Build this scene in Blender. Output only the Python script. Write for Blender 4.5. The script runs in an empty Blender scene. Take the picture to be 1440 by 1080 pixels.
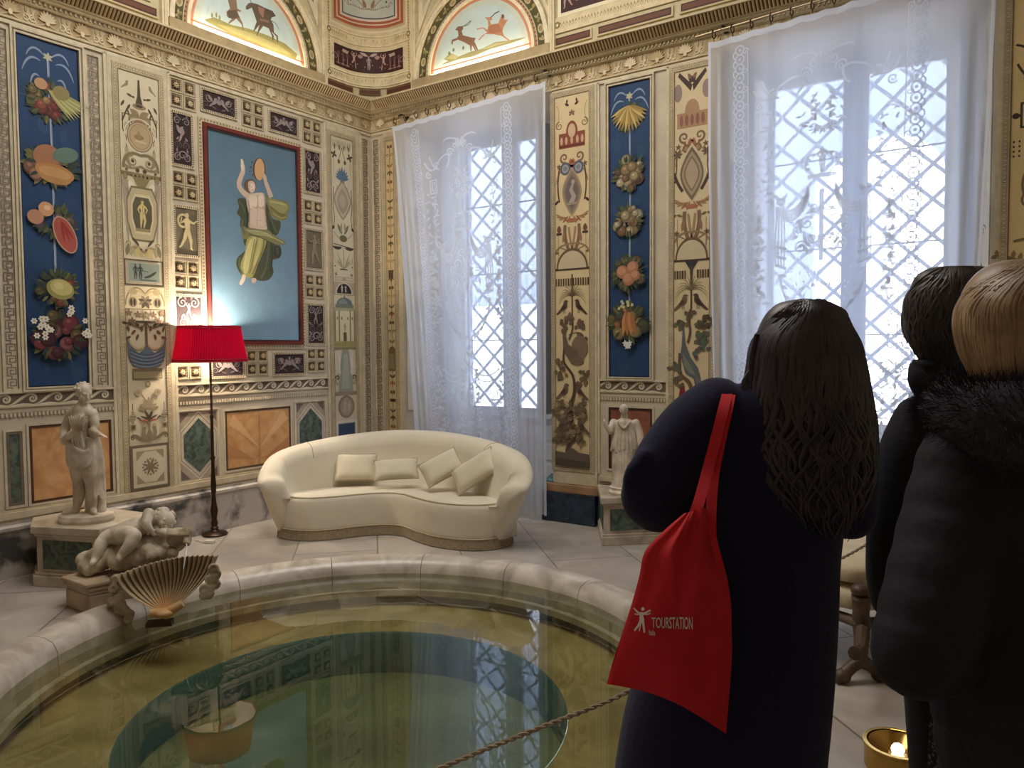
import bpy, bmesh, math, random
import numpy as np
from math import sin, cos, pi, radians, sqrt, atan2, hypot
from mathutils import Vector, Matrix
random.seed(7)
SC = bpy.context.scene
COL = SC.collection

# ------------------------------------------------------------------ camera frame
F_PX, CAM_H = 1065.0, 1.55
PITCH, ROLL, YAW = radians(2.73), radians(.41), radians(34.6)
CAM = Vector((5.77, -5.79, CAM_H))
FWD = Vector((-sin(YAW)*cos(PITCH), cos(YAW)*cos(PITCH), -sin(PITCH)))
R0 = FWD.cross(Vector((0, 0, 1))).normalized()
U0 = R0.cross(FWD)
CR = cos(ROLL)*R0 - sin(ROLL)*U0
CU = cos(ROLL)*U0 + sin(ROLL)*R0
FH = Vector((-sin(YAW), cos(YAW), 0))      # horizontal view direction
RH = Vector((cos(YAW), sin(YAW), 0))

def at(px, py, D):
    """the point seen at that pixel of the photograph, D metres deep"""
    return CAM + (FWD*F_PX + CR*(px-720) - CU*(py-540))*(D/F_PX)
def on_floor(px, py, z=0.0):
    d = FWD*F_PX + CR*(px-720) - CU*(py-540)
    return CAM + d*((z-CAM.z)/d.z)

# ------------------------------------------------------------------ colours / materials
def lin(c):
    out = []
    for k in c[:3]:
        k = k/255.0
        out.append(k/12.92 if k <= .04045 else ((k+.055)/1.055)**2.4)
    return (*out, 1.0)

def node(nt, t, **kw):
    n = nt.nodes.new(t)
    for k, v in kw.items():
        setattr(n, k, v)
    return n

def new_mat(name):
    m = bpy.data.materials.new(name)
    m.use_nodes = True
    nt = m.node_tree
    b = nt.nodes['Principled BSDF']
    return m, nt, b

def mat(name, col, rough=.6, metal=0, noise=.0, nscale=6, col2=None, bump=0, bscale=40, spec=.5, coat=0, sheen=0, distort=0, detail=4, ramp=(.35, .65)):
    m, nt, b = new_mat(name)
    b.inputs['Roughness'].default_value = rough
    b.inputs['Metallic'].default_value = metal
    b.inputs['Specular IOR Level'].default_value = spec
    b.inputs['Coat Weight'].default_value = coat
    b.inputs['Sheen Weight'].default_value = sheen
    tc = node(nt, 'ShaderNodeTexCoord')
    if col2 is not None or noise:
        n = node(nt, 'ShaderNodeTexNoise')
        n.inputs['Scale'].default_value = nscale
        n.inputs['Detail'].default_value = detail
        n.inputs['Distortion'].default_value = distort
        nt.links.new(tc.outputs['Object'], n.inputs['Vector'])
        r = node(nt, 'ShaderNodeValToRGB')
        c1 = lin(col)
        c2 = lin(col2) if col2 is not None else tuple(x*(1-noise) for x in c1[:3]) + (1,)
        r.color_ramp.elements[0].position, r.color_ramp.elements[1].position = ramp
        r.color_ramp.elements[0].color = c1
        r.color_ramp.elements[1].color = c2
        nt.links.new(n.outputs['Fac'], r.inputs['Fac'])
        nt.links.new(r.outputs['Color'], b.inputs['Base Color'])
    else:
        b.inputs['Base Color'].default_value = lin(col)
    if bump:
        n2 = node(nt, 'ShaderNodeTexNoise')
        n2.inputs['Scale'].default_value = bscale
        n2.inputs['Detail'].default_value = 5
        nt.links.new(tc.outputs['Object'], n2.inputs['Vector'])
        bp = node(nt, 'ShaderNodeBump')
        bp.inputs['Strength'].default_value = bump
        bp.inputs['Distance'].default_value = .01
        nt.links.new(n2.outputs['Fac'], bp.inputs['Height'])
        nt.links.new(bp.outputs['Normal'], b.inputs['Normal'])
    return m

def paint_mat(name, rough=.75, amount=.22, scale=9, spec=.3, bump=.15):
    """colours are the painted colours of the thing, with a mottled aged surface"""
    m, nt, b = new_mat(name)
    b.inputs['Roughness'].default_value = rough
    b.inputs['Specular IOR Level'].default_value = spec
    at_ = node(nt, 'ShaderNodeAttribute', attribute_name='col')
    g = node(nt, 'ShaderNodeNewGeometry')
    n = node(nt, 'ShaderNodeTexNoise')
    n.inputs['Scale'].default_value = scale
    n.inputs['Detail'].default_value = 6
    n.inputs['Roughness'].default_value = .65
    nt.links.new(g.outputs['Position'], n.inputs['Vector'])
    mr = node(nt, 'ShaderNodeMapRange')
    mr.inputs['From Min'].default_value = .3
    mr.inputs['From Max'].default_value = .7
    mr.inputs['To Min'].default_value = 1-amount
    mr.inputs['To Max'].default_value = 1+amount*.55
    nt.links.new(n.outputs['Fac'], mr.inputs['Value'])
    mx = node(nt, 'ShaderNodeMix', data_type='RGBA', blend_type='MULTIPLY')
    mx.inputs['Factor'].default_value = 1
    nt.links.new(at_.outputs['Color'], mx.inputs['A'])
    nt.links.new(mr.outputs['Result'], mx.inputs['B'])
    nt.links.new(mx.outputs['Result'], b.inputs['Base Color'])
    if bump:
        n2 = node(nt, 'ShaderNodeTexNoise')
        n2.inputs['Scale'].default_value = 90
        nt.links.new(g.outputs['Position'], n2.inputs['Vector'])
        bp = node(nt, 'ShaderNodeBump')
        bp.inputs['Strength'].default_value = bump
        bp.inputs['Distance'].default_value = .004
        nt.links.new(n2.outputs['Fac'], bp.inputs['Height'])
        nt.links.new(bp.outputs['Normal'], b.inputs['Normal'])
    return m

# ------------------------------------------------------------------ mesh builder
def pig(c, k=.20):
    """pigment colour, a little greyed with age"""
    l = .3*c[0]+.59*c[1]+.11*c[2]
    return lin(tuple(v+(l-v)*k for v in c[:3]))
class MB:
    def __init__(s):
        s.v, s.f, s.c, s.mi = [], [], [], []
    def add(s, verts, faces, col=(255, 255, 255), mi=0):
        b = len(s.v)
        s.v.extend(tuple(p) for p in verts)
        if col and isinstance(col[0], (tuple, list)):
            s.c.extend(pig(c) for c in col)
        else:
            s.c.extend([pig(col)]*len(verts))
        for f in faces:
            s.f.append([b+i for i in f]); s.mi.append(mi)
        return b
    def box(s, x0, x1, y0, y1, z0, z1, col=(255, 255, 255), mi=0, M=None):
        vs = [Vector(p) for p in ((x0,y0,z0),(x1,y0,z0),(x1,y1,z0),(x0,y1,z0),(x0,y0,z1),(x1,y0,z1),(x1,y1,z1),(x0,y1,z1))]
        if M is not None: vs = [M @ p for p in vs]
        s.add(vs, [(0,3,2,1),(4,5,6,7),(0,1,5,4),(1,2,6,5),(2,3,7,6),(3,0,4,7)], col, mi)
    def loft(s, rings, col=(255, 255, 255), closed=True, cap=True, mi=0):
        n = len(rings[0]); vs = [p for r in rings for p in r]; fs = []
        for i in range(len(rings)-1):
            for j in range(n if closed else n-1):
                a, b_ = i*n+j, i*n+(j+1) % n
                fs.append((a, b_, b_+n, a+n))
        if cap and closed:
            fs.append(tuple(reversed(range(n))))
            fs.append(tuple((len(rings)-1)*n+j for j in range(n)))
        s.add(vs, fs, col, mi)
    def tube(s, pts, rad, n=8, col=(255, 255, 255), closed=False, cap=True, mi=0, flat=1.0, up=None):
        pts = [Vector(p) for p in pts]
        m = len(pts)
        if not isinstance(rad, (list, tuple)): rad = [rad]*m
        prev = None; rings = []
        for i in range(m):
            if closed: t = pts[(i+1) % m]-pts[i-1]
            else: t = pts[min(i+1, m-1)]-pts[max(i-1, 0)]
            if t.length < 1e-9: t = Vector((0, 0, 1))
            t.normalize()
            if prev is None:
                a = up if up is not None else (Vector((0, 0, 1)) if abs(t.z) < .9 else Vector((1, 0, 0)))
                nx = t.cross(a).normalized()
            else:
                nx = (prev - t*prev.dot(t))
                nx = nx.normalized() if nx.length > 1e-6 else t.orthogonal().normalized()
            prev = nx; ny = t.cross(nx)
            r = rad[i]
            rings.append([pts[i]+nx*(r*cos(2*pi*k/n))+ny*(r*flat*sin(2*pi*k/n)) for k in range(n)])
        if closed:
            rings.append(rings[0])
            s.loft(rings, col, cap=False, mi=mi)
        else:
            s.loft(rings, col, cap=cap, mi=mi)
    def lathe(s, prof, n=24, c=(0, 0, 0), col=(255, 255, 255), cap=True, mi=0, a0=0, M=None):
        rings = []
        for r, z in prof:
            ring = [Vector((c[0]+r*cos(a0+2*pi*k/n), c[1]+r*sin(a0+2*pi*k/n), c[2]+z)) for k in range(n)]
            if M is not None: ring = [M @ p for p in ring]
            rings.append(ring)
        s.loft(rings, col, cap=cap, mi=mi)
    def ball(s, c, r, col=(255, 255, 255), n=12, m=8, M=None, mi=0):
        if not isinstance(r, (tuple, list)): r = (r, r, r)
        c = Vector(c); rings = []
        for i in range(m+1):
            a = -pi/2+pi*i/m
            k = max(cos(a), .02)
            ring = [Vector((r[0]*k*cos(2*pi*j/n), r[1]*k*sin(2*pi*j/n), r[2]*sin(a))) for j in range(n)]
            if M is not None: ring = [M @ p for p in ring]
            rings.append([c+p for p in ring])
        s.loft(rings, col, mi=mi)
    def prism(s, poly, z0, z1, col=(255, 255, 255), mi=0, axis='z', off=(0, 0, 0)):
        n = len(poly)
        def P(p, h):
            q = {'z': (p[0], p[1], h), 'y': (p[0], h, p[1]), 'x': (h, p[0], p[1])}[axis]
            return Vector(q)+Vector(off)
        vs = [P(p, z0) for p in poly]+[P(p, z1) for p in poly]
        fs = [tuple(reversed(range(n))), tuple(range(n, 2*n))]
        fs += [(i, (i+1) % n, n+(i+1) % n, n+i) for i in range(n)]
        s.add(vs, fs, col, mi)
    def ellrings(s, rings, n=20, col=(255, 255, 255), X=None, Y=None, sup=2.0):
        """rings of (centre, rx, ry) stacked along z, X/Y the horizontal axes"""
        X = X or Vector((1, 0, 0)); Y = Y or Vector((0, 1, 0)); out = []
        for c, rx, ry in rings:
            c = Vector(c); r = []
            for k in range(n):
                a = 2*pi*k/n; ca, sa = cos(a), sin(a)
                e = 2/sup
                r.append(c+X*(rx*math.copysign(abs(ca)**e, ca))+Y*(ry*math.copysign(abs(sa)**e, sa)))
            out.append(r)
        s.loft(out, col)
    def build(s, name, m, parent=None, smooth=False, bevel=0, subsurf=0, remesh=0, smooth_it=0, loc=None, angle=40, autosmooth=True, recalc=True):
        me = bpy.data.meshes.new(name)
        me.from_pydata([tuple(p) for p in s.v], [], s.f)
        ms = m if isinstance(m, (list, tuple)) else [m]
        for q in ms: me.materials.append(q)
        if len(ms) > 1: me.polygons.foreach_set('material_index', s.mi)
        a = me.attributes.new('col', 'FLOAT_COLOR', 'POINT')
        a.data.foreach_set('color', np.array(s.c, dtype=np.float32).ravel())
        if recalc:
            bm = bmesh.new(); bm.from_mesh(me)
            bmesh.ops.recalc_face_normals(bm, faces=bm.faces)
            bm.to_mesh(me); bm.free()
        if smooth:
            me.polygons.foreach_set('use_smooth', [True]*len(me.polygons))
            if autosmooth and not remesh and not subsurf:
                me.set_sharp_from_angle(angle=radians(angle))
        me.update()
        o = bpy.data.objects.new(name, me)
        COL.objects.link(o)
        if parent: o.parent = parent
        if loc: o.location = loc
        if remesh:
            d = o.modifiers.new('r', 'REMESH'); d.mode = 'VOXEL'; d.voxel_size = remesh; d.use_smooth_shade = True
        if smooth_it:
            d = o.modifiers.new('s', 'SMOOTH'); d.iterations = smooth_it; d.factor = .5
        if bevel:
            d = o.modifiers.new('b', 'BEVEL'); d.width = bevel; d.segments = 2; d.limit_method = 'ANGLE'; d.angle_limit = radians(35)
        if subsurf:
            d = o.modifiers.new('u', 'SUBSURF'); d.levels = subsurf; d.render_levels = subsurf
        return o

# ------------------------------------------------------------------ object tree
def tag(o, label=None, cat=None, group=None, kind=None):
    if label: o['label'] = label
    if cat: o['category'] = cat
    if group: o['group'] = group
    if kind: o['kind'] = kind
    return o
def thing(name, label, cat, loc=(0, 0, 0), rot=(0, 0, 0), group=None):
    o = bpy.data.objects.new(name, None)
    COL.objects.link(o)
    o.location = loc; o.rotation_euler = rot; o.empty_display_size = .1
    return tag(o, label, cat, group)
def struct(name, mb, m, **kw):
    o = mb.build(name, m, **kw); o['kind'] = 'structure'; return o

ROT_L = Matrix(((0, 0, 1), (1, 0, 0), (0, 1, 0))).to_euler()      # panel axes (u,v,w) -> left wall
ROT_B = Matrix(((1, 0, 0), (0, 0, -1), (0, 1, 0))).to_euler()     # -> window wall
def wall_thing(wall, name, label, cat, u, z, p=0.0, group=None):
    loc = (p, u, z) if wall == 'L' else (u, -p, z)
    return thing(name, label, cat, loc, ROT_L if wall == 'L' else ROT_B, group)

# ------------------------------------------------------------------ painting / relief on a flat panel (u right, v up, w out)
class Paint(MB):
    STEP = .00005
    def __init__(s, w=.002, fn=None):
        super().__init__(); s.w = w; s.sym = None; s.fn = fn; s.org = (0, 0)
    def _raw(s, pts, col, h):
        ar = sum(pts[i-1][0]*pts[i][1]-pts[i][0]*pts[i-1][1] for i in range(len(pts)))
        grad = isinstance(col[0], (tuple, list))
        if ar < 0:
            pts = pts[::-1]
            if grad: col = col[::-1]
        n = len(pts)
        if not h:
            s.add([(x, y, s.w) for x, y in pts], [tuple(range(n))], col)
        else:
            vs = [(x, y, s.w) for x, y in pts]+[(x, y, s.w+h) for x, y in pts]
            s.add(vs, [tuple(range(n, 2*n))]+[(i, (i+1) % n, n+(i+1) % n, n+i) for i in range(n)], list(col)+list(col) if grad else col)
    def poly(s, pts, col, h=0):
        s.w += s.STEP
        s._raw(pts, col, h)
        if s.sym is not None and abs(sum(p[0] for p in pts)/len(pts)-s.sym) > .0015:
            s._raw([(2*s.sym-x, y) for x, y in pts], col, h)
    def strip(s, pts, wd, col, h=0):
        n = len(pts)
        if n < 2: return
        if not isinstance(wd, (list, tuple)): wd = [wd]*n
        L, R = [], []
        for i in range(n):
            a, b = pts[max(i-1, 0)], pts[min(i+1, n-1)]
            dx, dy = b[0]-a[0], b[1]-a[1]; l = hypot(dx, dy) or 1
            nx, ny = -dy/l*wd[i]/2, dx/l*wd[i]/2
            L.append((pts[i][0]+nx, pts[i][1]+ny)); R.append((pts[i][0]-nx, pts[i][1]-ny))
        s.w += s.STEP
        for mir in ((False,) if s.sym is None or abs(sum(p[0] for p in pts)/n-s.sym) < .0015 else (False, True)):
            vs = []
            for l, r in zip(L, R):
                for p in (l, r):
                    vs.append((2*s.sym-p[0] if mir else p[0], p[1], s.w+h))
            fs = [((2*i, 2*i+1, 2*i+3, 2*i+2) if not mir else (2*i, 2*i+2, 2*i+3, 2*i+1)) for i in range(n-1)]
            if h:
                k = len(vs)
                vs += [(v[0], v[1], s.w) for v in vs]
                for i in range(n-1):
                    fs += [(2*i, 2*i+2, k+2*i+2, k+2*i), (2*i+1, 2*i+3, k+2*i+3, k+2*i+1)]
                fs += [(0, 1, k+1, k), (2*n-2, 2*n-1, k+2*n-1, k+2*n-2)]
            s.add(vs, fs, col)
    def bez(s, p, wd, col, n=14, h=0, taper=None):
        pts = bez(p, n)
        if taper:
            wds = [wd*(taper[0]+(1-taper[0])*min(1, 2*i/n))*(taper[1]+(1-taper[1])*min(1, 2*(n-i)/n)) for i in range(n+1)]
        else: wds = wd
        s.strip(pts, wds, col, h)
    def rect(s, x0, y0, x1, y1, col, h=0): s.poly([(x0, y0), (x1, y0), (x1, y1), (x0, y1)], col, h)
    def frame(s, x0, y0, x1, y1, t, col, h=0):
        s.w += s.STEP
        o = [(x0, y0), (x1, y0), (x1, y1), (x0, y1)]; i = [(x0+t, y0+t), (x1-t, y0+t), (x1-t, y1-t), (x0+t, y1-t)]
        for k in range(4):
            j = (k+1) % 4
            s._raw([o[k], o[j], i[j], i[k]], col, h)
    def ell(s, cx, cy, rx, ry, col, rot=0, n=20, h=0, a0=0, a1=2*pi):
        full = abs(a1-a0-2*pi) < 1e-6; pts = []
        for k in range(n if full else n+1):
            a = a0+(a1-a0)*k/n; x, y = rx*cos(a), ry*sin(a)
            pts.append((cx+x*cos(rot)-y*sin(rot), cy+x*sin(rot)+y*cos(rot)))
        s.poly(pts, col, h)
    def ring(s, cx, cy, rx, ry, t, col, n=26, h=0, a0=0, a1=2*pi):
        s.strip([(cx+rx*cos(a0+(a1-a0)*k/n), cy+ry*sin(a0+(a1-a0)*k/n)) for k in range(n+1)], t, col, h)
    def spiral(s, cx, cy, r, turns, a0, sgn, wd, col, n=None, h=0, r1=.12):
        n = n or int(12*turns)+6
        pts = [(cx+r*(1-(1-r1)*k/n)*cos(a0+sgn*2*pi*turns*k/n), cy+r*(1-(1-r1)*k/n)*sin(a0+sgn*2*pi*turns*k/n)) for k in range(n+1)]
        s.strip(pts, [wd*(1-.5*k/n) for k in range(n+1)], col, h)
    def leaf(s, x, y, ang, ln, wd, col, h=0, curl=0):
        n = 6; L, R = [], []
        for k in range(n+1):
            t = k/n; a = ang+curl*t
            px, py = x+ln*t*cos(ang+curl*t*.5), y+ln*t*sin(ang+curl*t*.5)
            wv = wd*.5*sin(pi*t)**.8*(1.15-.4*t) if 0 < t < 1 else 0
            L.append((px-sin(a)*wv, py+cos(a)*wv)); R.append((px+sin(a)*wv, py-cos(a)*wv))
        s.poly(L+R[::-1][1:-1], col, h)
    def row(s, x0, y0, x1, y1, step, wd, ht, col, h=0):
        """a row of small beads or dentils"""
        L = hypot(x1-x0, y1-y0); n = max(1, int(L/step)); sy = s.sym; s.sym = None
        dx, dy = (x1-x0)/L, (y1-y0)/L
        for i in range(n):
            cx, cy = x0+(x1-x0)*(i+.5)/n, y0+(y1-y0)*(i+.5)/n
            a, b = wd/2, ht/2
            s.w -= s.STEP
            s.poly([(cx-dx*a+dy*b, cy-dy*a-dx*b), (cx+dx*a+dy*b, cy+dy*a-dx*b), (cx+dx*a-dy*b, cy+dy*a+dx*b), (cx-dx*a-dy*b, cy-dy*a+dx*b)], col, h)
        s.w += s.STEP; s.sym = sy
    def beadframe(s, x0, y0, x1, y1, step, wd, ht, col, h=0):
        s.row(x0, y0, x1, y0, step, wd, ht, col, h); s.row(x0, y1, x1, y1, step, wd, ht, col, h)
        s.row(x0, y0, x0, y1, step, wd, ht, col, h); s.row(x1, y0, x1, y1, step, wd, ht, col, h)

def bez(p, n=14):
    out = []
    for k in range(n+1):
        t = k/n
        if len(p) == 3:
            c = ((1-t)**2, 2*t*(1-t), t*t)
        else:
            c = ((1-t)**3, 3*t*(1-t)**2, 3*t*t*(1-t), t**3)
        out.append((sum(a*q[0] for a, q in zip(c, p)), sum(a*q[1] for a, q in zip(c, p))))
    return out
def smooth_pts(p, n=6, closed=False):
    """Catmull-Rom through the points, any dimension"""
    P = [np.array(q, float) for q in p]; m = len(P); out = []
    rng = m if closed else m-1
    for i in range(rng):
        p0 = P[i-1] if (i > 0 or closed) else P[0]
        p1 = P[i]; p2 = P[(i+1) % m]
        p3 = P[(i+2) % m] if (closed or i+2 < m) else P[-1]
        for k in range(n):
            t = k/n
            out.append(tuple(.5*((2*p1)+(-p0+p2)*t+(2*p0-5*p1+4*p2-p3)*t*t+(-p0+3*p1-3*p2+p3)*t**3)))
    if not closed: out.append(tuple(P[-1]))
    return out
# ------------------------------------------------------------------ materials
M_PAINT = paint_mat('aged_wall_paint')
M_RELIEF = paint_mat('stucco_relief', rough=.8, amount=.18, scale=14)
M_FRESCO = paint_mat('fresco', rough=.6, amount=.10, scale=5, bump=.05)
M_PLASTER = mat('cream_plaster', (204, 191, 168), .8, noise=.18, nscale=3, bump=.2)
M_CEIL = mat('vault_plaster', (222, 208, 178), .85, noise=.12, nscale=2)
M_STONE = mat('carved_limestone', (194, 174, 148), .75, col2=(160, 138, 112), nscale=5, bump=.25, bscale=60)
M_WHITE_MARBLE = mat('white_marble', (205, 192, 172), .35, col2=(165, 150, 130), nscale=5, distort=1.2, bump=.05)
M_STATUE = mat('weathered_statue_marble', (226, 214, 196), .5, col2=(176, 160, 138), nscale=9, bump=.15, bscale=70)
M_ROCKSTONE = mat('old_fountain_stone', (202, 188, 164), .75, col2=(140, 122, 98), nscale=9, bump=.4, bscale=50)
M_COPING = mat('pool_marble', (216, 206, 192), .28, col2=(170, 158, 144), nscale=3.5, distort=1.5, detail=6, spec=.6)
M_POOLWALL = mat('submerged_marble', (140, 150, 138), .6, col2=(112, 122, 110), nscale=4)
M_SHELF = mat('submerged_yellow_stone', (196, 172, 122), .7, col2=(162, 140, 96), nscale=3, distort=.8)
M_WELL = mat('submerged_green_tile', (126, 138, 100), .7, col2=(98, 110, 78), nscale=2)
M_WELLWALL = mat('submerged_teal_wall', (108, 148, 154), .7, col2=(84, 124, 130), nscale=3)
M_GREENMARBLE = mat('painted_green_marble', (96, 112, 98), .6, col2=(48, 60, 56), nscale=14, distort=1.5, detail=8)
M_ORANGE = mat('painted_yellow_marble', (206, 160, 108), .6, col2=(184, 130, 80), nscale=5, distort=2.0, detail=6)
M_REDSTONE = mat('painted_red_stone', (150, 92, 66), .7, col2=(118, 66, 46), nscale=6, distort=1)
M_BLUESTONE = mat('painted_blue_marble', (44, 58, 78), .6, col2=(24, 32, 46), nscale=10, distort=1.5, detail=7)
M_TEAL = mat('painted_teal_marble', (96, 150, 150), .6, col2=(60, 100, 104), nscale=12, distort=1)
M_TANBAND = mat('tan_band', (170, 134, 96), .7, col2=(140, 104, 70), nscale=6)
M_ROUGHBASE = mat('peeling_base_plaster', (188, 180, 172), .85, col2=(72, 70, 70), nscale=4.5, distort=.3, detail=14, ramp=(.46, .62), bump=.5)
M_SOFA = mat('cream_velvet', (226, 216, 194), .7, noise=.08, nscale=4, sheen=.3, bump=.08, bscale=160)
M_PIPING = mat('cream_piping', (182, 166, 136), .7)
M_FRINGE = mat('beige_fringe', (172, 154, 128), .85, noise=.3, nscale=60, bump=.4, bscale=120)
M_CUSHION = mat('cream_linen', (222, 212, 188), .8, noise=.08, nscale=8, bump=.15, bscale=200)
M_BRONZE = mat('dark_bronze', (70, 50, 34), .4, metal=.7, noise=.3, nscale=20)
M_IRON = mat('dark_iron', (58, 44, 36), .5, metal=.4)
M_BRASS = mat('polished_brass', (196, 158, 84), .18, metal=1.0, noise=.1)
M_RODMETAL = mat('curtain_rod_metal', (170, 150, 120), .35, metal=.8)
M_WHITEWOOD = mat('white_painted_wood', (214, 218, 226), .5, noise=.05)
M_GREYWOOD = mat('grey_painted_window_wood', (172, 178, 192), .5, noise=.06)
M_LATTICE = mat('grey_painted_lattice', (168, 178, 194), .5)
M_WHITEPLASTIC = mat('white_plastic', (222, 216, 204), .4)
M_WOOD = mat('carved_dark_wood', (92, 70, 52), .5, col2=(58, 42, 32), nscale=8, bump=.3)
M_HAIRBROWN = mat('dark_brown_hair', (26, 20, 34), .42, col2=(47, 35, 51), nscale=18, spec=.6)
M_HAIRBLACK = mat('nearly_black_hair', (24, 18, 24), .42, col2=(40, 28, 32), nscale=16, spec=.6)
M_HAIRBLOND = mat('blonde_hair', (172, 142, 106), .42, col2=(132, 104, 76), nscale=22, spec=.5)
M_NAVY = mat('navy_wool', (17, 21, 58), .95, noise=.2, nscale=30, sheen=.06, bump=.2, bscale=90)
M_BLACKCOAT = mat('black_cloth', (11, 13, 26), .9, noise=.2, nscale=20, bump=.25, bscale=50)
M_PUFFER = mat('dark_quilted_nylon', (9, 12, 32), .8, noise=.2, nscale=12, bump=.3, bscale=30)
M_FUR = mat('dark_fur', (18, 20, 34), .85, col2=(40, 40, 54), nscale=60)
M_SKIN = mat('skin', (206, 158, 130), .5, noise=.08, nscale=12)
M_LEGWEAR = mat('black_trousers', (18, 18, 22), .85)
M_SHOE = mat('black_leather', (16, 15, 16), .4)
M_RED = mat('red_canvas', (208, 28, 42), .8, noise=.12, nscale=10, bump=.12, bscale=220)
M_PRINT = mat('white_print', (236, 226, 222), .7)
M_ROPE = mat('beige_rope', (170, 152, 126), .85, noise=.25, nscale=60)
M_MATTRESS = mat('cream_mattress', (206, 190, 158), .85, noise=.12, nscale=8, bump=.2, bscale=60)
M_EXT = mat('sunlit_white_render', (220, 226, 236), .9, noise=.06)  # no sun lamp outside; the sunlit tone is put into this white
M_EXTSHADE = mat('shaded_blue_render', (116, 130, 158), .9, noise=.06)  # pale blue facade, its shade put into the colour as a darker tone

# tweed skirt: small light flecks on black
M_TWEED, nt, b = new_mat('flecked_boucle')
tc = node(nt, 'ShaderNodeTexCoord'); vo = node(nt, 'ShaderNodeTexVoronoi'); vo.inputs['Scale'].default_value = 85
nt.links.new(tc.outputs['Object'], vo.inputs['Vector'])
r = node(nt, 'ShaderNodeValToRGB'); r.color_ramp.elements[0].color = lin((120, 100, 96)); r.color_ramp.elements[1].color = lin((18, 16, 20))
r.color_ramp.elements[0].position = .12; r.color_ramp.elements[1].position = .42
nt.links.new(vo.outputs['Distance'], r.inputs['Fac']); nt.links.new(r.outputs['Color'], b.inputs['Base Color'])
bp = node(nt, 'ShaderNodeBump'); bp.inputs['Strength'].default_value = .8; bp.invert = True
nt.links.new(vo.outputs['Distance'], bp.inputs['Height']); nt.links.new(bp.outputs['Normal'], b.inputs['Normal'])
b.inputs['Roughness'].default_value = .9

# floor: large grey-beige marble slabs
M_FLOOR, nt, b = new_mat('marble_floor')
tc = node(nt, 'ShaderNodeTexCoord')
mp = node(nt, 'ShaderNodeMapping'); mp.inputs['Rotation'].default_value = (0, 0, radians(45))
nt.links.new(tc.outputs['Object'], mp.inputs['Vector'])
br = node(nt, 'ShaderNodeTexBrick'); br.offset = .5
for k, v in (('Scale', 1), ('Mortar Size', .006), ('Brick Width', 1.15), ('Row Height', .62), ('Mortar Smooth', .2)): br.inputs[k].default_value = v
br.inputs['Color1'].default_value = lin((190, 181, 170)); br.inputs['Color2'].default_value = lin((172, 163, 152)); br.inputs['Mortar'].default_value = lin((128, 116, 106))
nt.links.new(mp.outputs['Vector'], br.inputs['Vector'])
no = node(nt, 'ShaderNodeTexNoise'); no.inputs['Scale'].default_value = 2.2; no.inputs['Detail'].default_value = 8; no.inputs['Distortion'].default_value = 1.4
nt.links.new(tc.outputs['Object'], no.inputs['Vector'])
mr = node(nt, 'ShaderNodeMapRange'); mr.inputs['From Min'].default_value = .3; mr.inputs['From Max'].default_value = .7; mr.inputs['To Min'].default_value = .72; mr.inputs['To Max'].default_value = 1.12
nt.links.new(no.outputs['Fac'], mr.inputs['Value'])
mx = node(nt, 'ShaderNodeMix', data_type='RGBA', blend_type='MULTIPLY'); mx.inputs['Factor'].default_value = 1
nt.links.new(br.outputs['Color'], mx.inputs['A']); nt.links.new(mr.outputs['Result'], mx.inputs['B']); nt.links.new(mx.outputs['Result'], b.inputs['Base Color'])
b.inputs['Roughness'].default_value = .3

# still water: mirror-like by its fresnel, tinted and see-through below
M_WATER, nt, b = new_mat('pool_water')
nt.nodes.remove(b)
out = nt.nodes['Material Output']
tr = node(nt, 'ShaderNodeBsdfTransparent'); tr.inputs['Color'].default_value = (.72, .76, .64, 1)
gl = node(nt, 'ShaderNodeBsdfGlossy'); gl.inputs['Roughness'].default_value = .0
fr = node(nt, 'ShaderNodeFresnel'); fr.inputs['IOR'].default_value = 1.62
tc = node(nt, 'ShaderNodeTexCoord'); no = node(nt, 'ShaderNodeTexNoise'); no.inputs['Scale'].default_value = 7; no.inputs['Detail'].default_value = 2
nt.links.new(tc.outputs['Object'], no.inputs['Vector'])
bp = node(nt, 'ShaderNodeBump'); bp.inputs['Strength'].default_value = .012; bp.inputs['Distance'].default_value = .02
nt.links.new(no.outputs['Fac'], bp.inputs['Height']); nt.links.new(bp.outputs['Normal'], gl.inputs['Normal']); nt.links.new(bp.outputs['Normal'], fr.inputs['Normal'])
ms = node(nt, 'ShaderNodeMixShader')
nt.links.new(fr.outputs['Fac'], ms.inputs['Fac']); nt.links.new(tr.outputs['BSDF'], ms.inputs[1]); nt.links.new(gl.outputs['BSDF'], ms.inputs[2])
nt.links.new(ms.outputs['Shader'], out.inputs['Surface'])

def sheer(name, dens, col=(232, 236, 246), through=.72):
    m, nt, b = new_mat(name); nt.nodes.remove(b); out = nt.nodes['Material Output']
    t = node(nt, 'ShaderNodeBsdfTransparent')
    d = node(nt, 'ShaderNodeBsdfDiffuse'); d.inputs['Color'].default_value = lin(col)
    l = node(nt, 'ShaderNodeBsdfTranslucent'); l.inputs['Color'].default_value = lin(col)
    a = node(nt, 'ShaderNodeMixShader'); a.inputs['Fac'].default_value = through
    nt.links.new(d.outputs['BSDF'], a.inputs[1]); nt.links.new(l.outputs['BSDF'], a.inputs[2])
    c = node(nt, 'ShaderNodeMixShader'); c.inputs['Fac'].default_value = dens
    nt.links.new(t.outputs['BSDF'], c.inputs[1]); nt.links.new(a.outputs['Shader'], c.inputs[2])
    nt.links.new(c.outputs['Shader'], out.inputs['Surface'])
    return m
M_SHEER = sheer('sheer_white_voile', .57, (240, 243, 250))
M_LACE = sheer('white_lace_thread', .9, (228, 233, 243), .36)
M_PANE = sheer('hazy_window_glass', .06)

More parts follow.
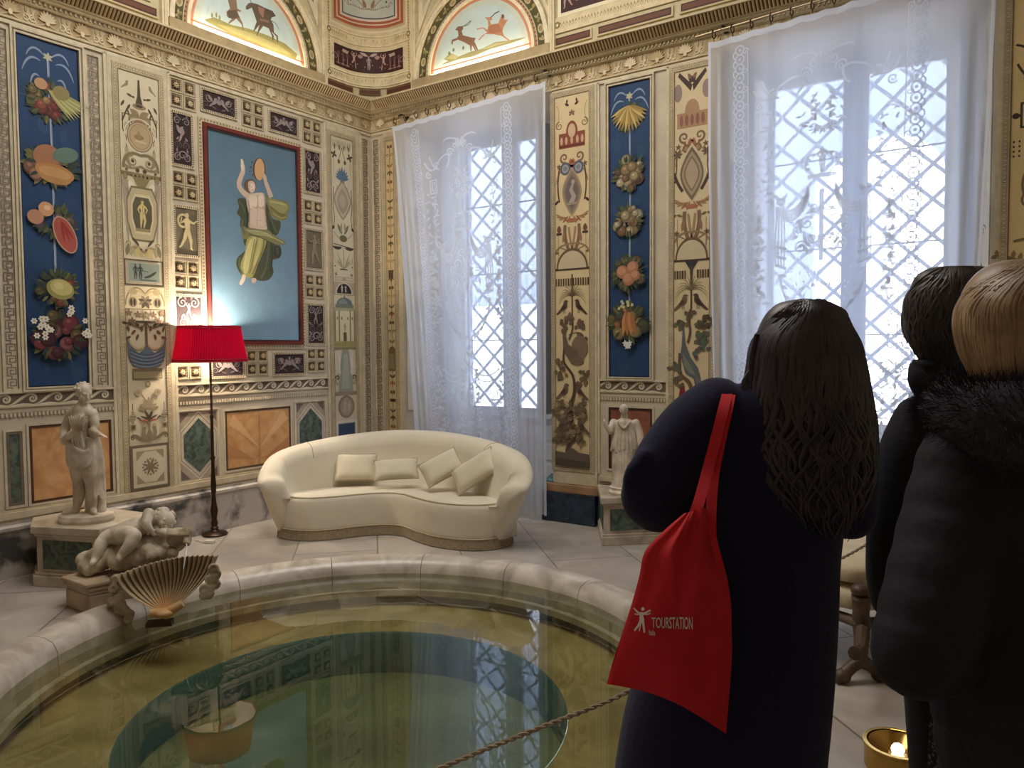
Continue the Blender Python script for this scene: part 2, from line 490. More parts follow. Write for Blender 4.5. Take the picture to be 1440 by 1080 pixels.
# red silk shade: glows where the bulb behind it shines through
M_SHADE, nt, b = new_mat('pleated_red_silk'); nt.nodes.remove(b); out = nt.nodes['Material Output']
d = node(nt, 'ShaderNodeBsdfDiffuse'); d.inputs['Color'].default_value = lin((172, 20, 58))
l = node(nt, 'ShaderNodeBsdfTranslucent'); l.inputs['Color'].default_value = lin((206, 16, 56))
a = node(nt, 'ShaderNodeMixShader'); a.inputs['Fac'].default_value = .34
nt.links.new(d.outputs['BSDF'], a.inputs[1]); nt.links.new(l.outputs['BSDF'], a.inputs[2]); nt.links.new(a.outputs['Shader'], out.inputs['Surface'])
M_SHADEIN = mat('white_shade_lining', (240, 232, 220), .8)
M_BULB, nt, b = new_mat('lit_bulb')
b.inputs['Emission Color'].default_value = (1, .75, .45, 1); b.inputs['Emission Strength'].default_value = 25
M_LEDSTRIP, nt, b = new_mat('lit_cove_strip')
b.inputs['Emission Color'].default_value = (1, .80, .52, 1); b.inputs['Emission Strength'].default_value = 34
# ------------------------------------------------------------------ the room shell
PC = Vector((2.965, -3.17, 0)); R_OUT, R_IN = 1.77, 1.58
XR, YF, ZC = 7.3, -7.6, 5.7

def disc_hole_floor():
    mb = MB(); n = 96
    ring = [(PC.x+(R_OUT-.06)*cos(2*pi*k/n), PC.y+(R_OUT-.06)*sin(2*pi*k/n), 0) for k in range(n)]
    sq = []
    x0, x1, y0, y1 = -.4, XR+.3, YF-.3, .5
    for k in range(n):
        c, s_ = cos(2*pi*k/n), sin(2*pi*k/n)
        t = min(((x1-PC.x) if c > 0 else (x0-PC.x))/c if abs(c) > 1e-9 else 1e9, ((y1-PC.y) if s_ > 0 else (y0-PC.y))/s_ if abs(s_) > 1e-9 else 1e9)
        sq.append((PC.x+c*t, PC.y+s_*t, 0))
    mb.add(ring+sq, [(k, (k+1) % n, n+(k+1) % n, n+k) for k in range(n)])
    for cx, cy in ((x0, y0), (x1, y0), (x1, y1), (x0, y1)):
        j = min(range(n), key=lambda k: (sq[k][0]-cx)**2+(sq[k][1]-cy)**2)
        a = sq[j]
        # close the corner gap between neighbouring boundary points
        b = sq[(j+1) % n]; c = sq[j-1]
        mb.add([a, b, (cx, cy, 0)], [(0, 1, 2)]); mb.add([a, c, (cx, cy, 0)], [(0, 2, 1)])
    return mb
fl = disc_hole_floor()
bm_floor = struct('floor', fl, M_FLOOR)
tag(bm_floor, 'pale veined marble floor around the round pool', 'floor')

mb = MB(); mb.box(-.4, 0, YF, .5, 0, ZC)
tag(struct('wall_left', mb, M_PLASTER), 'decorated left wall behind the lamp', 'wall')

OPEN = ((.45, 2.22), (3.75, 5.52)); ZT = 3.80; DW = .44
mb = MB()
for x0, x1 in ((-.0, OPEN[0][0]), (OPEN[0][1], OPEN[1][0]), (OPEN[1][1], XR+.3)):
    mb.box(x0, x1, 0, .6, 0, ZC)
for x0, x1 in OPEN:
    mb.box(x0, x1, 0, .6, ZT, ZC)
    mb.prism([(x0, 0), (x0+.17, DW), (x0+.17, .6), (x0, .6)], 0, ZT)
    mb.prism([(x1, 0), (x1-.17, DW), (x1-.17, .6), (x1, .6)], 0, ZT)
    mb.prism([(0, ZT), (DW, 3.70), (.6, 3.70), (.6, ZT)], x0+.001, x1-.001, axis='x')
tag(struct('wall_back', mb, M_PLASTER), 'window wall with two deep openings', 'wall')
mb = MB(); mb.box(XR, XR+.3, YF, 0, 0, ZC); struct('wall_right', mb, M_PLASTER)
mb = MB(); mb.box(-.4, XR+.3, YF-.3, YF, 0, ZC); struct('wall_front', mb, M_PLASTER)
mb = MB(); mb.box(-.4, XR+.3, YF-.3, .6, ZC, ZC+.3); struct('ceiling', mb, M_CEIL)

# ------------------------------------------------------------------ upper wall with the rounded inner corner
RF = .36; SA = RF*pi/4
def upper(s, z, p=0.0):
    """s runs along the left wall (negative), round the hollow corner, then along the window wall"""
    if s <= -SA: return Vector((p, -RF+(s+SA), z))
    if s >= SA: return Vector((RF+(s-SA), -p, z))
    a = (s+SA)/(2*SA)*pi/2
    return Vector((RF-(RF-p)*cos(a), -RF+(RF-p)*sin(a), z))
def s_of(y=None, x=None):
    return (y+RF-SA) if y is not None else (x-RF+SA)
mb = MB(); N = 20
ring = [upper(-SA+2*SA*k/N, 0) for k in range(N+1)]
poly = [(p.x, p.y) for p in ring]+[(-.001, .001)]
mb.prism(poly, 4.06, ZC)
struct('trim_1', mb, M_CEIL)

# ------------------------------------------------------------------ cornice
PROF = [(0, 3.795), (.022, 3.80), (.022, 3.812), (.012, 3.818), (.012, 3.93), (.045, 3.938), (.045, 3.972), (.085, 3.977), (.085, 3.99), (.10, 3.993), (.16, 4.06), (.17, 4.06), (.17, 4.076), (.0, 4.08)]
def cornice(left):
    mb = MB(); a = []; b = []
    for p, z in PROF:
        if left: a.append(Vector((p, YF, z))); b.append(Vector((p, -p, z)))
        else: a.append(Vector((p, -p, z))); b.append(Vector((XR, -p, z)))
    mb.loft([a, b], (206, 184, 140), closed=False)
    return mb
def cornice_orn(left):
    """frieze palmettes, dentils and flutes in relief"""
    P = Paint(.012)
    S, DK, LT = (196, 168, 118), (96, 70, 44), (222, 200, 156)
    lo, hi = (-3.75, -.04) if left else (.04, 6.6)
    # flutes along the sloping face are built separately below
    x = lo; i = 0
    while x < hi-.1:
        c = x+.118; z0 = 3.828
        P.w = .012
        P.ell(c, z0+.045, .085, .07, (184, 156, 110))
        for k in range(-4, 5):
            P.leaf(c, z0+.03, pi/2+k*.36, .078-.004*abs(k), .020, LT if i % 2 == 0 else S, h=.010)
        P.ell(c, z0+.02, .014, .02, LT, h=.010)
        for sg in (-1, 1):
            P.spiral(c+sg*.095, z0+.015, .026, 1.3, pi/2, -sg, .008, LT, h=.006)
            P.bez([(c+sg*.012, z0+.01), (c+sg*.05, z0-.015), (c+sg*.085, z0-.008)], .008, S, h=.006)
            P.leaf(c+sg*.10, z0+.05, pi/2, .05, .018, S, h=.006)
        x += .236; i += 1
    P.w = .045
    P.row(lo, 3.955, hi, 3.955, .034, .018, .026, DK)
    P.row(lo, 3.957, hi, 3.957, .034, .014, .020, LT, h=.010)
    return P
def flutes(left):
    mb = MB(); lo, hi = (-3.75, -.17) if left else (.17, 6.6)
    n = int((hi-lo)/.028)
    for i in range(n):
        u = lo+(hi-lo)*(i+.5)/n; w = .0085
        pts = []
        for p, z in ((.1035, 4.024), (.131, 4.058), (.1605, 4.094)):
            pts += [(u-w, p, z), (u+w, p, z)]
        top = [(u-w*.7, p+.008, z-.006) for u_, p, z in pts[::2]]
        vs = []
        for (u0, p, z) in ((u, .1025, 3.996), (u, .131, 4.0275), (u, .159, 4.058)):
            vs += [(u-w, p, z), (u, p+.010, z-.008), (u+w, p, z)]
        vs = [Vector((p, uu, z)) if left else Vector((uu, -p, z)) for uu, p, z in vs]
        mb.add(vs, [(0, 1, 4, 3), (1, 2, 5, 4), (3, 4, 7, 6), (4, 5, 8, 7)], (210, 178, 124))
        vs2 = []
        for (p, z) in ((.1032, 3.9955), (.160, 4.0575)):
            vs2 += [(u+w, p, z), (u+.014+.0055, p, z)]
        vs2 = [Vector((p, uu, z)) if left else Vector((uu, -p, z)) for uu, p, z in vs2]
        mb.add(vs2, [(0, 1, 3, 2)], (84, 54, 28))
    return mb
for left, nm in ((True, 'trim_2'), (False, 'trim_3')):
    c = struct(nm, cornice(left), M_RELIEF)
    tag(c, 'carved cornice on the left wall' if left else 'carved cornice over the windows', 'cornice')
    o = cornice_orn(left).build('palmette_frieze', M_RELIEF, c, recalc=False)
    o.rotation_euler = ROT_L if left else ROT_B
    flutes(left).build('fluted_moulding', M_RELIEF, c, smooth=True)

# ------------------------------------------------------------------ base courses
mb = MB()
mb.prism([(0, 0), (.05, 0), (.05, .31), (.065, .33), (.065, .35), (.02, .36), (.02, .375), (0, .40)], -7.5, -.05, axis='y')
struct('baseboard_left', mb, M_ROUGHBASE)
mb = MB()
mb.box(2.14, 2.68, -.07, .0, 0, .265, mi=0); mb.box(2.16, 2.70, -.05, 0, .265, .335, mi=1)
mb.box(5.53, 6.9, -.07, 0, 0, .265, mi=0); mb.box(5.53, 6.9, -.05, 0, .265, .335, mi=1)
mb.box(0.05, .44, -.05, 0, 0, .44, mi=0)
mb.box(2.70, 3.74, -.05, 0, 0, .335, mi=0)
tag(struct('baseboard_back', mb, [M_BLUESTONE, M_TANBAND], bevel=.004), 'dark blue marbled base course', 'baseboard')

# ------------------------------------------------------------------ windows
def window(idx, x0, x1, leaves, label):
    """leaves: (glass x0, glass x1) pairs; frame in the splayed opening"""
    y0, y1 = DW, .50; zb, zt = .945, 3.575
    mb = MB()
    xs = [x0]+[q for l in leaves for q in l]+[x1]
    for i in range(0, len(xs), 2):
        mb.box(xs[i], xs[i+1], y0, y1, .90, 3.72)
    for a, b in leaves:
        mb.box(a, b, y0, y1, .90, zb); mb.box(a, b, y0, y1, zt, 3.72)
        # inner glazing bead
        for q in (a, b-.012): mb.box(q, q+.012, y0-.008, y0, zb, zt)
        mb.box(a, b, y0-.008, y0, zb, zb+.012); mb.box(a, b, y0-.008, y0, zt-.012, zt)
    # astragal strips on the stiles
    for i in range(2, len(xs)-2, 2):
        m_ = (xs[i]+xs[i+1])/2
        mb.box(m_-.03, m_+.03, y0-.018, y0, .92, 3.70)
    w = struct('window_%d' % idx, mb, M_GREYWOOD)
    tag(w, label, 'window')
    mb = MB()
    mb.box(x0-.02, x1+.02, y0-.05, y1, .86, .90)
    mb.build('window_sill', M_WHITEWOOD, w, bevel=.004)
    mb = MB()
    mb.box(x0, x1, y0+.01, .6, 0, .86)
    for k in range(4):
        z = .08+.19*k
        mb.box(x0+.1, x1-.1, y0-.004, y0+.01, z, z+.15)
    mb.build('panelled_apron', M_WHITEWOOD, w, bevel=.003)
    for a, b in leaves:
        mb = MB(); mb.box(a, b, y0+.03, y0+.034, zb, zt); mb.build('glass_pane', M_PANE, w)
        mb = MB()
        for z in (1.63, 2.30, 2.985): mb.box(a, b, y0+.018, y0+.028, z-.006, z+.006)
        mb.build('glazing_bar', M_IRON, w)
    # the diamond lattice outside the glass
    mb = MB(); sp = .27; H = zt-zb+.2; a, b = x0+.02, x1-.02
    for sg in (-1, 1):
        k = -14
        while k < 26:
            c = a+k*sp
            # bar x = c + sg*(z-zb)*1.0 ; clip to [a,b]
            seg = []
            for z in (zb-.1, zt+.1):
                seg.append((c+sg*1.05*(z-zb), z))
            (xa, za), (xb, zbb) = seg
            t0, t1 = 0., 1.
            d = xb-xa
            ta, tb = (a-xa)/d, (b-xa)/d
            lo_, hi_ = min(ta, tb), max(ta, tb)
            t0, t1 = max(t0, lo_), min(t1, hi_)
            if t1-t0 > .01:
                pa = Vector((xa+d*t0, 0, za+(zbb-za)*t0)); pb_ = Vector((xa+d*t1, 0, za+(zbb-za)*t1))
                dr = (pb_-pa).normalized(); nn = Vector((-dr.z, 0, dr.x))*.0145
                yy = .56 if sg > 0 else .572
                vs = []
                for p in (pa, pb_):
                    for q in (1, -1):
                        for e in (0, .012): vs.append(Vector((p.x, yy+e, p.z))+nn*q)
                mb.add(vs, [(0, 1, 3, 2), (4, 6, 7, 5), (0, 2, 6, 4), (1, 5, 7, 3), (0, 4, 5, 1), (2, 3, 7, 6)])
            k += 1
    mb.build('diamond_lattice', M_LATTICE, w)
    return w
W1 = window(1, .60, 2.07, ((.94, 1.386), (1.552, 1.80)), 'lattice window behind the curtain by the sofa')
W2 = window(2, 3.90, 5.37, ((4.022, 4.55), (4.707, 5.23)), 'lattice window behind the dark haired visitors')
# folded shutters of the first window
mb = MB()
mb.box(.63, .93, DW-.05, DW-.012, .93, 3.68)
for z0, z1 in ((1.0, 1.72), (1.80, 2.78), (2.88, 3.60)):
    for q in ((.67, .685, z0, z1), (.885, .90, z0, z1)): mb.box(q[0], q[1], DW-.064, DW-.05, q[2], q[3])
    mb.box(.67, .90, DW-.064, DW-.05, z0, z0+.015); mb.box(.67, .90, DW-.064, DW-.05, z1-.015, z1)
mb.build('panelled_shutter', M_WHITEWOOD, W1, bevel=.003)
mb = MB(); mb.box(1.985, 2.02, .10, DW-.01, .93, 3.62)
mb.build('folded_shutter', M_GREYWOOD, W1, bevel=.003)
for xq in ((3.93, 3.985), (5.265, 5.32)):
    mb = MB(); mb.box(xq[0], xq[1], DW-.20, DW-.01, .93, 3.62)
    for z in (1.0, 1.7, 2.5, 3.2): mb.box(xq[0]-.006, xq[1]+.006, DW-.17, DW-.04, z, z+.03)
    mb.build('folded_shutter', M_WHITEWOOD, W2, bevel=.003)
# the blue-green base block in the niche of the first window
mb = MB(); mb.prism([(2.09, .05), (2.185, .05), (2.045, .42), (1.95, .42)], 0, .34)
tag(mb.build('marbled_base_block', M_TEAL, bevel=.006), 'blue-green marbled block low in the window niche beside the sofa end', 'plinth block')

# ------------------------------------------------------------------ outside
mb = MB()
YX = 4.2
def out(px, py, y):
    d = FWD*F_PX + CR*(px-720) - CU*(py-540)
    return CAM + d*((y-CAM.y)/d.y)
al, ar = out(1145, 300, YX).x, out(1330, 300, YX).x; at_z = out(1150, 190, YX).z
r = (ar-al)/2; cx = (al+ar)/2; zs = at_z-r
arc = [(cx+r*cos(pi-pi*k/20), zs+r*sin(pi-pi*k/20)) for k in range(21)]
mb.prism([(-9, -1), (al, -1)]+arc[:11]+[(cx, 14), (-9, 14)], YX, YX+.5, axis='y')
mb.prism([(ar, -1), (16, -1), (16, 14), (cx, 14)]+arc[10:], YX, YX+.5, axis='y')
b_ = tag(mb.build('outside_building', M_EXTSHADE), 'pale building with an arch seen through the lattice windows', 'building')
mb = MB(); mb.box(-6, 1.1, 2.6, 2.9, -.25, 2.05); mb.box(-6.02, 1.14, 2.56, 2.94, 2.05, 2.12)
tag(mb.build('outside_wall', M_EXT, bevel=.01), 'low white wall outside, seen low through the lattice behind the sofa', 'wall')
mb = MB(); mb.box(-9, 16, .62, YX+7, -.35, -.25)
struct('courtyard_ground', mb, M_EXT)
# ------------------------------------------------------------------ painted motifs
CR_, CR2 = (210, 194, 157), (206, 186, 146)        # cream grounds
STN, STD = (196, 178, 146), (150, 128, 98)         # stucco and its darker lines
BR, BRD, BRL = (118, 84, 56), (70, 48, 36), (166, 130, 88)
OLV, GRN, GRL = (112, 102, 54), (84, 88, 62), (150, 150, 108)
RST, RSL = (146, 68, 48), (176, 100, 70)
BLU, BLL = (92, 116, 140), (150, 168, 176)
GOLD = (188, 150, 76)
BIRD = [(-.55, -.42), (-.2, -.05), (0, .22), (.04, .40), (.14, .50), (.26, .48), (.40, .40), (.27, .37), (.30, .22), (.27, .02), (.10, -.14), (-.08, -.20), (-.42, -.46)]
def shape(P, pts, x, y, s, col, flip=False, rot=0, sy=None, h=0):
    sy = sy or s; out = []
    for a, b in pts:
        if flip: a = -a
        a, b = a*s, b*sy
        out.append((x+a*cos(rot)-b*sin(rot), y+a*sin(rot)+b*cos(rot)))
    P.poly(out, col, h)
def bird(P, x, y, s, col, flip=False, rot=0):
    shape(P, BIRD, x, y, s, col, flip, rot)
    sg = -1 if flip else 1
    P.strip([(x+sg*.12*s, y-.16*s), (x+sg*.13*s, y-.36*s)], .035*s, col)
    P.strip([(x+sg*.0*s, y-.2*s), (x+sg*.02*s, y-.38*s)], .035*s, col)
    d = tuple(int(c*.72) for c in col)
    shape(P, [(-.22, -.1), (.02, .18), (.18, .1), (.1, -.08), (-.1, -.16)], x, y, s, d, flip, rot)
def figure(P, x, y, h, col, pose=0, flip=False, h3=0, dark=None):
    """a small dancing figure h tall, feet at y"""
    g = -1 if flip else 1
    Q = lambda pts: [(x+g*a*h, y+b*h) for a, b in pts]
    poses = [
        dict(legs=[[(-.03, .5), (-.10, .28), (-.20, .10), (-.25, .06)], [(.03, .5), (.10, .27), (.10, .05), (.15, .02)]], arms=[[(-.08, .8), (-.2, .72), (-.16, .9)], [(.07, .8), (.2, .76), (.30, .84)]]),
        dict(legs=[[(-.04, .5), (-.05, .26), (-.07, .02)], [(.04, .5), (.09, .27), (.04, .03)]], arms=[[(-.08, .8), (-.16, .65), (-.10, .52)], [(.08, .8), (.18, .68), (.12, .54)]]),
        dict(legs=[[(-.02, .5), (-.16, .34), (-.12, .10), (-.18, .06)], [(.04, .5), (.10, .28), (.14, .04)]], arms=[[(-.08, .8), (-.18, .95), (-.10, 1.08)], [(.08, .8), (.2, .9), (.16, 1.06)]]),
    ][pose]
    for l in poses['legs']: P.strip(Q(l), [w*h for w in ((.12, .085, .05, .03) if len(l) == 4 else (.12, .085, .04))], col, h3)
    P.strip(Q([(0, .5), (.01, .62), (0, .74), (0, .85), (0, .88)]), [.17*h, .13*h, .17*h, .15*h, .06*h], col, h3)
    for a in poses['arms']: P.strip(Q(a), [.07*h, .055*h, .03*h], col, h3)
    P.ell(x, y+.95*h, .055*h, .07*h, col, h=h3)
    if dark:
        P.strip(Q([(.02, .5), (.01, .7), (.02, .82)]), [.02*h, .012*h, .02*h], dark)
        P.ell(x-g*.01*h, y+.985*h, .05*h, .035*h, dark)
def fan(P, x, y, r, col, n=7, spread=2.6, wd=.3, a0=pi/2, h=0):
    for k in range(n):
        P.leaf(x, y, a0-spread/2+spread*k/(n-1), r*(1-.08*abs(k-(n-1)/2)), r*wd, col, h)
def acanthus(P, x, y, ang, ln, col, n=5, dark=None):
    """a curling spray of leaves"""
    sg = 1 if cos(ang) > 0 else -1
    pts = bez([(x, y), (x+ln*.5*cos(ang), y+ln*.5*sin(ang)), (x+ln*cos(ang+sg*-.6), y+ln*sin(ang+sg*-.6))], 10)
    P.strip(pts, [ln*.09*(1-.07*k) for k in range(11)], col)
    for k in range(1, n+1):
        i = int(k*10/(n+.5)); q = pts[i]
        for s_ in (-1, 1):
            P.leaf(q[0], q[1], ang+s_*.9-sg*.06*i, ln*(.34-.03*k), ln*.13, dark if dark and s_ < 0 else col)
def vase(P, x, y, s, col, dark):
    P.poly([(x+a*s, y+b*s) for a, b in ((-.16, 0), (.16, 0), (.05, .12), (.2, .3), (.3, .55), (.22, .74), (.1, .8), (.16, 1), (-.16, 1), (-.1, .8), (-.22, .74), (-.3, .55), (-.2, .3), (-.05, .12))], col)
    P.strip([(x-.28*s, y+.56*s), (x+.28*s, y+.56*s)], .05*s, dark)
    P.strip([(x-.2*s, y+.34*s), (x+.2*s, y+.34*s)], .04*s, dark)
def sprig(P, x, y, s, col, n=4):
    for k in range(n):
        a = 2*pi*k/n+.4
        P.leaf(x, y, a, s, s*.5, col)
def candel(P, x, y, ht, col):
    """a thin stem with drops, like the side ornaments"""
    P.strip([(x, y), (x, y+ht)], ht*.02, col)
    P.ell(x, y+ht*.05, ht*.035, ht*.07, col, n=10)
    fan(P, x, y+ht*.95, ht*.14, col, 3, 2.2, .4)
    P.leaf(x, y+ht*.45, radians(150), ht*.16, ht*.06, col); P.leaf(x, y+ht*.45, radians(30), ht*.16, ht*.06, col)
def tree(P, x, y, ht, wd, trunk, leafc, seed=1, lean=.0, dens=26, leafs=.04):
    rnd = random.Random(seed)
    n = 16; tr = [(x+wd*.16*sin(k/n*2*pi*1.25+seed), y+ht*k/n) for k in range(n+1)]
    P.strip(tr, [wd*.11*(1-.62*k/n) for k in range(n+1)], trunk)
    for i in range(dens):
        k = rnd.randint(3, n); sg = rnd.choice((-1, 1)); q = tr[k]; L = wd*(.16+.32*rnd.random()); a = radians(90-sg*(28+rnd.random()*60))
        e = (q[0]+L*cos(a), q[1]+L*sin(a))
        e = (max(x-wd*.47, min(x+wd*.47, e[0])), e[1])
        P.bez([q, (q[0]+(e[0]-q[0])*.8, q[1]+(e[1]-q[1])*.2), e], wd*.018, trunk, 6)
        for j in range(rnd.randint(3, 5)):
            c = leafc if rnd.random() < .7 else tuple(min(255, int(v*1.25)) for v in leafc)
            P.leaf(e[0]+rnd.uniform(-.3, .3)*leafs, e[1]+rnd.uniform(-.3, .3)*leafs, rnd.uniform(0, 6.28), leafs*rnd.uniform(.8, 1.3), leafs*.75, c)
def palm(P, x, y, s, col, n=11):
    for k in range(n):
        a = pi/2+(k-(n-1)/2)*.27; sg = 1 if a < pi/2 else -1
        e = (x+s*cos(a)*1.05, y+s*(sin(a)*.95-.5*abs(cos(a))**1.5))
        pts = bez([(x, y), (x+s*.6*cos(a), y+s*(.55*sin(a)+.25)), e], 8)
        P.strip(pts, [s*.05*(1-.09*i) for i in range(9)], col)
def eggs(P, x0, y0, x1, y1, wd, ground, dark, light, step=.03):
    """an egg-and-dart border strip running round a rectangle"""
    P.frame(x0, y0, x1, y1, wd, ground, h=.006)
    w0 = P.w; P.w += .006
    m = wd/2
    for (a, b, c, d) in ((x0+m, y0+m, x0+m, y1-m), (x1-m, y0+m, x1-m, y1-m), (x0+m, y1-m, x1-m, y1-m), (x0+m, y0+m, x1-m, y0+m)):
        P.row(a, b, c, d, step, step*.62, wd*.55, dark); P.row(a, b, c, d, step, step*.34, wd*.40, light)
    P.frame(x0+wd, y0+wd, x1-wd, y1-wd, .006, dark)
    P.w = w0+.0005
def fruit_bunch(P, x, y, rx, ry, seed, cols, leafc, n=26, glow=None):
    rnd = random.Random(seed); cols = [tuple(int(v*.80) for v in c) for c in cols]; leafc = [tuple(int(v*.9) for v in c) for c in leafc]
    for i in range(46):
        a = rnd.uniform(0, 6.28); r = rnd.uniform(.5, 1.0)
        P.strip([(x+rx*.5*cos(a), y+ry*.5*sin(a)), (x+rx*(r+.25)*cos(a+.1), y+ry*(r+.25)*sin(a+.1))], [rx*.05, .0015], rnd.choice(leafc))
    for i in range(34):
        a = rnd.uniform(0, 6.28); r = rnd.uniform(.45, .95)
        P.leaf(x+rx*r*.7*cos(a), y+ry*r*.7*sin(a), a+rnd.uniform(-.5, .5), rx*rnd.uniform(.3, .6), rx*.2, rnd.choice(leafc))
    for i in range(n):
        a = rnd.uniform(0, 6.28); r = sqrt(rnd.random())*.8
        c = rnd.choice(cols); s = rx*rnd.uniform(.16, .34)
        cx, cy = x+rx*r*cos(a), y+ry*r*sin(a)
        P.ell(cx, cy, s, s*rnd.uniform(.8, 1.1), tuple(int(v*.72) for v in c), n=12)
        P.ell(cx-s*.1, cy+s*.12, s*.78, s*.78, c, n=12)
        P.ell(cx-s*.25, cy+s*.3, s*.3, s*.25, tuple(min(255, int(v*1.2)+12) for v in c), n=8)
    for i in range(14):
        a = rnd.uniform(0, 6.28)
        P.leaf(x+rx*.6*cos(a), y+ry*.6*sin(a), a, rx*.4, rx*.14, rnd.choice(leafc))
def greek_key(P, x0, y0, x1, y1, ground, line):
    """vertical key pattern: linked square meanders"""
    P.rect(x0, y0, x1, y1, ground)
    W = x1-x0; cell = W*1.02; n = max(1, round((y1-y0)/cell)); c = (y1-y0)/n; t = W*.088
    P.strip([(x0+t/2, y0), (x0+t/2, y1)], t*.7, line); P.strip([(x1-t/2, y0), (x1-t/2, y1)], t*.7, line)
    xm = (x0+x1)/2
    for i in range(n):
        b = y0+i*c; r = W*.33
        y = b+c*.5
        for pts in ([(xm, b), (xm, b+c*.14), (xm-r, b+c*.14), (xm-r, b+c*.84), (xm+r, b+c*.84), (xm+r, b+c*.30), (xm-r*.35, b+c*.30), (xm-r*.35, b+c*.62), (xm+r*.4, b+c*.62)],
                    [(xm, b+c*.84), (xm, b+c)]):
            for a, e in zip(pts, pts[1:]):
                if abs(a[0]-e[0]) > abs(a[1]-e[1]): P.rect(min(a[0], e[0])-t/2, a[1]-t/2, max(a[0], e[0])+t/2, a[1]+t/2, line)
                else: P.rect(a[0]-t/2, min(a[1], e[1])-t/2, a[0]+t/2, max(a[1], e[1])+t/2, line)
def waves(P, x0, y0, x1, y1, step, light, dark):
    P.rect(x0, y0, x1, y1, dark)
    n = max(1, int((x1-x0)/step)); s = (x1-x0)/n; H = y1-y0
    for i in range(n):
        c = x0+(i+.56)*s; r = H*.34
        cy = y0+H*.52
        # the wave sweeping up from the left into its curl
        P.strip(bez([(c-s*.95, y0+H*.04), (c-s*.55, y0+H*.10), (c-s*.36, y0+H*.98), (c+r*.2, cy+r*1.02)], 12), [H*.04, H*.06, H*.1, H*.16, H*.2, H*.22, H*.22, H*.22, H*.21, H*.20, H*.19, H*.18, H*.17], light)
        P.spiral(c, cy, r, 1.45, pi/2, -1, H*.19, light)
        P.poly([(c-s*.9, y0), (c+s*.12, y0), (c-s*.12, y0+H*.10), (c-s*.36, y0+H*.16), (c-s*.6, y0+H*.10)], light)
    P.rect(x0, y1-.004, x1, y1, light)
def arabesque(P, x0, y0, x1, y1, ground, light, seed=0, kind=0):
    """light scrolls and a beast on a dark ground"""
    P.rect(x0, y0, x1, y1, ground)
    rnd = random.Random(seed); w, h = x1-x0, y1-y0; cx, cy = (x0+x1)/2, (y0+y1)/2; mid = tuple((a+b)//2 for a, b in zip(ground, light))
    tall = h > w
    P.sym = cx
    if tall:
        r = w*.2
        for i, yy in enumerate((.14, .38, .86)):
            P.spiral(cx+w*.24, y0+h*yy, r, 1.5, rnd.uniform(0, 6), rnd.choice((-1, 1)), w*.05, light if i != 1 else mid, h=.004)
            P.leaf(cx+w*.1, y0+h*(yy+.05), rnd.uniform(.3, 1.4), w*.3, w*.1, mid, h=.004)
            P.leaf(cx+w*.3, y0+h*(yy+.1), rnd.uniform(.8, 2.4), w*.22, w*.08, light, h=.004)
        P.sym = None
        if kind == 0:
            shape(P, BIRD, cx, y0+h*.62, w*.62, light, rot=.5, h=.006)
            P.leaf(cx-w*.05, y0+h*.6, radians(120), w*.5, w*.22, light, h=.007)
        else:
            figure(P, cx, y0+h*.48, h*.36, light, 2, h3=.006)
        P.spiral(cx, y0+h*.18, w*.25, 1.2, 0, 1, w*.06, light, h=.006)
    else:
        for i, xx in enumerate((.30, .43)):
            P.spiral(cx+w*xx*.95, cy+h*(.12 if i == 0 else -.22), h*.2, 1.4, rnd.uniform(0, 6), 1 if i else -1, h*.055, light if i == 0 else mid, h=.004)
        shape(P, BIRD, cx+w*.16, cy-h*.04, h*.55, light, flip=True, h=.006)
        P.leaf(cx+w*.2, cy, radians(50), h*.42, h*.18, light, h=.006)
        P.leaf(cx+w*.06, cy-h*.36, radians(20), h*.42, h*.1, mid, h=.004)
        P.leaf(cx+w*.3, cy+h*.3, radians(-20), h*.3, h*.1, mid, h=.004)
        P.sym = None
        fan(P, cx, cy-h*.1, h*.42, light, 5, 1.6, .22, h=.005)
        P.ell(cx, cy+h*.3, h*.07, h*.07, light, h=.006, n=10)
    P.sym = None
def rosette(P, cx, cy, r, col, dark, light):
    P.ell(cx, cy, r, r, dark, n=18)
    for k in range(8):
        P.leaf(cx, cy, k*pi/4, r*.95, r*.45, col, h=.012)
    P.ell(cx, cy, r*.42, r*.42, light, n=12, h=.016)
    P.ell(cx, cy, r*.18, r*.18, dark, n=8, h=.018)
def medallion(P, cx, cy, rx, ry, ring_, dark, fill):
    P.ell(cx, cy, rx, ry, ring_, n=30); P.ring(cx, cy, rx*.96, ry*.97, rx*.07, dark); P.ell(cx, cy, rx*.80, ry*.84, dark, n=30); P.ell(cx, cy, rx*.75, ry*.8, fill, n=30)
def almond(P, cx, cy, rx, ry, col):
    pts = []
    for k in range(13):
        t = -1+2*k/12; pts.append((cx+rx*(1-abs(t)**1.7), cy+ry*t))
    pts += [(2*cx-x, y) for x, y in pts[::-1][1:-1]]
    P.poly(pts, col)
# ------------------------------------------------------------------ decoration fixed to the two walls
def fin(P, name, m, par, uc, z0, smooth=False):
    P.v = [(x-uc, y-z0, w) for x, y, w in P.v]
    return P.build(name, m, par, smooth=smooth, recalc=False)
class Pan:
    """one panel on a wall; shapes are drawn in wall metres"""
    def __init__(s, wall, name, label, cat, u0, u1, z0, z1, p=0.001, group=None):
        s.uc, s.z0 = (u0+u1)/2, z0
        s.t = wall_thing(wall, name, label, cat, s.uc, z0, p, group)
        s.b = (u0, z0, u1, z1)
    def part(s, name, P, m=None, par=None, smooth=False):
        return fin(P, name, m or M_PAINT, par or s.t, s.uc, s.z0, smooth)

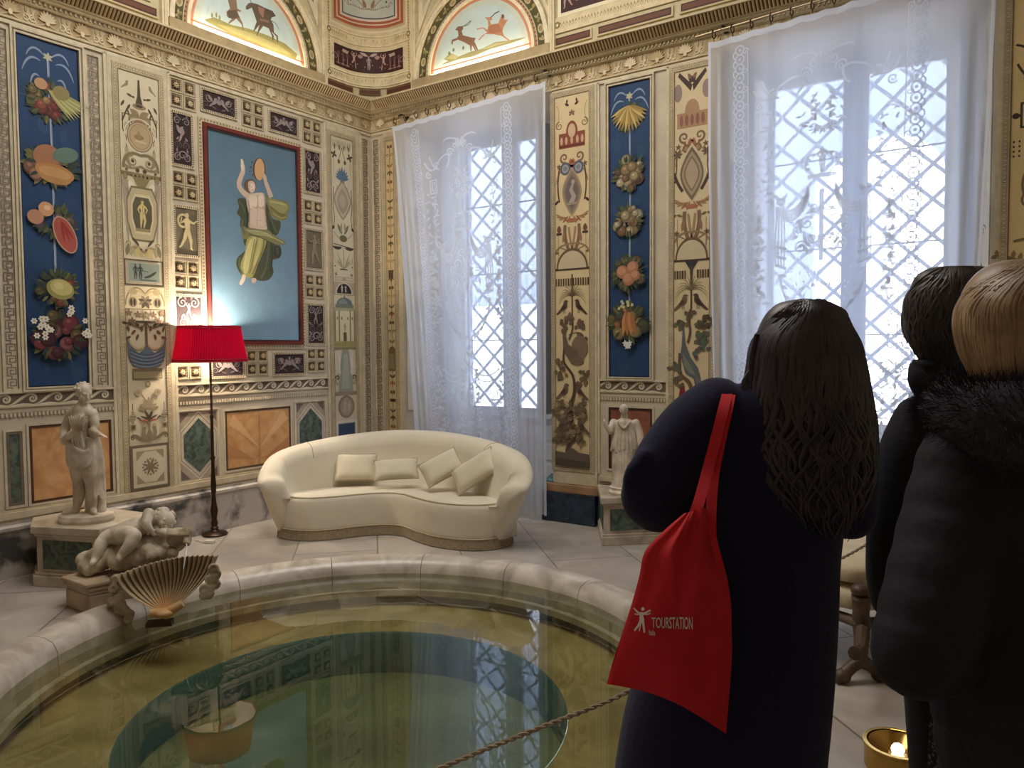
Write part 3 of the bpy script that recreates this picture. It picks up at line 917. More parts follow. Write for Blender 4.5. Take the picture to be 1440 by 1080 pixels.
# --- blue fruit garland panels
def garland_panel(wall, u0, u1, label, kinds, fr=.035, groove=True):
    z0, z1 = 1.297, 3.727
    pn = Pan(wall, 'fruit_garland_panel', label, 'painted panel', u0-fr, u1+fr, z0-.03, z1+.04)
    P = Paint(0)
    for t0, t1, hh, c in ((fr, fr*.62, .022, (206, 190, 156)), (fr*.62, fr*.3, .012, (170, 150, 116)), (fr*.3, 0, .018, (210, 196, 164))):
        P.w = 0; P.frame(u0-t0, z0-t0*.8, u1+t0, z1+t0, t0-t1, c, h=hh)
    pn.part('moulded_frame', P)
    P = Paint(.003)
    W = u1-u0; cx = (u0+u1)/2+.0*W
    B0 = (30, 66, 112)
    P.rect(u0, z0, u1, z1, B0)
    for k, c in ((.02, (14, 30, 56)),): P.frame(u0, z0, u1, z1, k*W+.004, c)
    rnd = random.Random(len(label))
    for i in range(26):
        x, y = rnd.uniform(u0+.04, u1-.04), rnd.uniform(z0+.05, z1-.1)
        P.ell(x, y, rnd.uniform(.02, .05), rnd.uniform(.03, .09), (32+rnd.randint(-4, 6), 69+rnd.randint(-5, 7), 116+rnd.randint(-6, 8)), rot=rnd.uniform(-.3, .3))
    P.strip([(cx, z1-.12), (cx+.008, z0+1.6), (cx, z0+.6)], .016, (120, 140, 170)); P.strip([(cx-.003, z1-.12), (cx+.005, z0+1.6), (cx-.003, z0+.6)], .005, (170, 182, 196))
    for sg in (-1, 1):
        for q in (((.02, -.11), (.10, -.02), (.14, -.13)), ((.05, -.15), (.13, -.10), (.17, -.24)), ((.06, -.26), (.10, -.22), (.12, -.32))):
            pts = bez([(cx+sg*q[0][0], z1+q[0][1]), (cx+sg*q[1][0], z1+q[1][1]), (cx+sg*q[2][0], z1+q[2][1])], 8)
            P.strip(pts, [.004, .009, .013, .015, .015, .014, .012, .009, .004], (128, 150, 178))
    sprig(P, cx, z1-.11, .035, (180, 176, 140), 6)
    G = [(64, 80, 50), (96, 100, 56), (52, 70, 66), (120, 116, 60)]
    for (yy, r, kind, seed) in kinds:
        y = yy; r *= 1.22
        if kind == 'corn':
            fruit_bunch(P, cx, y, r, r*.8, seed, [(190, 130, 90), (176, 140, 70)], G, 6)
            for k in range(15):
                a = radians(-90+(k-7)*9.5)
                P.leaf(cx, y+r*.75, a, r*1.75*(1-.03*abs(k-7)), r*.2, ((206, 172, 84), (176, 140, 60), (150, 124, 56))[k % 3])
        elif kind == 'red':
            fruit_bunch(P, cx, y, r, r, seed, [(176, 88, 66), (150, 60, 50), (186, 140, 84), (128, 112, 60)], G, 16)
            for k in range(9): P.leaf(cx-r*.1+k*.008, y+r*.6, radians(-50+k*4), r*1.6, r*.16, ((150, 148, 84), (184, 176, 104))[k % 2])
            P.ell(cx-r*.35, y+r*.75, r*.27, r*.25, (190, 140, 96)); P.ell(cx+r*.5, y+r*.55, r*.36, r*.32, (140, 124, 66))
        elif kind == 'melon':
            fruit_bunch(P, cx, y, r, r*.8, seed, [(186, 130, 90), (150, 100, 70)], G, 8)
            P.ell(cx-r*.2, y+r*.35, r*.5, r*.42, (168, 108, 72), rot=.4); P.ell(cx+r*.5, y+r*.5, r*.5, r*.3, (92, 118, 104), rot=.3)
            P.ell(cx+r*.08, y-r*.25, r*.72, r*.34, (184, 122, 62), rot=-.12); P.ell(cx+r*.08, y-r*.25, r*.58, r*.22, (196, 142, 78), rot=-.12); P.ell(cx+r*.08, y-r*.42, r*.6, r*.26, (178, 126, 66), a0=pi, a1=2*pi, rot=-.1)
        elif kind == 'water':
            fruit_bunch(P, cx, y, r, r*.7, seed, [(120, 100, 96), (100, 88, 100)], G, 8)
            P.ell(cx-r*.35, y+r*.5, r*.32, r*.32, (204, 146, 98)); P.ell(cx-r*.8, y+r*.1, r*.34, r*.32, (186, 124, 92)); P.ell(cx-r*.3, y+r*.56, r*.14, r*.12, (224, 176, 130))
            P.ell(cx+r*.42, y-r*.55, r*.86, r*.46, (186, 142, 116), rot=radians(112)); P.ell(cx+r*.42, y-r*.55, r*.8, r*.40, (178, 76, 62), rot=radians(112))
            for a in (-.5, 0, .4): P.leaf(cx+r*.25, y+r*.1, radians(-68)+a*.5, r*1.05, r*.12, (166, 46, 42))
        elif kind == 'squash':
            fruit_bunch(P, cx, y, r, r*.9, seed, [(130, 90, 60), (150, 66, 50), (96, 86, 50)], G, 10)
            P.ell(cx+r*.12, y-r*.05, r*.62, r*.48, (150, 142, 74), rot=-.25); P.ell(cx+r*.16, y+r*.02, r*.5, r*.36, (190, 176, 98), rot=-.25); P.ell(cx+r*.05, y+r*.1, r*.22, r*.16, (206, 192, 120), rot=-.2)
        elif kind == 'flowers':
            fruit_bunch(P, cx, y, r, r, seed, [(150, 60, 70), (128, 44, 80), (170, 96, 90), (96, 40, 56), (120, 100, 60)], G, 30)
            rn = random.Random(3)
            for i in range(22):
                a = rn.uniform(0, 6.28); rr = rn.uniform(.6, 1.05)
                if i < 13: px, py = cx-r*.62+rn.uniform(-.3, .3)*r, y+r*.25+rn.uniform(-.45, .45)*r
                elif i < 17: px, py = cx+r*.3+rn.uniform(-.2, .2)*r, y+r*.95+rn.uniform(-.15, .15)*r
                else: px, py = cx+r*.95+rn.uniform(-.2, .2)*r, y+r*.3+rn.uniform(-.3, .3)*r
                for k in range(6): P.leaf(px, py, k*pi/3, r*.13, r*.09, (230, 224, 206))
                P.ell(px, py, r*.035, r*.035, (180, 130, 60), n=8)
        elif kind == 'bloom':
            fruit_bunch(P, cx, y, r, r, seed, [(196, 172, 120), (176, 140, 90), (150, 110, 70), (206, 190, 150), (110, 84, 70)], G, 30)
        elif kind == 'peach':
            fruit_bunch(P, cx, y, r*1.05, r*.95, seed, [(120, 104, 76), (96, 96, 70)], G, 14)
            for dx, dy, s_ in ((-.32, .1, .36), (.3, .32, .34), (.05, -.3, .36), (.45, -.12, .28)): P.ell(cx+dx*r, y+dy*r, s_*r, s_*r, (176, 110, 78)); P.ell(cx+dx*r-.05*r, y+dy*r+.06*r, s_*r*.7, s_*r*.66, (198, 136, 96))
        elif kind == 'gourd':
            fruit_bunch(P, cx, y, r*1.1, r, seed, [(130, 120, 70), (160, 140, 80), (170, 110, 60), (90, 96, 74)], G, 22)
            for k in range(4): P.leaf(cx-r*.12+k*r*.1, y+r*.5, radians(-95+k*6), r*1.2, r*.26, ((196, 128, 70), (176, 104, 60))[k % 2])
            for k in range(9): P.ell(cx+rnd.uniform(-.5, .3)*r, y+r*(.7+rnd.uniform(-.1, .3)), r*.08, r*.08, (196, 190, 130), n=8)
            for k in range(6): sprig(P, cx+rnd.uniform(-.15, .15)*r, y-r*1.15+rnd.uniform(-.12, .12)*r, r*.16, (214, 214, 206), 5)
    pn.part('garland_painting', P, M_FRESCO)
    return pn
garland_panel('L', -3.37, -2.953, 'tall blue panel of hanging fruit with melon and pomegranate, behind the standing marble boy',
    [(3.30, .13, 'red', 11), (2.86, .15, 'melon', 12), (2.47, .13, 'water', 13), (2.0, .125, 'squash', 14), (1.66, .15, 'flowers', 15)])
garland_panel('B', 2.787, 3.164, 'tall blue panel with yellow corn sheaf and fruit between the two windows',
    [(3.44, .11, 'corn', 21), (2.98, .125, 'bloom', 22), (2.60, .115, 'bloom', 23), (2.16, .125, 'peach', 24), (1.76, .14, 'gourd', 25)])

# --- greek key strips
def key_strip(wall, u0, u1, label, z0=1.29, z1=3.72, group=None, line=(134, 116, 102)):
    pn = Pan(wall, 'greek_key_strip', label, 'key pattern strip', u0, u1, z0, z1, group=group)
    P = Paint(.002); P.frame(u0-.018, z0-.018, u1+.018, z1+.018, .018, (206, 190, 156), h=.010)
    pn.part('border', P)
    P = Paint(.001); greek_key(P, u0, z0, u1, z1, (200, 184, 152), line)
    pn.part('key_pattern', P)
key_strip('L', -3.505, -3.425, 'grey key pattern strip on the far left edge beside the blue panel')
key_strip('L', -2.897, -2.812, 'grey key pattern strip to the right of the blue panel on the left wall')
key_strip('L', -.140, -.062, 'narrow key pattern strip in the room corner, on the lamp wall', .42, line=(120, 96, 70))
key_strip('B', .045, .128, 'narrow key pattern strip in the room corner, on the window wall', .42, line=(120, 96, 70))

# --- wave bands
def wave_band(wall, u0, u1, label):
    pn = Pan(wall, 'wave_scroll_band', label, 'wave pattern band', u0, u1, 1.09, 1.27)
    P = Paint(.001); waves(P, u0, 1.178, u1, 1.262, .145, (212, 198, 166), (108, 92, 76)); pn.part('wave_pattern', P)
    P = Paint(.001); P.rect(u0, 1.095, u1, 1.13, (160, 142, 116)); P.w += .0005
    P.row(u0, 1.112, u1, 1.112, .026, .014, .026, (208, 192, 160), h=.008); P.rect(u0, 1.262, u1, 1.275, (214, 198, 164), h=.012); P.rect(u0, 1.165, u1, 1.178, (206, 190, 156), h=.008)
    pn.part('dentil_moulding', P)
wave_band('L', -3.6, -2.768, 'band of curling waves below the blue panel on the left wall')
wave_band('L', -2.268, -.648, 'band of curling waves under the dancer painting')
wave_band('B', 2.686, 3.305, 'short band of curling waves above the small statue between the windows')

# --- the dancer
pn = Pan('L', 'dancer_painting', 'large blue painting of a floating dancer with raised tambourine, above the sofa', 'painting', -1.965, -.955, 1.595, 3.455)
P = Paint(0)
P.frame(-2.005, 1.56, -.925, 3.49, .035, (204, 184, 144), h=.012)
P.w = .0125; P.beadframe(-1.99, 1.575, -.94, 3.475, .03, .016, .018, (150, 124, 88))
P.w = 0; P.frame(-1.965, 1.595, -.955, 3.455, .030, (122, 44, 34), h=.024)
P.w = 0; P.frame(-1.935, 1.625, -.985, 3.425, .014, (66, 38, 32), h=.018)
pn.part('red_frame', P)
P = Paint(.003)
x0, x1, z0, z1 = -1.925, -.995, 1.635, 3.415
for k in range(16):
    f0, f1 = k/16, (k+1)/16
    ca = tuple(int(a+(b-a)*f0) for a, b in zip((120, 162, 190), (84, 116, 136))); cb = tuple(int(a+(b-a)*f1) for a, b in zip((120, 162, 190), (84, 116, 136)))
    P.poly([(x0, z0+(z1-z0)*f0), (x1, z0+(z1-z0)*f0), (x1, z0+(z1-z0)*f1), (x0, z0+(z1-z0)*f1)], [ca, ca, cb, cb])
# figure traced in wall metres: pixel (x,y) of the 4.32x view -> wall
def dz(x, y):
    d = FWD*F_PX + CR*(280+x/4.319-720) - CU*(170+y/4.319-540)
    q = CAM + d*((0-CAM.x)/d.x); return (q.y, q.z)
def dpoly(pts, col): P.poly([dz(*p) for p in pts], col)
def dcurve(pts, col): P.poly([dz(*p) for p in smooth_pts(pts, 4, True)], col)
def dstrip(pts, w, col): P.strip([dz(*p) for p in smooth_pts(pts, 4)], w, col)
FL, FLD, FLL = (206, 176, 150), (168, 132, 108), (226, 202, 178)
DG, DG2, YG, YGL, YGD = (74, 80, 56), (96, 100, 66), (168, 160, 84), (200, 192, 116), (130, 124, 66)
dcurve([(240, 470), (285, 480), (300, 560), (300, 660), (330, 700), (280, 760), (262, 700), (246, 630), (250, 590), (228, 560), (240, 525), (232, 490)], DG)
dcurve([(400, 440), (430, 480), (500, 480), (545, 510), (540, 560), (525, 600), (480, 605), (440, 585), (415, 560)], YGD)
dcurve([(420, 470), (500, 490), (540, 520), (515, 560), (470, 560), (430, 520)], (150, 146, 82))
dcurve([(405, 500), (440, 590), (490, 610), (488, 660), (460, 700), (405, 690)], DG)
dcurve([(300, 690), (400, 660), (450, 700), (495, 770), (490, 830), (440, 850), (450, 920), (420, 965), (370, 972), (320, 955), (260, 940), (225, 880), (232, 830), (280, 780)], DG)
dcurve([(455, 760), (495, 775), (490, 820), (465, 830), (450, 800)], (58, 64, 50))
dcurve([(300, 700), (400, 690), (405, 740), (385, 800), (355, 870), (320, 950), (258, 935), (250, 870), (275, 800)], YG)
dcurve([(320, 715), (345, 715), (320, 800), (300, 900), (275, 930), (268, 870), (295, 790)], YGL)
dcurve([(360, 710), (385, 710), (370, 790), (335, 880), (330, 840), (350, 770)], (184, 176, 100))
dstrip([(350, 720), (330, 820), (305, 930)], [.004]+[.012]*7+[.004], YGD)
dcurve([(252, 640), (300, 650), (400, 655), (450, 690), (525, 740), (480, 755), (430, 735), (380, 715), (320, 700), (270, 720)], (126, 124, 74))
dcurve([(280, 660), (340, 668), (410, 680), (450, 715), (400, 700), (330, 690)], (162, 158, 98))
# body
dcurve([(286, 452), (330, 440), (388, 440), (398, 500), (400, 560), (410, 640), (405, 660), (340, 655), (298, 640), (304, 580), (290, 520)], FL)
dcurve([(300, 470), (340, 455), (352, 500), (330, 530), (303, 520)], FLL); dcurve([(355, 460), (385, 455), (392, 510), (365, 525)], FLL)
dcurve([(315, 540), (390, 540), (400, 630), (320, 630)], (214, 186, 160))
dstrip([(354, 450), (352, 540), (350, 640)], .004, FLD)
dstrip([(296, 458), (262, 430), (240, 388), (252, 340), (266, 300), (262, 262), (258, 240)], [.055]*4+[.05]*4+[.046]*4+[.042]*4+[.038]*4+[.03]*4+[.014], FL)
dstrip([(262, 300), (258, 260), (256, 232)], [.03]*4+[.022]*4+[.006], FLL)
dstrip([(436, 465), (420, 420), (402, 370), (396, 335)], [.05]*4+[.044]*4+[.036]*4+[.026], FL)
dcurve([(270, 380), (285, 358), (320, 356), (342, 380), (340, 420), (318, 440), (285, 430), (272, 405)], (112, 84, 62))
dcurve([(296, 372), (325, 366), (340, 395), (332, 430), (312, 438), (298, 415)], FL)
dcurve([(306, 385), (325, 380), (334, 400), (326, 425), (312, 425)], FLL); dstrip([(312, 402), (318, 404)], .006, FLD); dstrip([(316, 420), (326, 419)], .006, (160, 96, 84)); dstrip([(300, 394), (312, 393)], .005, FLD)
P.poly([dz(362+38*cos(t), 294+68*sin(t)) for t in [2*pi*k/24 for k in range(24)]], (96, 66, 44))
P.poly([dz(364+30*cos(t), 296+66*sin(t)) for t in [2*pi*k/24 for k in range(24)]], (214, 160, 104))
dcurve([(390, 320), (402, 335), (398, 370), (384, 345)], FL)
for px_, py_ in ((318, 252), (310, 282), (306, 305), (322, 330)): P.poly([dz(px_+5*cos(t), py_+5*sin(t)) for t in [2*pi*k/8 for k in range(8)]], (72, 60, 52))
dcurve([(262, 935), (280, 940), (272, 975), (252, 998), (242, 985), (255, 955)], FLL); dcurve([(318, 955), (345, 960), (335, 985), (318, 980)], FL)
for q, w_, cl in (([(312, 720), (285, 800), (268, 900)], .016, (206, 198, 126)), ([(336, 716), (318, 810), (296, 930)], .010, (140, 134, 70)), ([(372, 712), (360, 790), (330, 880)], .014, (196, 188, 112)), ([(392, 720), (384, 780), (352, 860), (322, 935)], .012, (118, 112, 62)),
    ([(420, 730), (418, 800), (400, 900), (372, 955)], .022, (92, 98, 66)), ([(440, 760), (440, 840), (432, 920)], .016, (58, 64, 46)), ([(470, 770), (476, 810)], .012, (96, 100, 72)), ([(245, 830), (240, 880), (262, 930)], .014, (104, 104, 62)),
    ([(430, 490), (480, 500), (528, 515)], .018, (176, 170, 104)), ([(430, 520), (480, 560), (520, 575)], .014, (112, 108, 58)), ([(445, 560), (490, 590), (525, 585)], .010, (160, 156, 92)), ([(262, 600), (258, 640), (275, 690)], .016, (96, 102, 72)), ([(240, 490), (262, 520), (275, 560)], .012, (98, 102, 76)), ([(285, 520), (290, 600), (285, 650)], .014, (54, 60, 44)),
    ([(420, 560), (450, 640), (470, 680)], .018, (94, 100, 68)), ([(425, 610), (440, 660), (445, 690)], .012, (56, 62, 46)), ([(300, 665), (370, 672), (440, 705), (510, 742)], .009, (176, 172, 116)), ([(300, 690), (360, 705), (430, 738)], .008, (90, 88, 52)),
    ([(296, 480), (304, 560), (302, 640)], .012, (176, 144, 122)), ([(396, 470), (396, 540), (404, 640)], .012, (182, 150, 128)), ([(318, 520), (345, 530), (350, 520)], .005, (176, 140, 118)), ([(360, 525), (376, 530), (390, 520)], .005, (176, 140, 118)), ([(330, 600), (350, 606), (372, 600)], .004, (186, 154, 132)), ([(300, 460), (340, 446), (385, 446)], .008, (222, 198, 174))): dstrip(q, w_, cl)
pn.part('dancer_canvas', P, M_FRESCO)

# --- rosette tile blocks: one block with four tiles, then copies
TW, TG = .112, .008
def make_tile(col_g):
    P = Paint(0)
    h = TW/2
    P.rect(-h, -h, h, h, (206, 188, 150)); P.frame(-h, -h, h, h, .008, (196, 176, 136), h=.008)
    P.beadframe(-h+.014, -h+.014, h-.014, h-.014, .011, .006, .008, (150, 122, 84))
    P.rect(-.036, -.036, .036, .036, (88, 66, 44))
    P.beadframe(-.036, -.036, .036, .036, .012, .007, .008, (88, 66, 44))
    return P
def rosette_block(u0, z1, nr, label, proto=None):
    """two by nr tiles, upper left corner at (u0, z1)"""
    W = 2*TW+TG; H = nr*TW+(nr-1)*TG
    t = wall_thing('L', 'rosette_tile_block', label, 'tile block', u0+W/2, z1-H, .001, 'rosette tile blocks round the dancer painting')
    for r in range(nr):
        for c in range(2):
            loc = (-W/2+TW/2+c*(TW+TG), TW/2+r*(TW+TG), 0)
            if proto:
                a = proto[0].copy(); COL.objects.link(a); a.parent = t; a.location = loc
                b = proto[1].copy(); COL.objects.link(b); b.parent = a
            else:
                a = make_tile(0).build('tile', M_PAINT, t, recalc=False); a.location = loc
                P = Paint(.001); rosette(P, 0, 0, .030, (188, 160, 110), (84, 62, 40), (220, 196, 150))
                b = P.build('rosette', M_RELIEF, a, recalc=False)
                proto = (a, b)
    return proto
pr = rosette_block(-2.247, 3.75, 2, 'four rosette tiles at the top left corner of the dancer painting surround')
for u, z, n, lb in ((-1.575, 3.75, 2, 'four rosette tiles over the middle of the dancer painting, between two dark reliefs'),
    (-.905, 3.75, 2, 'four rosette tiles at the top right corner of the dancer painting surround'),
    (-2.250, 3.01, 2, 'four rosette tiles above the dancing figure niche left of the blue painting'),
    (-.910, 2.985, 2, 'four rosette tiles above the dim figure niche right of the blue painting'),
    (-2.258, 2.285, 2, 'four rosette tiles below the dancing figure niche, above the lit relief and red shade'),
    (-.908, 2.275, 2, 'four rosette tiles below the dim figure niche right of the blue painting'),
    (-2.262, 1.545, 2, 'four rosette tiles glimpsed under the red lamp shade'),
    (-1.587, 1.550, 2, 'four rosette tiles under the middle of the dancer painting'),
    (-.905, 1.560, 2, 'four rosette tiles at the lower right corner of the dancer painting surround')):
    rosette_block(u, z, n, lb, pr)

# --- dark and pale relief panels
def relief_panel(u0, u1, z0, z1, label, kind, seed=0):
    pn = Pan('L', 'relief_panel', label, 'relief panel', u0-.022, u1+.022, z0-.022, z1+.022)
    P = Paint(0); P.frame(u0-.022, z0-.022, u1+.022, z1+.022, .022, (204, 186, 148), h=.010)
    P.w = .0105; P.beadframe(u0-.009, z0-.009, u1+.009, z1+.009, .017, .009, .014, (120, 96, 66))
    pn.part('beaded_frame', P)
    P = Paint(.001)
    if kind == 'niche':
        P.rect(u0, z0, u1, z1, (118, 104, 78)); P.frame(u0, z0, u1, z1, .008, (90, 78, 58))
        col = (206, 188, 132) if seed == 0 else (140, 128, 98)
        figure(P, (u0+u1)/2+.005, z0+(z1-z0)*.10, (z1-z0)*.78, col, 0, flip=seed == 1, h3=.008, dark=(150, 128, 80))
        if seed == 0: P.ring((u0+u1)/2-.03, z0+(z1-z0)*.72, .045, .05, .018, (196, 178, 126), h=.007)
    else:
        arabesque(P, u0, z0, u1, z1, (60, 42, 44), (150, 132, 128), seed, kind)
    pn.part('relief_carving', P, M_RELIEF)
relief_panel(-1.955, -1.645, 3.565, 3.725, 'dark horizontal relief of birds above the painting, left one', 0, 1)
relief_panel(-1.275, -.970, 3.555, 3.712, 'dark horizontal relief of birds above the painting, right one', 0, 2)
relief_panel(-2.232, -2.068, 3.065, 3.47, 'tall dark relief with an eagle left of the painting', 0, 3)
relief_panel(-2.228, -2.035, 2.335, 2.715, 'niche with a bright dancing figure left of the painting', 'niche', 0)
relief_panel(-2.245, -2.02, 1.64, 1.99, 'lamplit relief with pale figures just above the red shade', 1, 5)
relief_panel(-.882, -.700, 3.065, 3.45, 'tall dark relief of scrolls at the upper right of the painting', 0, 6)
relief_panel(-.890, -.695, 2.335, 2.695, 'dim niche with a dark figure right of the painting', 'niche', 1)
relief_panel(-.883, -.692, 1.61, 1.975, 'dark relief with two figures at the lower right of the painting', 1, 7)
relief_panel(-1.925, -1.625, 1.325, 1.485, 'dark horizontal relief partly behind the lamp stem', 0, 8)
relief_panel(-1.285, -.945, 1.325, 1.505, 'dark horizontal relief of two horses below the painting', 0, 9)

# --- dado panels
def hex_panel(u0, u1, label):
    z0, z1 = .46, 1.045
    pn = Pan('L', 'hexagon_marble_panel', label, 'marble panel', u0, u1, z0, z1)
    P = Paint(0); P.rect(u0, z0, u1, z1, (176, 156, 130)); P.frame(u0-.012, z0-.012, u1+.012, z1+.012, .014, (210, 196, 170), h=.008)
    cx, w = (u0+u1)/2, (u1-u0)/2
    hx = [(cx, z1), (u1-.005, z1-.17), (u1-.005, z0+.17), (cx, z0), (u0+.005, z0+.17), (u0+.005, z1-.17)]
    P.poly(hx, (206, 192, 166)); sc = lambda k: [(cx+(x-cx)*k, (z0+z1)/2+(y-(z0+z1)/2)*k) for x, y in hx]
    P.poly(sc(.93), (140, 120, 98)); P.poly(sc(.90), (204, 190, 164))
    for sx in (u0, u1):
        for sz in (z0, z1):
            dx, dz_ = (1 if sx == u0 else -1), (1 if sz == z0 else -1)
            P.poly([(sx+dx*.015, sz+dz_*.015), (sx+dx*.10, sz+dz_*.015), (sx+dx*.015, sz+dz_*.10)], (120, 100, 96))
    pn.part('stone_surround', P)
    P = Paint(.002); P.poly(sc(.78), (255, 255, 255)); pn.part('green_hexagon', P, M_GREENMARBLE)
hex_panel(-2.252, -1.885, 'green hexagon marble panel behind the floor lamp stem')
hex_panel(-1.055, -.690, 'green hexagon marble panel just above the sofa end')
def slab(wall, u0, u1, z0, z1, m, label, border=(96, 70, 48), name='marble_slab', v=False):
    pn = Pan(wall, name, label, 'marble panel', u0-.03, u1+.03, z0-.03, z1+.03)
    P = Paint(0); P.frame(u0-.035, z0-.035, u1+.035, z1+.035, .016, (206, 190, 160), h=.008)
    P.w = 0; P.frame(u0-.019, z0-.019, u1+.019, z1+.019, .019, border, h=.005)
    pn.part('painted_border', P)
    P = Paint(.002); P.rect(u0, z0, u1, z1, (255, 255, 255))
    f = pn.part('veined_slab', P, m)
    if v:
        P = Paint(.0035); c = (u0+u1)/2; cz = z0+.05
        for sg in (-1, 1):
            P.poly([(c, cz+.1), (c+sg*(u1-u0)*.48, z1-.10), (c+sg*(u1-u0)*.40, z1-.01)], (224, 168, 110))
            P.poly([(c+sg*.05, cz), (c+sg*(u1-u0)*.49, z0+.22), (c+sg*(u1-u0)*.49, z0+.10)], (196, 132, 76))
        P.strip([(c, z0), (c, z1)], .004, (170, 112, 64))
        pn.part('veining', P, M_FRESCO)
slab('L', -1.80, -1.135, .515, 1.0, M_ORANGE, 'book-matched orange marble panel between lamp and sofa', v=True)
slab('L', -3.355, -2.82, .50, 1.01, M_ORANGE, 'large orange marble panel behind the standing marble boy', (92, 52, 30))
slab('L', -3.50, -3.435, .505, .98, M_GREENMARBLE, 'narrow dark green marble strip at the far left of the dado', (120, 106, 86))
slab('B', 2.80, 3.165, .53, 1.02, M_REDSTONE, 'reddish stone panel behind the small draped statue', (66, 40, 28))
# base rails
for nm, wl, u0, u1 in (('trim_4', 'L', -7.4, -.05), ('trim_5', 'B', 2.70, 3.74)):
    P = Paint(0); P.rect(u0, .40, u1, .445, (208, 190, 156), h=.028); P.w = 0; P.rect(u0, .445, u1, .46, (196, 178, 142), h=.014)
    P.w = 0; P.rect(u0, .375, u1, .40, (190, 172, 138), h=.018)
    o = P.build(nm, M_PAINT, None, recalc=False); o.rotation_euler = ROT_L if wl == 'L' else ROT_B; o['kind'] = 'structure'
P = Paint(0)
for u in (-2.765, -2.262, -.635, -.17): P.w = 0; P.rect(u-.012, .46, u+.012, 3.78, (212, 194, 158), h=.014)
P.w = 0; P.rect(-7, 3.765, -.02, 3.79, (214, 196, 158), h=.014)
o = P.build('trim_6', M_PAINT, None, recalc=False); o.rotation_euler = ROT_L; o['kind'] = 'structure'
P = Paint(0)
for u in (2.69, 3.315): P.w = 0; P.rect(u-.010, .46, u+.010, 3.78, (212, 194, 158), h=.014)
P.w = 0; P.rect(.02, 3.765, .44, 3.79, (214, 196, 158), h=.014); P.w = 0; P.rect(2.23, 3.765, 3.74, 3.79, (214, 196, 158), h=.014)
o = P.build('trim_7', M_PAINT, None, recalc=False); o.rotation_euler = ROT_B; o['kind'] = 'structure'
# ------------------------------------------------------------------ grotesque pilaster panels
def pilaster(wall, o0, o1, z0, z1, i0, i1, zi0, zi1, label, draw, ground=CR_, p=.012, egg=(190, 168, 128)):
    pn = Pan(wall, 'grotesque_pilaster', label, 'painted pilaster', o0, o1, z0, z1, p)
    P = Paint(-.010)
    P.rect(o0, z0, o1, z1, (206, 188, 150), h=.011); P.w = .0012
    m = (i0-o0)*.5
    eggs(P, i0-.045, zi0-.045, i1+.045, zi1+.045, .042, egg, (120, 96, 66), (214, 196, 156), .026)
    pn.part('egg_and_dart_border', P, M_RELIEF)
    P = Paint(.0035); P.rect(i0, zi0, i1, zi1, ground)
    draw(P, i0, i1, zi0, zi1, (i0+i1)/2)
    pn.part('grotesque_painting', P, M_FRESCO)
    return pn

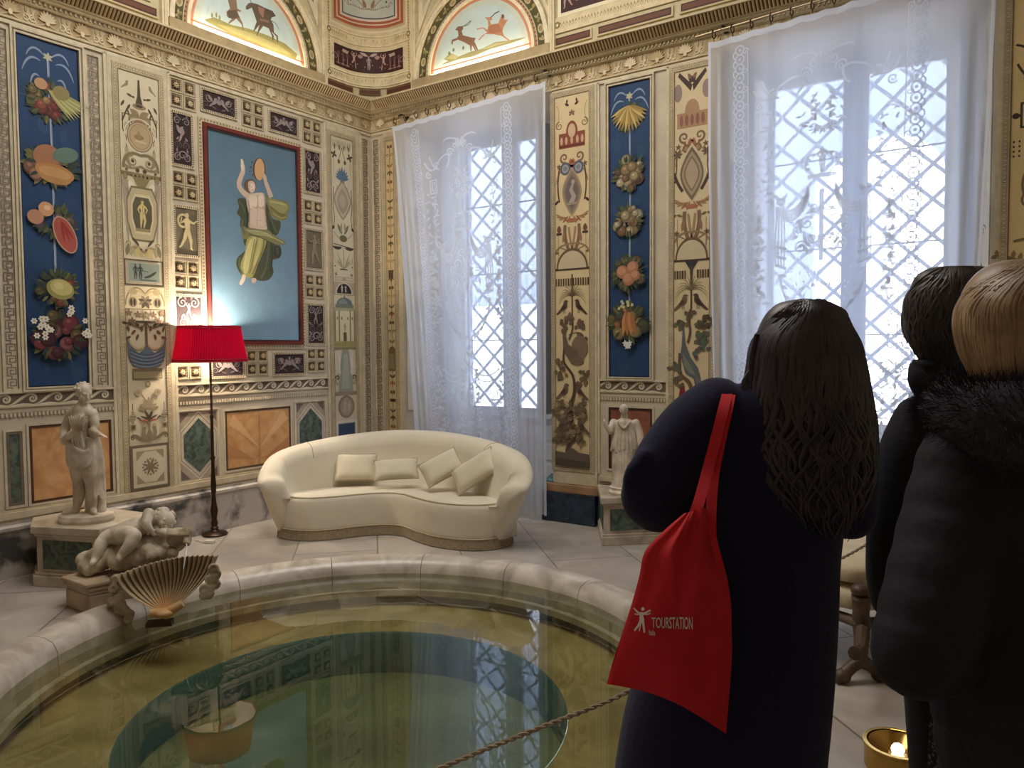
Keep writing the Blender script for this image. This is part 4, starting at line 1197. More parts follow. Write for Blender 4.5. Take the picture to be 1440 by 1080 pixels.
def draw_pil1(P, a, b, z0, z1, c):
    w = b-a; S = (150, 126, 88); D = (84, 68, 48); L = (176, 154, 116); G = (128, 116, 78)
    P.sym = c
    # top: sphinxes, spire, shields
    shape(P, BIRD, c+w*.32, 3.58, w*.22, S, flip=True)
    P.ell(c+w*.14, 3.50, .012, .008, D); P.leaf(c+w*.16, 3.5, .3, .05, .02, D)
    for q in ((.22, 3.44), (.36, 3.46)): P.leaf(c+w*q[0], q[1], radians(-60), .06, .02, D)
    P.strip([(c+w*.30, 3.40), (c+w*.43, 3.30)], .012, D); P.strip([(c+w*.30, 3.40), (c+w*.20, 3.30)], .012, D)
    P.strip([(c+w*.26, 3.36), (c+w*.26, 3.24), (c+w*.34, 3.18), (c+w*.42, 3.24), (c+w*.42, 3.36), (c+w*.26, 3.36)], .009, D)
    P.leaf(c+w*.34, 3.30, -pi/2, .07, .03, L); P.strip([(c+w*.34, 3.18), (c+w*.34, 3.10)], .006, D); P.leaf(c+w*.34, 3.12, -pi/2, .04, .02, D)
    P.leaf(c, 3.36, radians(30), .09, .05, S); P.ell(c+w*.13, 3.34, .045, .035, S); P.ell(c+w*.14, 3.325, .03, .02, L)
    P.leaf(c+w*.12, 3.28, radians(-60), .08, .03, G)
    P.sym = None
    P.poly([(c-.007, 3.64), (c+.007, 3.64), (c+.012, 3.52), (c+.03, 3.45), (c-.03, 3.45), (c-.012, 3.52)], D)
    P.ell(c, 3.435, .055, .022, S); P.ell(c, 3.44, .03, .012, D)
    fan(P, c, 3.30, .06, (170, 110, 80), 5, 2.4, .4)
    medallion(P, c, 3.205, .105, .115, (190, 166, 122), (140, 116, 80), (186, 156, 108))
    P.ring(c, 3.205, .125, .135, .01, (214, 198, 160))
    P.ell(c-.01, 3.20, .04, .02, (150, 122, 84)); P.strip([(c-.04, 3.17), (c+.05, 3.165)], .012, (206, 182, 138)); figure(P, c-.01, 3.17, .08, (160, 132, 92), 1)
    P.sym = c
    P.leaf(c+w*.36, 3.12, radians(-100), .12, .035, L); P.leaf(c+w*.40, 3.05, radians(-120), .1, .03, S)
    P.bez([(c, 3.06), (c+w*.3, 3.1), (c+w*.45, 3.02), (c+w*.43, 2.95)], .022, G)
    P.spiral(c+w*.2, 3.01, .042, 1.6, pi/2, -1, .010, S); P.ell(c+w*.2, 3.01, .012, .012, D, n=10)
    P.bez([(c, 2.98), (c+w*.2, 2.94), (c+w*.4, 2.97)], .018, S); P.ell(c+w*.09, 2.945, .016, .016, (96, 70, 46), n=12); P.ell(c+w*.36, 2.94, .012, .012, (120, 92, 60), n=10)
    P.sym = None
    # canopy and octagonal cartouche with pan figure
    P.rect(a, 2.895, b, 2.925, (128, 110, 70)); P.poly([(c-.09, 2.925), (c+.09, 2.925), (c+.03, 2.82), (c-.03, 2.82)], (140, 122, 78)); P.row(a, 2.90, b, 2.90, .03, .012, .018, (96, 80, 50))
    P.sym = c
    P.strip([(c+w*.40, 2.86), (c+w*.38, 2.70), (c+w*.37, 2.55), (c+w*.36, 2.40)], [.05, .04, .022, .01], (164, 146, 124)); P.ell(c+w*.40, 2.885, .02, .024, (150, 122, 84)); P.strip([(c+w*.30, 2.70), (c+w*.38, 2.80)], .012, (150, 122, 90))
    P.spiral(c+w*.36, 2.375, .022, 1.2, 0, 1, .007, S); P.leaf(c+w*.3, 2.86, radians(-110), .10, .05, (226, 212, 176))
    P.sym = None
    o = [(-.085, 2.82), (.085, 2.82), (.125, 2.72), (.125, 2.55), (.085, 2.40), (-.085, 2.40), (-.125, 2.55), (-.125, 2.72)]
    for k, cl in ((1, (120, 104, 74)), (.93, (186, 166, 122)), (.72, (206, 188, 142)), (.62, (92, 84, 62))):
        P.poly([(c+x*k, 2.61+(y-2.61)*k) for x, y in o], cl)
    figure(P, c, 2.50, .22, (206, 182, 110), 1, dark=(128, 104, 58)); P.rect(c-.06, 2.475, c+.06, 2.50, (150, 130, 86))
    P.sym = c
    P.bez([(c, 2.32), (c+w*.2, 2.38), (c+w*.36, 2.33)], .014, (168, 138, 84)); P.leaf(c+w*.1, 2.36, radians(50), .09, .02, D); P.ell(c+w*.06, 2.335, .010, .010, D, n=10)
    P.leaf(c, 2.28, radians(35), .10, .04, (178, 160, 92)); P.leaf(c+w*.3, 2.28, radians(75), .10, .045, (166, 148, 104)); P.leaf(c+w*.22, 2.27, radians(110), .09, .04, (190, 172, 110)); P.leaf(c+w*.42, 2.28, radians(100), .1, .035, G)
    P.sym = None
    # cameo strip
    P.frame(a+.004, 2.06, b-.004, 2.258, .008, D); P.rect(a+.03, 2.082, b-.03, 2.236, (128, 140, 124)); P.frame(a+.03, 2.082, b-.03, 2.236, .006, (180, 170, 140))
    for q in (-.22, -.10): figure(P, c+w*q, 2.10, .12, (54, 66, 60), 1)
    P.strip([(c, 2.12), (c+w*.12, 2.13), (c+w*.22, 2.15), (c+w*.3, 2.17)], [.012, .02, .02, .01], (54, 66, 60)); P.strip([(c-w*.1, 2.175), (c+w*.1, 2.165)], .005, (54, 66, 60)); P.strip([(c-w*.1, 2.10), (c+w*.3, 2.10)], .008, (70, 80, 70))
    # scallop heads and vine
    P.rect(a, 1.87, b, 2.05, (206, 190, 146))
    P.sym = c
    P.bez([(c, 1.99), (c+w*.2, 2.09), (c+w*.48, 2.02), (c+w*.49, 1.9)], .012, S); P.bez([(c, 1.98), (c+w*.2, 2.05), (c+w*.36, 2.0), (c+w*.38, 1.94)], .014, (196, 170, 108)); fan(P, c+w*.30, 1.985, .06, (178, 158, 106), 5, 1.8, .4)
    P.ell(c+w*.31, 1.925, .035, .04, (150, 128, 92)); P.ell(c+w*.27, 1.925, .010, .028, (58, 44, 30), n=12); P.ell(c+w*.35, 1.925, .010, .028, (58, 44, 30), n=12)
    for k in range(4): P.leaf(c, 1.93, radians(60-k*40), .06, .03, D if k % 2 else S)
    P.sym = None
    P.rect(a, 1.868, b, 1.876, (140, 114, 76))
    P.sym = c
    for q, y in ((.20, 1.83), (.42, 1.84), (.34, 1.78)): fan(P, c+w*q, y, .035, (130, 98, 66), 5, 5, .5)
    P.strip([(c, 1.775), (c+w*.26, 1.775)], .014, D); P.leaf(c, 1.86, -pi/2+.3, .08, .03, S)
    P.bez([(c+.01, 1.76), (c+w*.1, 1.70), (c+w*.36, 1.74), (c+w*.44, 1.78)], .010, BR)
    for q, y, an in ((.16, 1.74, 30), (.26, 1.71, -40), (.34, 1.75, 20), (.42, 1.70, 70), (.2, 1.68, -70), (.38, 1.66, -20), (.10, 1.70, 80), (.45, 1.76, 10)): P.leaf(c+w*q, y, radians(an), .05, .022, (124, 76, 54) if y < 1.72 else D)
    P.sym = None
    P.strip([(c, 1.77), (c, 1.56)], .018, BR)
    # blue drapery swag
    dr = [(a+.005, 1.66), (a+.02, 1.60), (a+.06, 1.555), (a+w*.30, 1.53), (c-.01, 1.57), (c, 1.60), (c+.01, 1.57), (b-w*.3, 1.53), (b-.06, 1.555), (b-.02, 1.60), (b-.005, 1.66), (b-.012, 1.50), (b-.05, 1.43), (c, 1.395), (a+.05, 1.43), (a+.012, 1.50)]
    P.poly(dr, (96, 108, 124))
    for k in range(4):
        P.bez([(a+.02, 1.56-k*.03), (c, 1.47-k*.022), (b-.02, 1.56-k*.03)], .008, (74, 84, 100)); P.bez([(a+.03, 1.545-k*.03), (c, 1.455-k*.022), (b-.03, 1.545-k*.03)], .006, (134, 146, 160))
    P.sym = c; P.bez([(c+.01, 1.60), (c+w*.16, 1.53), (c+w*.40, 1.57), (c+w*.44, 1.64)], .014, (196, 166, 118)); P.sym = None
    P.rect(a+.05, 1.33, b-.05, 1.41, (156, 138, 96)); P.frame(a+.04, 1.325, b-.04, 1.41, .007, (110, 92, 62)); P.rect(a+.05, 1.385, b-.05, 1.41, (120, 104, 70))
    # lower grotesque
    P.sym = c
    P.ell(c, 1.285, .022, .026, S); P.ell(c, 1.285, .012, .015, L)
    P.bez([(c, 1.14), (c+w*.16, 1.17), (c+w*.2, 1.27), (c+w*.34, 1.22)], .012, S); P.ell(c+w*.24, 1.22, .03, .026, (176, 154, 120)); P.ell(c+w*.25, 1.22, .012, .01, BRL)
    fan(P, c, 1.10, .09, (162, 140, 106), 5, 2.4, .3); P.leaf(c+w*.06, 1.08, radians(20), .07, .03, S)
    P.strip([(c+w*.40, 1.14), (c+w*.40, 1.06)], .006, D); vase(P, c+w*.40, .985, .09, (156, 138, 108), D); P.rect(c+w*.33, .93, c+w*.47, .975, S); P.rect(c+w*.36, .94, c+w*.44, .965, D)
    P.ell(c, 1.0, .065, .012, D); P.ell(c+w*.1, 1.0, .025, .01, (170, 90, 70)); fan(P, c+w*.02, 1.01, .08, D, 3, 1.6, .2, a0=radians(70))
    P.bez([(c+w*.2, 1.0), (c+w*.28, 1.04), (c+w*.3, 1.02)], .01, D)
    P.bez([(c, .85), (c+w*.26, .84), (c+w*.3, .90), (c+w*.44, .885)], .024, (130, 110, 82)); P.spiral(c+w*.42, .87, .018, 1.2, pi/2, -1, .008, D)
    P.bez([(c+w*.04, .85), (c+w*.2, .87), (c+w*.12, .95)], .03, (142, 122, 92)); P.spiral(c+w*.12, .955, .016, 1.2, 0, 1, .006, S)
    P.sym = None
    P.poly([(c-.012, .99), (c+.012, .99), (c+.008, .93), (c+.025, .88), (c, .85), (c-.025, .88), (c-.008, .93)], (136, 116, 88))
    # square with an octagon rosette
    P.rect(a, zi_sq0, b, zi_sq1, (112, 96, 74)); P.rect(a+.022, zi_sq0+.022, b-.022, zi_sq1-.022, (206, 190, 154)); P.rect(a+.048, zi_sq0+.048, b-.048, zi_sq1-.048, (158, 138, 108))
    cz = (zi_sq0+zi_sq1)/2; r = .125
    P.poly([(c+r*cos(pi/8+k*pi/4), cz+r*1.05*sin(pi/8+k*pi/4)) for k in range(8)], (208, 192, 158))
    for k in range(8): P.leaf(c, cz, k*pi/4+.4, .075, .022, (132, 112, 84))
    for k in range(8): P.ell(c+.06*cos(k*pi/4), cz+.06*sin(k*pi/4), .010, .010, (150, 128, 98), n=8)
zi_sq0, zi_sq1 = .455, .81
pilaster('L', -2.75, -2.275, .45, 3.765, -2.672, -2.350, .455, 3.685, 'tall painted pilaster with round medallion and blue swag beside the red lamp', draw_pil1)

def draw_pil2(P, a, b, z0, z1, c):
    w = b-a; D = (70, 58, 44); S = (156, 136, 104); Y = (206, 186, 104)
    P.row(a+.02, 3.59, b-.02, 3.59, .03, .010, .07, (120, 106, 76)); P.row(a+.02, 3.56, b-.02, 3.56, .06, .012, .05, D)
    P.sym = c
    sprig(P, c+w*.36, 3.48, .045, D, 4); P.ell(c+w*.14, 3.42, .018, .022, (110, 90, 60)); P.strip([(c, 3.56), (c+w*.14, 3.44)], .006, D); P.strip([(c+w*.38, 3.44), (c+w*.38, 3.30)], .005, S)
    P.sym = None
    fan(P, c, 3.24, .14, (84, 116, 140), 9, 2.5, .22); P.leaf(c, 3.26, -pi/2, .12, .06, (84, 116, 140))
    P.sym = c; P.spiral(c+w*.28, 3.18, .055, 1.1, radians(100), -1, .022, (208, 196, 172)); P.ell(c+w*.22, 3.16, .02, .024, (196, 176, 132)); P.strip([(c+w*.40, 3.16), (c+w*.44, 3.0), (c+w*.38, 2.86), (c+w*.42, 2.76)], .009, BR); P.leaf(c+w*.4, 2.78, radians(-60), .05, .03, D); P.sym = None
    almond(P, c, 3.04, .115, .20, (150, 130, 104)); almond(P, c, 3.04, .10, .18, (186, 168, 140)); almond(P, c, 3.03, .075, .135, (164, 146, 120)); P.ell(c, 3.03, .04, .07, (180, 162, 136))
    P.sym = c
    P.leaf(c+w*.05, 2.70, radians(60), .12, .035, OLV); P.leaf(c+w*.1, 2.72, radians(95), .1, .03, GRL); P.bez([(c, 2.66), (c+w*.2, 2.64), (c+w*.42, 2.72)], .008, S)
    P.sym = None
    P.ell(c, 2.66, .05, .035, OLV); P.strip([(a+.01, 2.60), (b-.01, 2.57)], .008, D)
    P.sym = c
    P.ell(c+w*.28, 2.575, .06, .03, D, a0=pi, a1=2*pi); P.strip([(c+w*.04, 2.36), (c+w*.16, 2.44), (c+w*.3, 2.52)], [.02, .014, .004], (150, 150, 100)); P.leaf(c+w*.05, 2.36, radians(50), .12, .03, (166, 160, 110)); P.bez([(c+w*.1, 2.44), (c+w*.42, 2.36), (c+w*.44, 2.5)], .005, S); P.ell(c+w*.40, 2.38, .008, .008, D, n=8); sprig(P, c+w*.36, 2.30, .022, BR, 4)
    P.sym = None
    P.strip([(c, 2.56), (c, 2.34)], .010, S); P.strip([(c-.05, 2.35), (c+.05, 2.35)], .012, D)
    P.rect(a+.02, 2.235, b-.02, 2.275, (196, 180, 150)); P.frame(a+.02, 2.235, b-.02, 2.275, .005, S); P.ell(c, 2.255, .03, .01, (166, 146, 112))
    # lunette with cameo
    P.rect(a, 2.09, b, 2.225, (176, 158, 128)); P.ell(c, 2.105, .115, .115, (206, 190, 156), a0=0, a1=pi); P.ell(c, 2.11, .098, .098, (44, 34, 30), a0=0, a1=pi)
    figure(P, c-.03, 2.115, .08, (206, 196, 176), 1); figure(P, c+.02, 2.115, .075, (206, 196, 176), 0, flip=True)
    # little round temple
    P.rect(a, 1.60, b, 2.085, (206, 192, 150)); P.ell(c, 2.0, .105, .07, (100, 116, 112), a0=0, a1=pi); P.ell(c-.02, 2.005, .06, .05, (128, 142, 134), a0=0, a1=pi); P.ell(c, 2.075, .010, .016, (100, 112, 104), n=10)
    P.rect(c-.125, 1.965, c+.125, 2.0, (120, 124, 106)); P.rect(c-.14, 1.935, c+.14, 1.965, (166, 158, 116)); P.rect(c-.13, 1.63, c+.13, 1.935, (214, 200, 148))
    for q in (-.13, -.075, .075, .13): P.rect(c+q-.009, 1.63, c+q+.009, 1.935, (140, 126, 84))
    P.rect(c-.022, 1.63, c+.022, 1.72, (96, 80, 58)); figure(P, c, 1.71, .10, (160, 140, 90), 1)
    for q in (-.04, .04, -.10, .10): P.ell(c+q, 1.86, .008, .016, (120, 104, 72), n=10)
    P.rect(a, 1.57, b, 1.63, (170, 156, 88)); P.row(a, 1.60, b, 1.60, .03, .006, .05, (128, 114, 64)); P.rect(a, 1.545, b, 1.57, (138, 124, 84))
    # swans and drapery
    P.poly([(c-.045, 1.545), (c+.045, 1.545), (c+.10, 1.12), (c-.10, 1.12)], (148, 150, 124)); P.poly([(c-.02, 1.5), (c+.03, 1.5), (c+.05, 1.15), (c-.06, 1.15)], (164, 166, 142))
    P.sym = c
    P.bez([(c+w*.4, 1.5), (c+w*.2, 1.48), (c+w*.36, 1.38), (c+w*.26, 1.3)], .03, (214, 204, 180)); P.leaf(c+w*.26, 1.30, radians(50), .11, .05, (206, 194, 166)); P.spiral(c+w*.38, 1.26, .03, 1, 0, 1, .012, D); P.bez([(c+w*.30, 1.22), (c+w*.44, 1.16), (c+w*.46, 1.26)], .010, S)
    P.sym = None
    P.rect(a, 1.08, b, 1.12, (150, 132, 106))
    P.rect(a, .83, b, 1.08, (206, 188, 154)); medallion(P, c, .965, .11, .115, (150, 130, 98), (120, 102, 76), (168, 148, 116)); figure(P, c-.02, .90, .13, (190, 172, 140), 1); figure(P, c+.035, .90, .11, (186, 168, 136), 1, flip=True)
    P.rect(a, .57, b, .83, (214, 204, 180)); P.rect(a+.03, .59, b-.03, .80, (52, 74, 104)); P.frame(a+.03, .59, b-.03, .80, .008, (120, 128, 132))
pilaster('L', -.615, -.185, .45, 3.765, -.568, -.278, .57, 3.66, 'painted pilaster with blue plume and little domed temple near the room corner', draw_pil2)

def draw_tower(P, a, b, z0, z1, c):
    w = b-a; rnd = random.Random(5)
    for i in range(34):
        y = z1-.06-i*(z1-z0-.12)/34; cl = ((120, 76, 48), (96, 74, 44), (150, 104, 56), (110, 92, 52), (140, 70, 50))[i % 5]
        P.sym = c
        k = i % 4
        if k == 0: P.ell(c+w*.18, y, w*.14, .018, cl)
        elif k == 1: P.spiral(c+w*.24, y, w*.18, 1.1, 0, 1, w*.07, cl)
        elif k == 2: P.leaf(c, y-.03, radians(40), w*.5, w*.2, cl)
        else: P.leaf(c+w*.1, y+.02, radians(-50), w*.4, w*.18, cl); P.ell(c, y, w*.12, .03, cl)
        P.sym = None
        P.strip([(c, y), (c, y-.09)], w*.06, cl)
    P.rect(a+.01, 1.32, b-.01, 1.55, (120, 96, 64)); P.rect(a+.02, 2.28, b-.02, 2.36, (90, 66, 44)); P.rect(a+.02, 1.0, b-.02, 1.03, (70, 46, 34))
    P.poly([(c-.03, 1.50), (c+.02, 1.50), (c+.035, 1.34), (c-.04, 1.34)], (146, 124, 86))
pilaster('B', .185, .44, .45, 3.765, .225, .335, .50, 3.68, 'narrow pilaster of stacked ornaments between room corner and curtain', draw_tower, ground=(206, 178, 122))

def draw_back(P, a, b, z0, z1, c, kind):
    w = b-a; B1, B2, DK = (132, 96, 66), (110, 84, 58), (72, 50, 38)
    # top
    if kind == 0:
        P.sym = c; P.leaf(c+w*.08, 3.64, radians(30), .05, .025, DK); P.leaf(c+w*.15, 3.66, radians(100), .04, .02, DK); P.bez([(c+w*.45, 3.66), (c+w*.3, 3.6), (c+w*.45, 3.46)], .006, BRL); P.spiral(c+w*.36, 3.48, .038, 1.4, pi/2, -1, .012, B1); P.sym = None
        fan(P, c, 3.57, .04, B1, 5, 4, .5)
        P.poly([(c-w*.38, 3.28), (c+w*.38, 3.28), (c+w*.38, 3.41), (c+w*.17, 3.41)]+[(c+w*.17*cos(t), 3.41+.10*sin(t)) for t in [pi*k/10 for k in range(11)]]+[(c-w*.17, 3.41), (c-w*.38, 3.41)], RST)
        P.ell(c, 3.425, w*.11, .06, (206, 170, 130)); 
        for q in (-.3, -.16, 0, .16, .3): P.ell(c+w*q, 3.345, w*.04, .035, (206, 160, 118), n=10)
        P.rect(c-w*.36, 3.29, c+w*.36, 3.305, (110, 44, 32))
    else:
        P.sym = c; P.poly([(c, 3.60), (c+w*.36, 3.71), (c+w*.40, 3.68), (c+w*.04, 3.55)], DK); P.leaf(c+w*.02, 3.64, radians(60), .06, .03, B1); P.ell(c+w*.40, 3.55, w*.12, .07, (150, 124, 112)); P.sym = None
        P.poly([(c-w*.45, 3.25), (c+w*.45, 3.25), (c+w*.45, 3.41), (c+w*.24, 3.41)]+[(c+w*.24*cos(t), 3.41+.12*sin(t)) for t in [pi*k/10 for k in range(11)]]+[(c-w*.24, 3.41), (c-w*.45, 3.41)], (214, 192, 146))
        P.poly([(c-w*.42, 3.27), (c+w*.42, 3.27), (c+w*.42, 3.39), (c+w*.2, 3.39)]+[(c+w*.2*cos(t), 3.40+.09*sin(t)) for t in [pi*k/10 for k in range(11)]]+[(c-w*.2, 3.39), (c-w*.42, 3.39)], (176, 132, 92))
        for q in (-.3, -.15, 0, .15, .3): P.ell(c+w*q, 3.33, w*.05, .045, (150, 92, 74), n=10)
        fan(P, c, 3.62, .05, DK, 5, 3, .4)
    # scroll palmette
    P.sym = c
    P.spiral(c+w*.22, 3.20, .045, 1.3, radians(250), 1, .020, B1); P.bez([(c, 3.06), (c+w*.1, 3.12), (c+w*.24, 3.16)], .016, B1)
    P.bez([(c, 3.09), (c+w*.2, 3.16), (c+w*.42, 3.08), (c+w*.46, 2.98)], .012, BRL); sprig(P, c+w*.38, 3.13, .026, B2, 5)
    P.leaf(c, 3.10, radians(80), .09, .06, RSL)
    if kind == 0:
        P.ell(c+w*.19, 3.105, .052, .056, (84, 92, 108)); P.ell(c+w*.19, 3.105, .034, .037, (148, 152, 152)); P.ell(c+w*.19, 3.105, .02, .02, (120, 124, 130))
        P.bez([(c+w*.36, 3.12), (c+w*.46, 2.95), (c+w*.36, 2.82)], .014, (96, 62, 44)); P.leaf(c+w*.38, 2.84, radians(-40), .06, .025, DK)
    else:
        P.ell(c+w*.16, 3.11, .032, .034, B1); P.ell(c+w*.16, 3.11, .016, .018, BRL); fan(P, c+w*.40, 3.07, .05, B2, 6, 5, .4); P.bez([(c+w*.45, 3.05), (c+w*.40, 2.98), (c+w*.46, 2.9)], .01, BR)
        P.bez([(c+w*.5, 2.93), (c+w*.44, 2.86), (c+w*.26, 2.78)], .024, (84, 54, 42)); P.leaf(c+w*.42, 2.86, 0, .05, .02, DK)
    P.sym = None
    if kind == 0:
        almond(P, c, 2.90, w*.29, .215, (166, 140, 108)); almond(P, c, 2.90, w*.25, .19, (136, 116, 96)); almond(P, c, 2.90, w*.19, .15, (110, 96, 88))
        P.strip([(c-.01, 2.80), (c+.02, 2.86), (c-.01, 2.92), (c+.01, 2.97)], [.05, .045, .035, .02], (166, 152, 140)); P.ell(c+.012, 2.985, .018, .02, (170, 156, 144)); P.rect(c-.05, 2.79, c+.05, 2.81, (156, 138, 122))
    else:
        almond(P, c, 2.92, w*.36, .23, (206, 186, 146)); almond(P, c, 2.91, w*.33, .21, (120, 98, 72)); almond(P, c, 2.91, w*.28, .175, (168, 142, 110)); almond(P, c, 2.91, w*.22, .14, (132, 108, 82)); almond(P, c, 2.91, w*.18, .12, (178, 152, 120))
    P.sym = c
    for k in range(5): P.leaf(c+w*(.05+.06*k), 2.70-.005*k, radians(-70+k*26), .08, .02, ((168, 120, 74), (150, 100, 60))[k % 2])
    P.ell(c, 2.655, w*.18, .018, RSL)
    P.bez([(c, 2.28), (c+w*.08, 2.42), (c+w*.26, 2.48), (c+w*.2, 2.62)], .030, B1); P.bez([(c, 2.40), (c+w*.06, 2.5), (c+w*.1, 2.6)], .02, BRL); P.leaf(c+w*.22, 2.56, radians(-80), .10, .03, (150, 110, 72))
    P.strip([(c+w*.40, 2.56), (c+w*.40, 2.28)], .005, BRL)
    if kind == 0: P.rect(c+w*.30, 2.535, c+w*.46, 2.555, DK); P.leaf(c+w*.38, 2.55, pi/2, .07, .045, (128, 70, 50)); P.leaf(c+w*.38, 2.38, 0, .05, .02, B1); P.leaf(c+w*.3, 2.37, pi, .05, .02, B1)
    else: P.leaf(c+w*.42, 2.60, radians(200), .05, .02, OLV); P.leaf(c+w*.42, 2.60, radians(-20), .05, .02, OLV); P.strip([(c+w*.42, 2.44), (c+w*.40, 2.34)], .008, B1); sprig(P, c+w*.42, 2.45, .025, B2, 5)
    P.bez([(c, 2.37), (c+w*.2, 2.41), (c+w*.38, 2.43)], .006, BR)
    P.bez([(c+w*.02, 2.47), (c+w*.2, 2.47), (c+w*.46, 2.44), (c+w*.48, 2.36)], .014, BRL) if False else None
    P.bez([(c, 2.455), (c+w*.2, 2.46), (c+w*.44, 2.44), (c+w*.48, 2.38)], .014, (150, 118, 80))
    P.sym = None
    # arch
    P.rect(a, 2.225, b, 2.24, DK); P.ell(c, 2.24, w*.46, .175, (110, 84, 56), a0=0, a1=pi); P.ell(c, 2.24, w*.41, .152, (206, 184, 144), a0=0, a1=pi)
    P.ell(c-w*.47, 2.236, .010, .010, DK, n=8); P.ell(c+w*.47, 2.236, .010, .010, DK, n=8)
    for k in range(14):
        if kind == 1 and 5 <= k <= 8: continue
        x = a+w*(k+.5)/14; P.rect(x-.007, 2.09, x+.007, 2.155, DK if k % 2 else B2)
    T, LF = (92, 68, 50), (104, 84, 62)
    if kind == 1:
        P.poly([(c-w*.18, 2.225), (c+w*.18, 2.225), (c+w*.04, 2.16), (c+w*.03, 2.04), (c-w*.03, 2.04), (c-w*.04, 2.16)], (52, 56, 62))
        LF = (96, 92, 66)
    P.strip([(c, 2.19), (c, 1.80)], .014, T); palm(P, c, 2.0, .13, (120, 104, 62) if kind else B2, 13)
    bird(P, c-w*.26, 1.90, .135, (96, 70, 52) if kind == 0 else (120, 92, 66)); bird(P, c+w*.22, 1.90, .14, (84, 60, 48), flip=True)
    rnd = random.Random(9+kind)
    def clump(x, y, r, n, col):
        for i in range(n):
            q, e = rnd.uniform(-r, r), rnd.uniform(-r, r)*.8
            P.leaf(x+q, y+e, rnd.uniform(0, 6.28), .045, .036, tuple(int(v*rnd.uniform(.85, 1.2)) for v in col))
    for x, y, r in ((.26, 1.76, .05), (-.25, 1.74, .05), (.3, 1.62, .045), (-.05, 1.80, .03)): clump(c+w*x, y, r, 9, LF)
    if kind == 0:
        P.bez([(c, 1.80), (c+w*.06, 1.70), (c-w*.1, 1.62)], .016, T); P.bez([(c-w*.1, 1.66), (c+w*.2, 1.7), (c+w*.3, 1.66)], .008, T)
        # peacock-like turkey
        P.ell(c+w*.22, 1.55, w*.24, .105, (128, 102, 80)); P.poly([(c-w*.28, 1.66), (c-w*.2, 1.68), (c-w*.12, 1.58), (c+w*.16, 1.52), (c+w*.2, 1.44), (c-w*.05, 1.42), (c-w*.26, 1.52)], (112, 88, 68)); P.ell(c-w*.24, 1.69, w*.07, .03, (110, 84, 64)); P.ell(c+w*.14, 1.43, w*.2, .035, (120, 96, 76))
        P.strip(smooth_pts([(c-w*.24, 1.54), (c-w*.24, 1.42), (c+w*.02, 1.30), (c+w*.06, 1.16), (c-w*.04, 1.04), (c-w*.02, .9)], 5), [.016+.0009*k for k in range(26)], (84, 62, 48))
        bird(P, c-w*.26, 1.16, .15, (112, 86, 66)); bird(P, c+w*.24, 1.16, .15, (104, 80, 62), flip=True)
        for x, y in ((-.36, 1.42), (-.3, 1.30), (.34, 1.32), (.3, 1.26), (-.4, 1.36)): clump(c+w*x, y, .035, 6, LF)
        palm(P, c, .985, .14, LF, 9)
        tree(P, c, .60, .42, w, T, (112, 92, 66), 4, dens=30, leafs=.05)
        bird(P, c-w*.3, .86, .15, (110, 86, 66)); bird(P, c+w*.3, .86, .15, (104, 82, 62), flip=True)
        P.poly([(a, z0), (b, z0), (b, z0+.12), (c+w*.2, z0+.13), (c, z0+.17), (c-w*.2, z0+.12), (a, z0+.13)], (104, 88, 74)); P.poly([(a, z0), (b, z0), (b, z0+.05), (a, z0+.07)], (84, 72, 62))
    else:
        P.bez([(c, 1.84), (c-w*.16, 1.76), (c+w*.08, 1.70), (c-w*.1, 1.58)], .018, (110, 74, 48))
        pk = [(c-w*.24, 1.70), (c-w*.2, 1.70), (c-w*.16, 1.58), (c-w*.02, 1.47), (c+w*.2, 1.38), (c+w*.30, 1.26), (c+w*.50, 1.0), (c+w*.46, .93), (c+w*.30, .94), (c+w*.2, 1.10), (c+w*.08, 1.30), (c-w*.16, 1.34), (c-w*.30, 1.48), (c-w*.26, 1.56)]
        P.poly(pk, (92, 100, 104)); P.poly([(c+w*.14, 1.34), (c+w*.3, 1.24), (c+w*.48, 1.0), (c+w*.42, .95), (c+w*.3, .97), (c+w*.2, 1.14)], (120, 102, 104)); P.poly([(c-w*.24, 1.5), (c-w*.04, 1.42), (c+w*.14, 1.32), (c-w*.04, 1.34), (c-w*.2, 1.40)], (124, 128, 110))
        P.ell(c-w*.25, 1.71, w*.05, .018, (84, 92, 92)); P.strip([(c-w*.25, 1.73), (c-w*.24, 1.76)], .008, (110, 80, 60))
        P.strip(smooth_pts([(c-w*.32, 1.5), (c-w*.3, 1.34), (c-w*.04, 1.26), (c+w*.04, 1.14), (c-w*.08, 1.0)], 5), [.02+.0012*k for k in range(21)], (110, 78, 50))
        P.poly([(c-w*.3, 1.22), (c-w*.2, 1.26), (c-w*.14, 1.16), (c-w*.2, 1.06), (c-w*.32, .98), (c-w*.36, .9), (c-w*.42, .94), (c-w*.38, 1.04), (c-w*.36, 1.12)], (140, 40, 36)); P.ell(c-w*.24, 1.24, w*.05, .022, (150, 46, 40))
        bird(P, c+w*.2, 1.08, .12, (96, 74, 66))
        for x, y, cl in ((.36, 1.70, (84, 84, 60)), (.34, 1.60, (88, 96, 78)), (.3, 1.52, (80, 92, 84)), (-.4, 1.38, (96, 92, 66)), (-.4, 1.26, (96, 86, 62)), (.4, 1.74, (80, 70, 50))): clump(c+w*x, y, .05, 8, cl)
        clump(c, .93, .10, 18, (128, 104, 76))
        palm(P, c-w*.1, .80, .15, (120, 120, 80), 9); palm(P, c+w*.25, .76, .13, (104, 112, 84), 8); tree(P, c, .56, .3, w, T, (110, 96, 66), 8, dens=16)
        P.poly([(a, z0), (b, z0), (b, z0+.10), (c, z0+.15), (a, z0+.11)], (104, 88, 74))
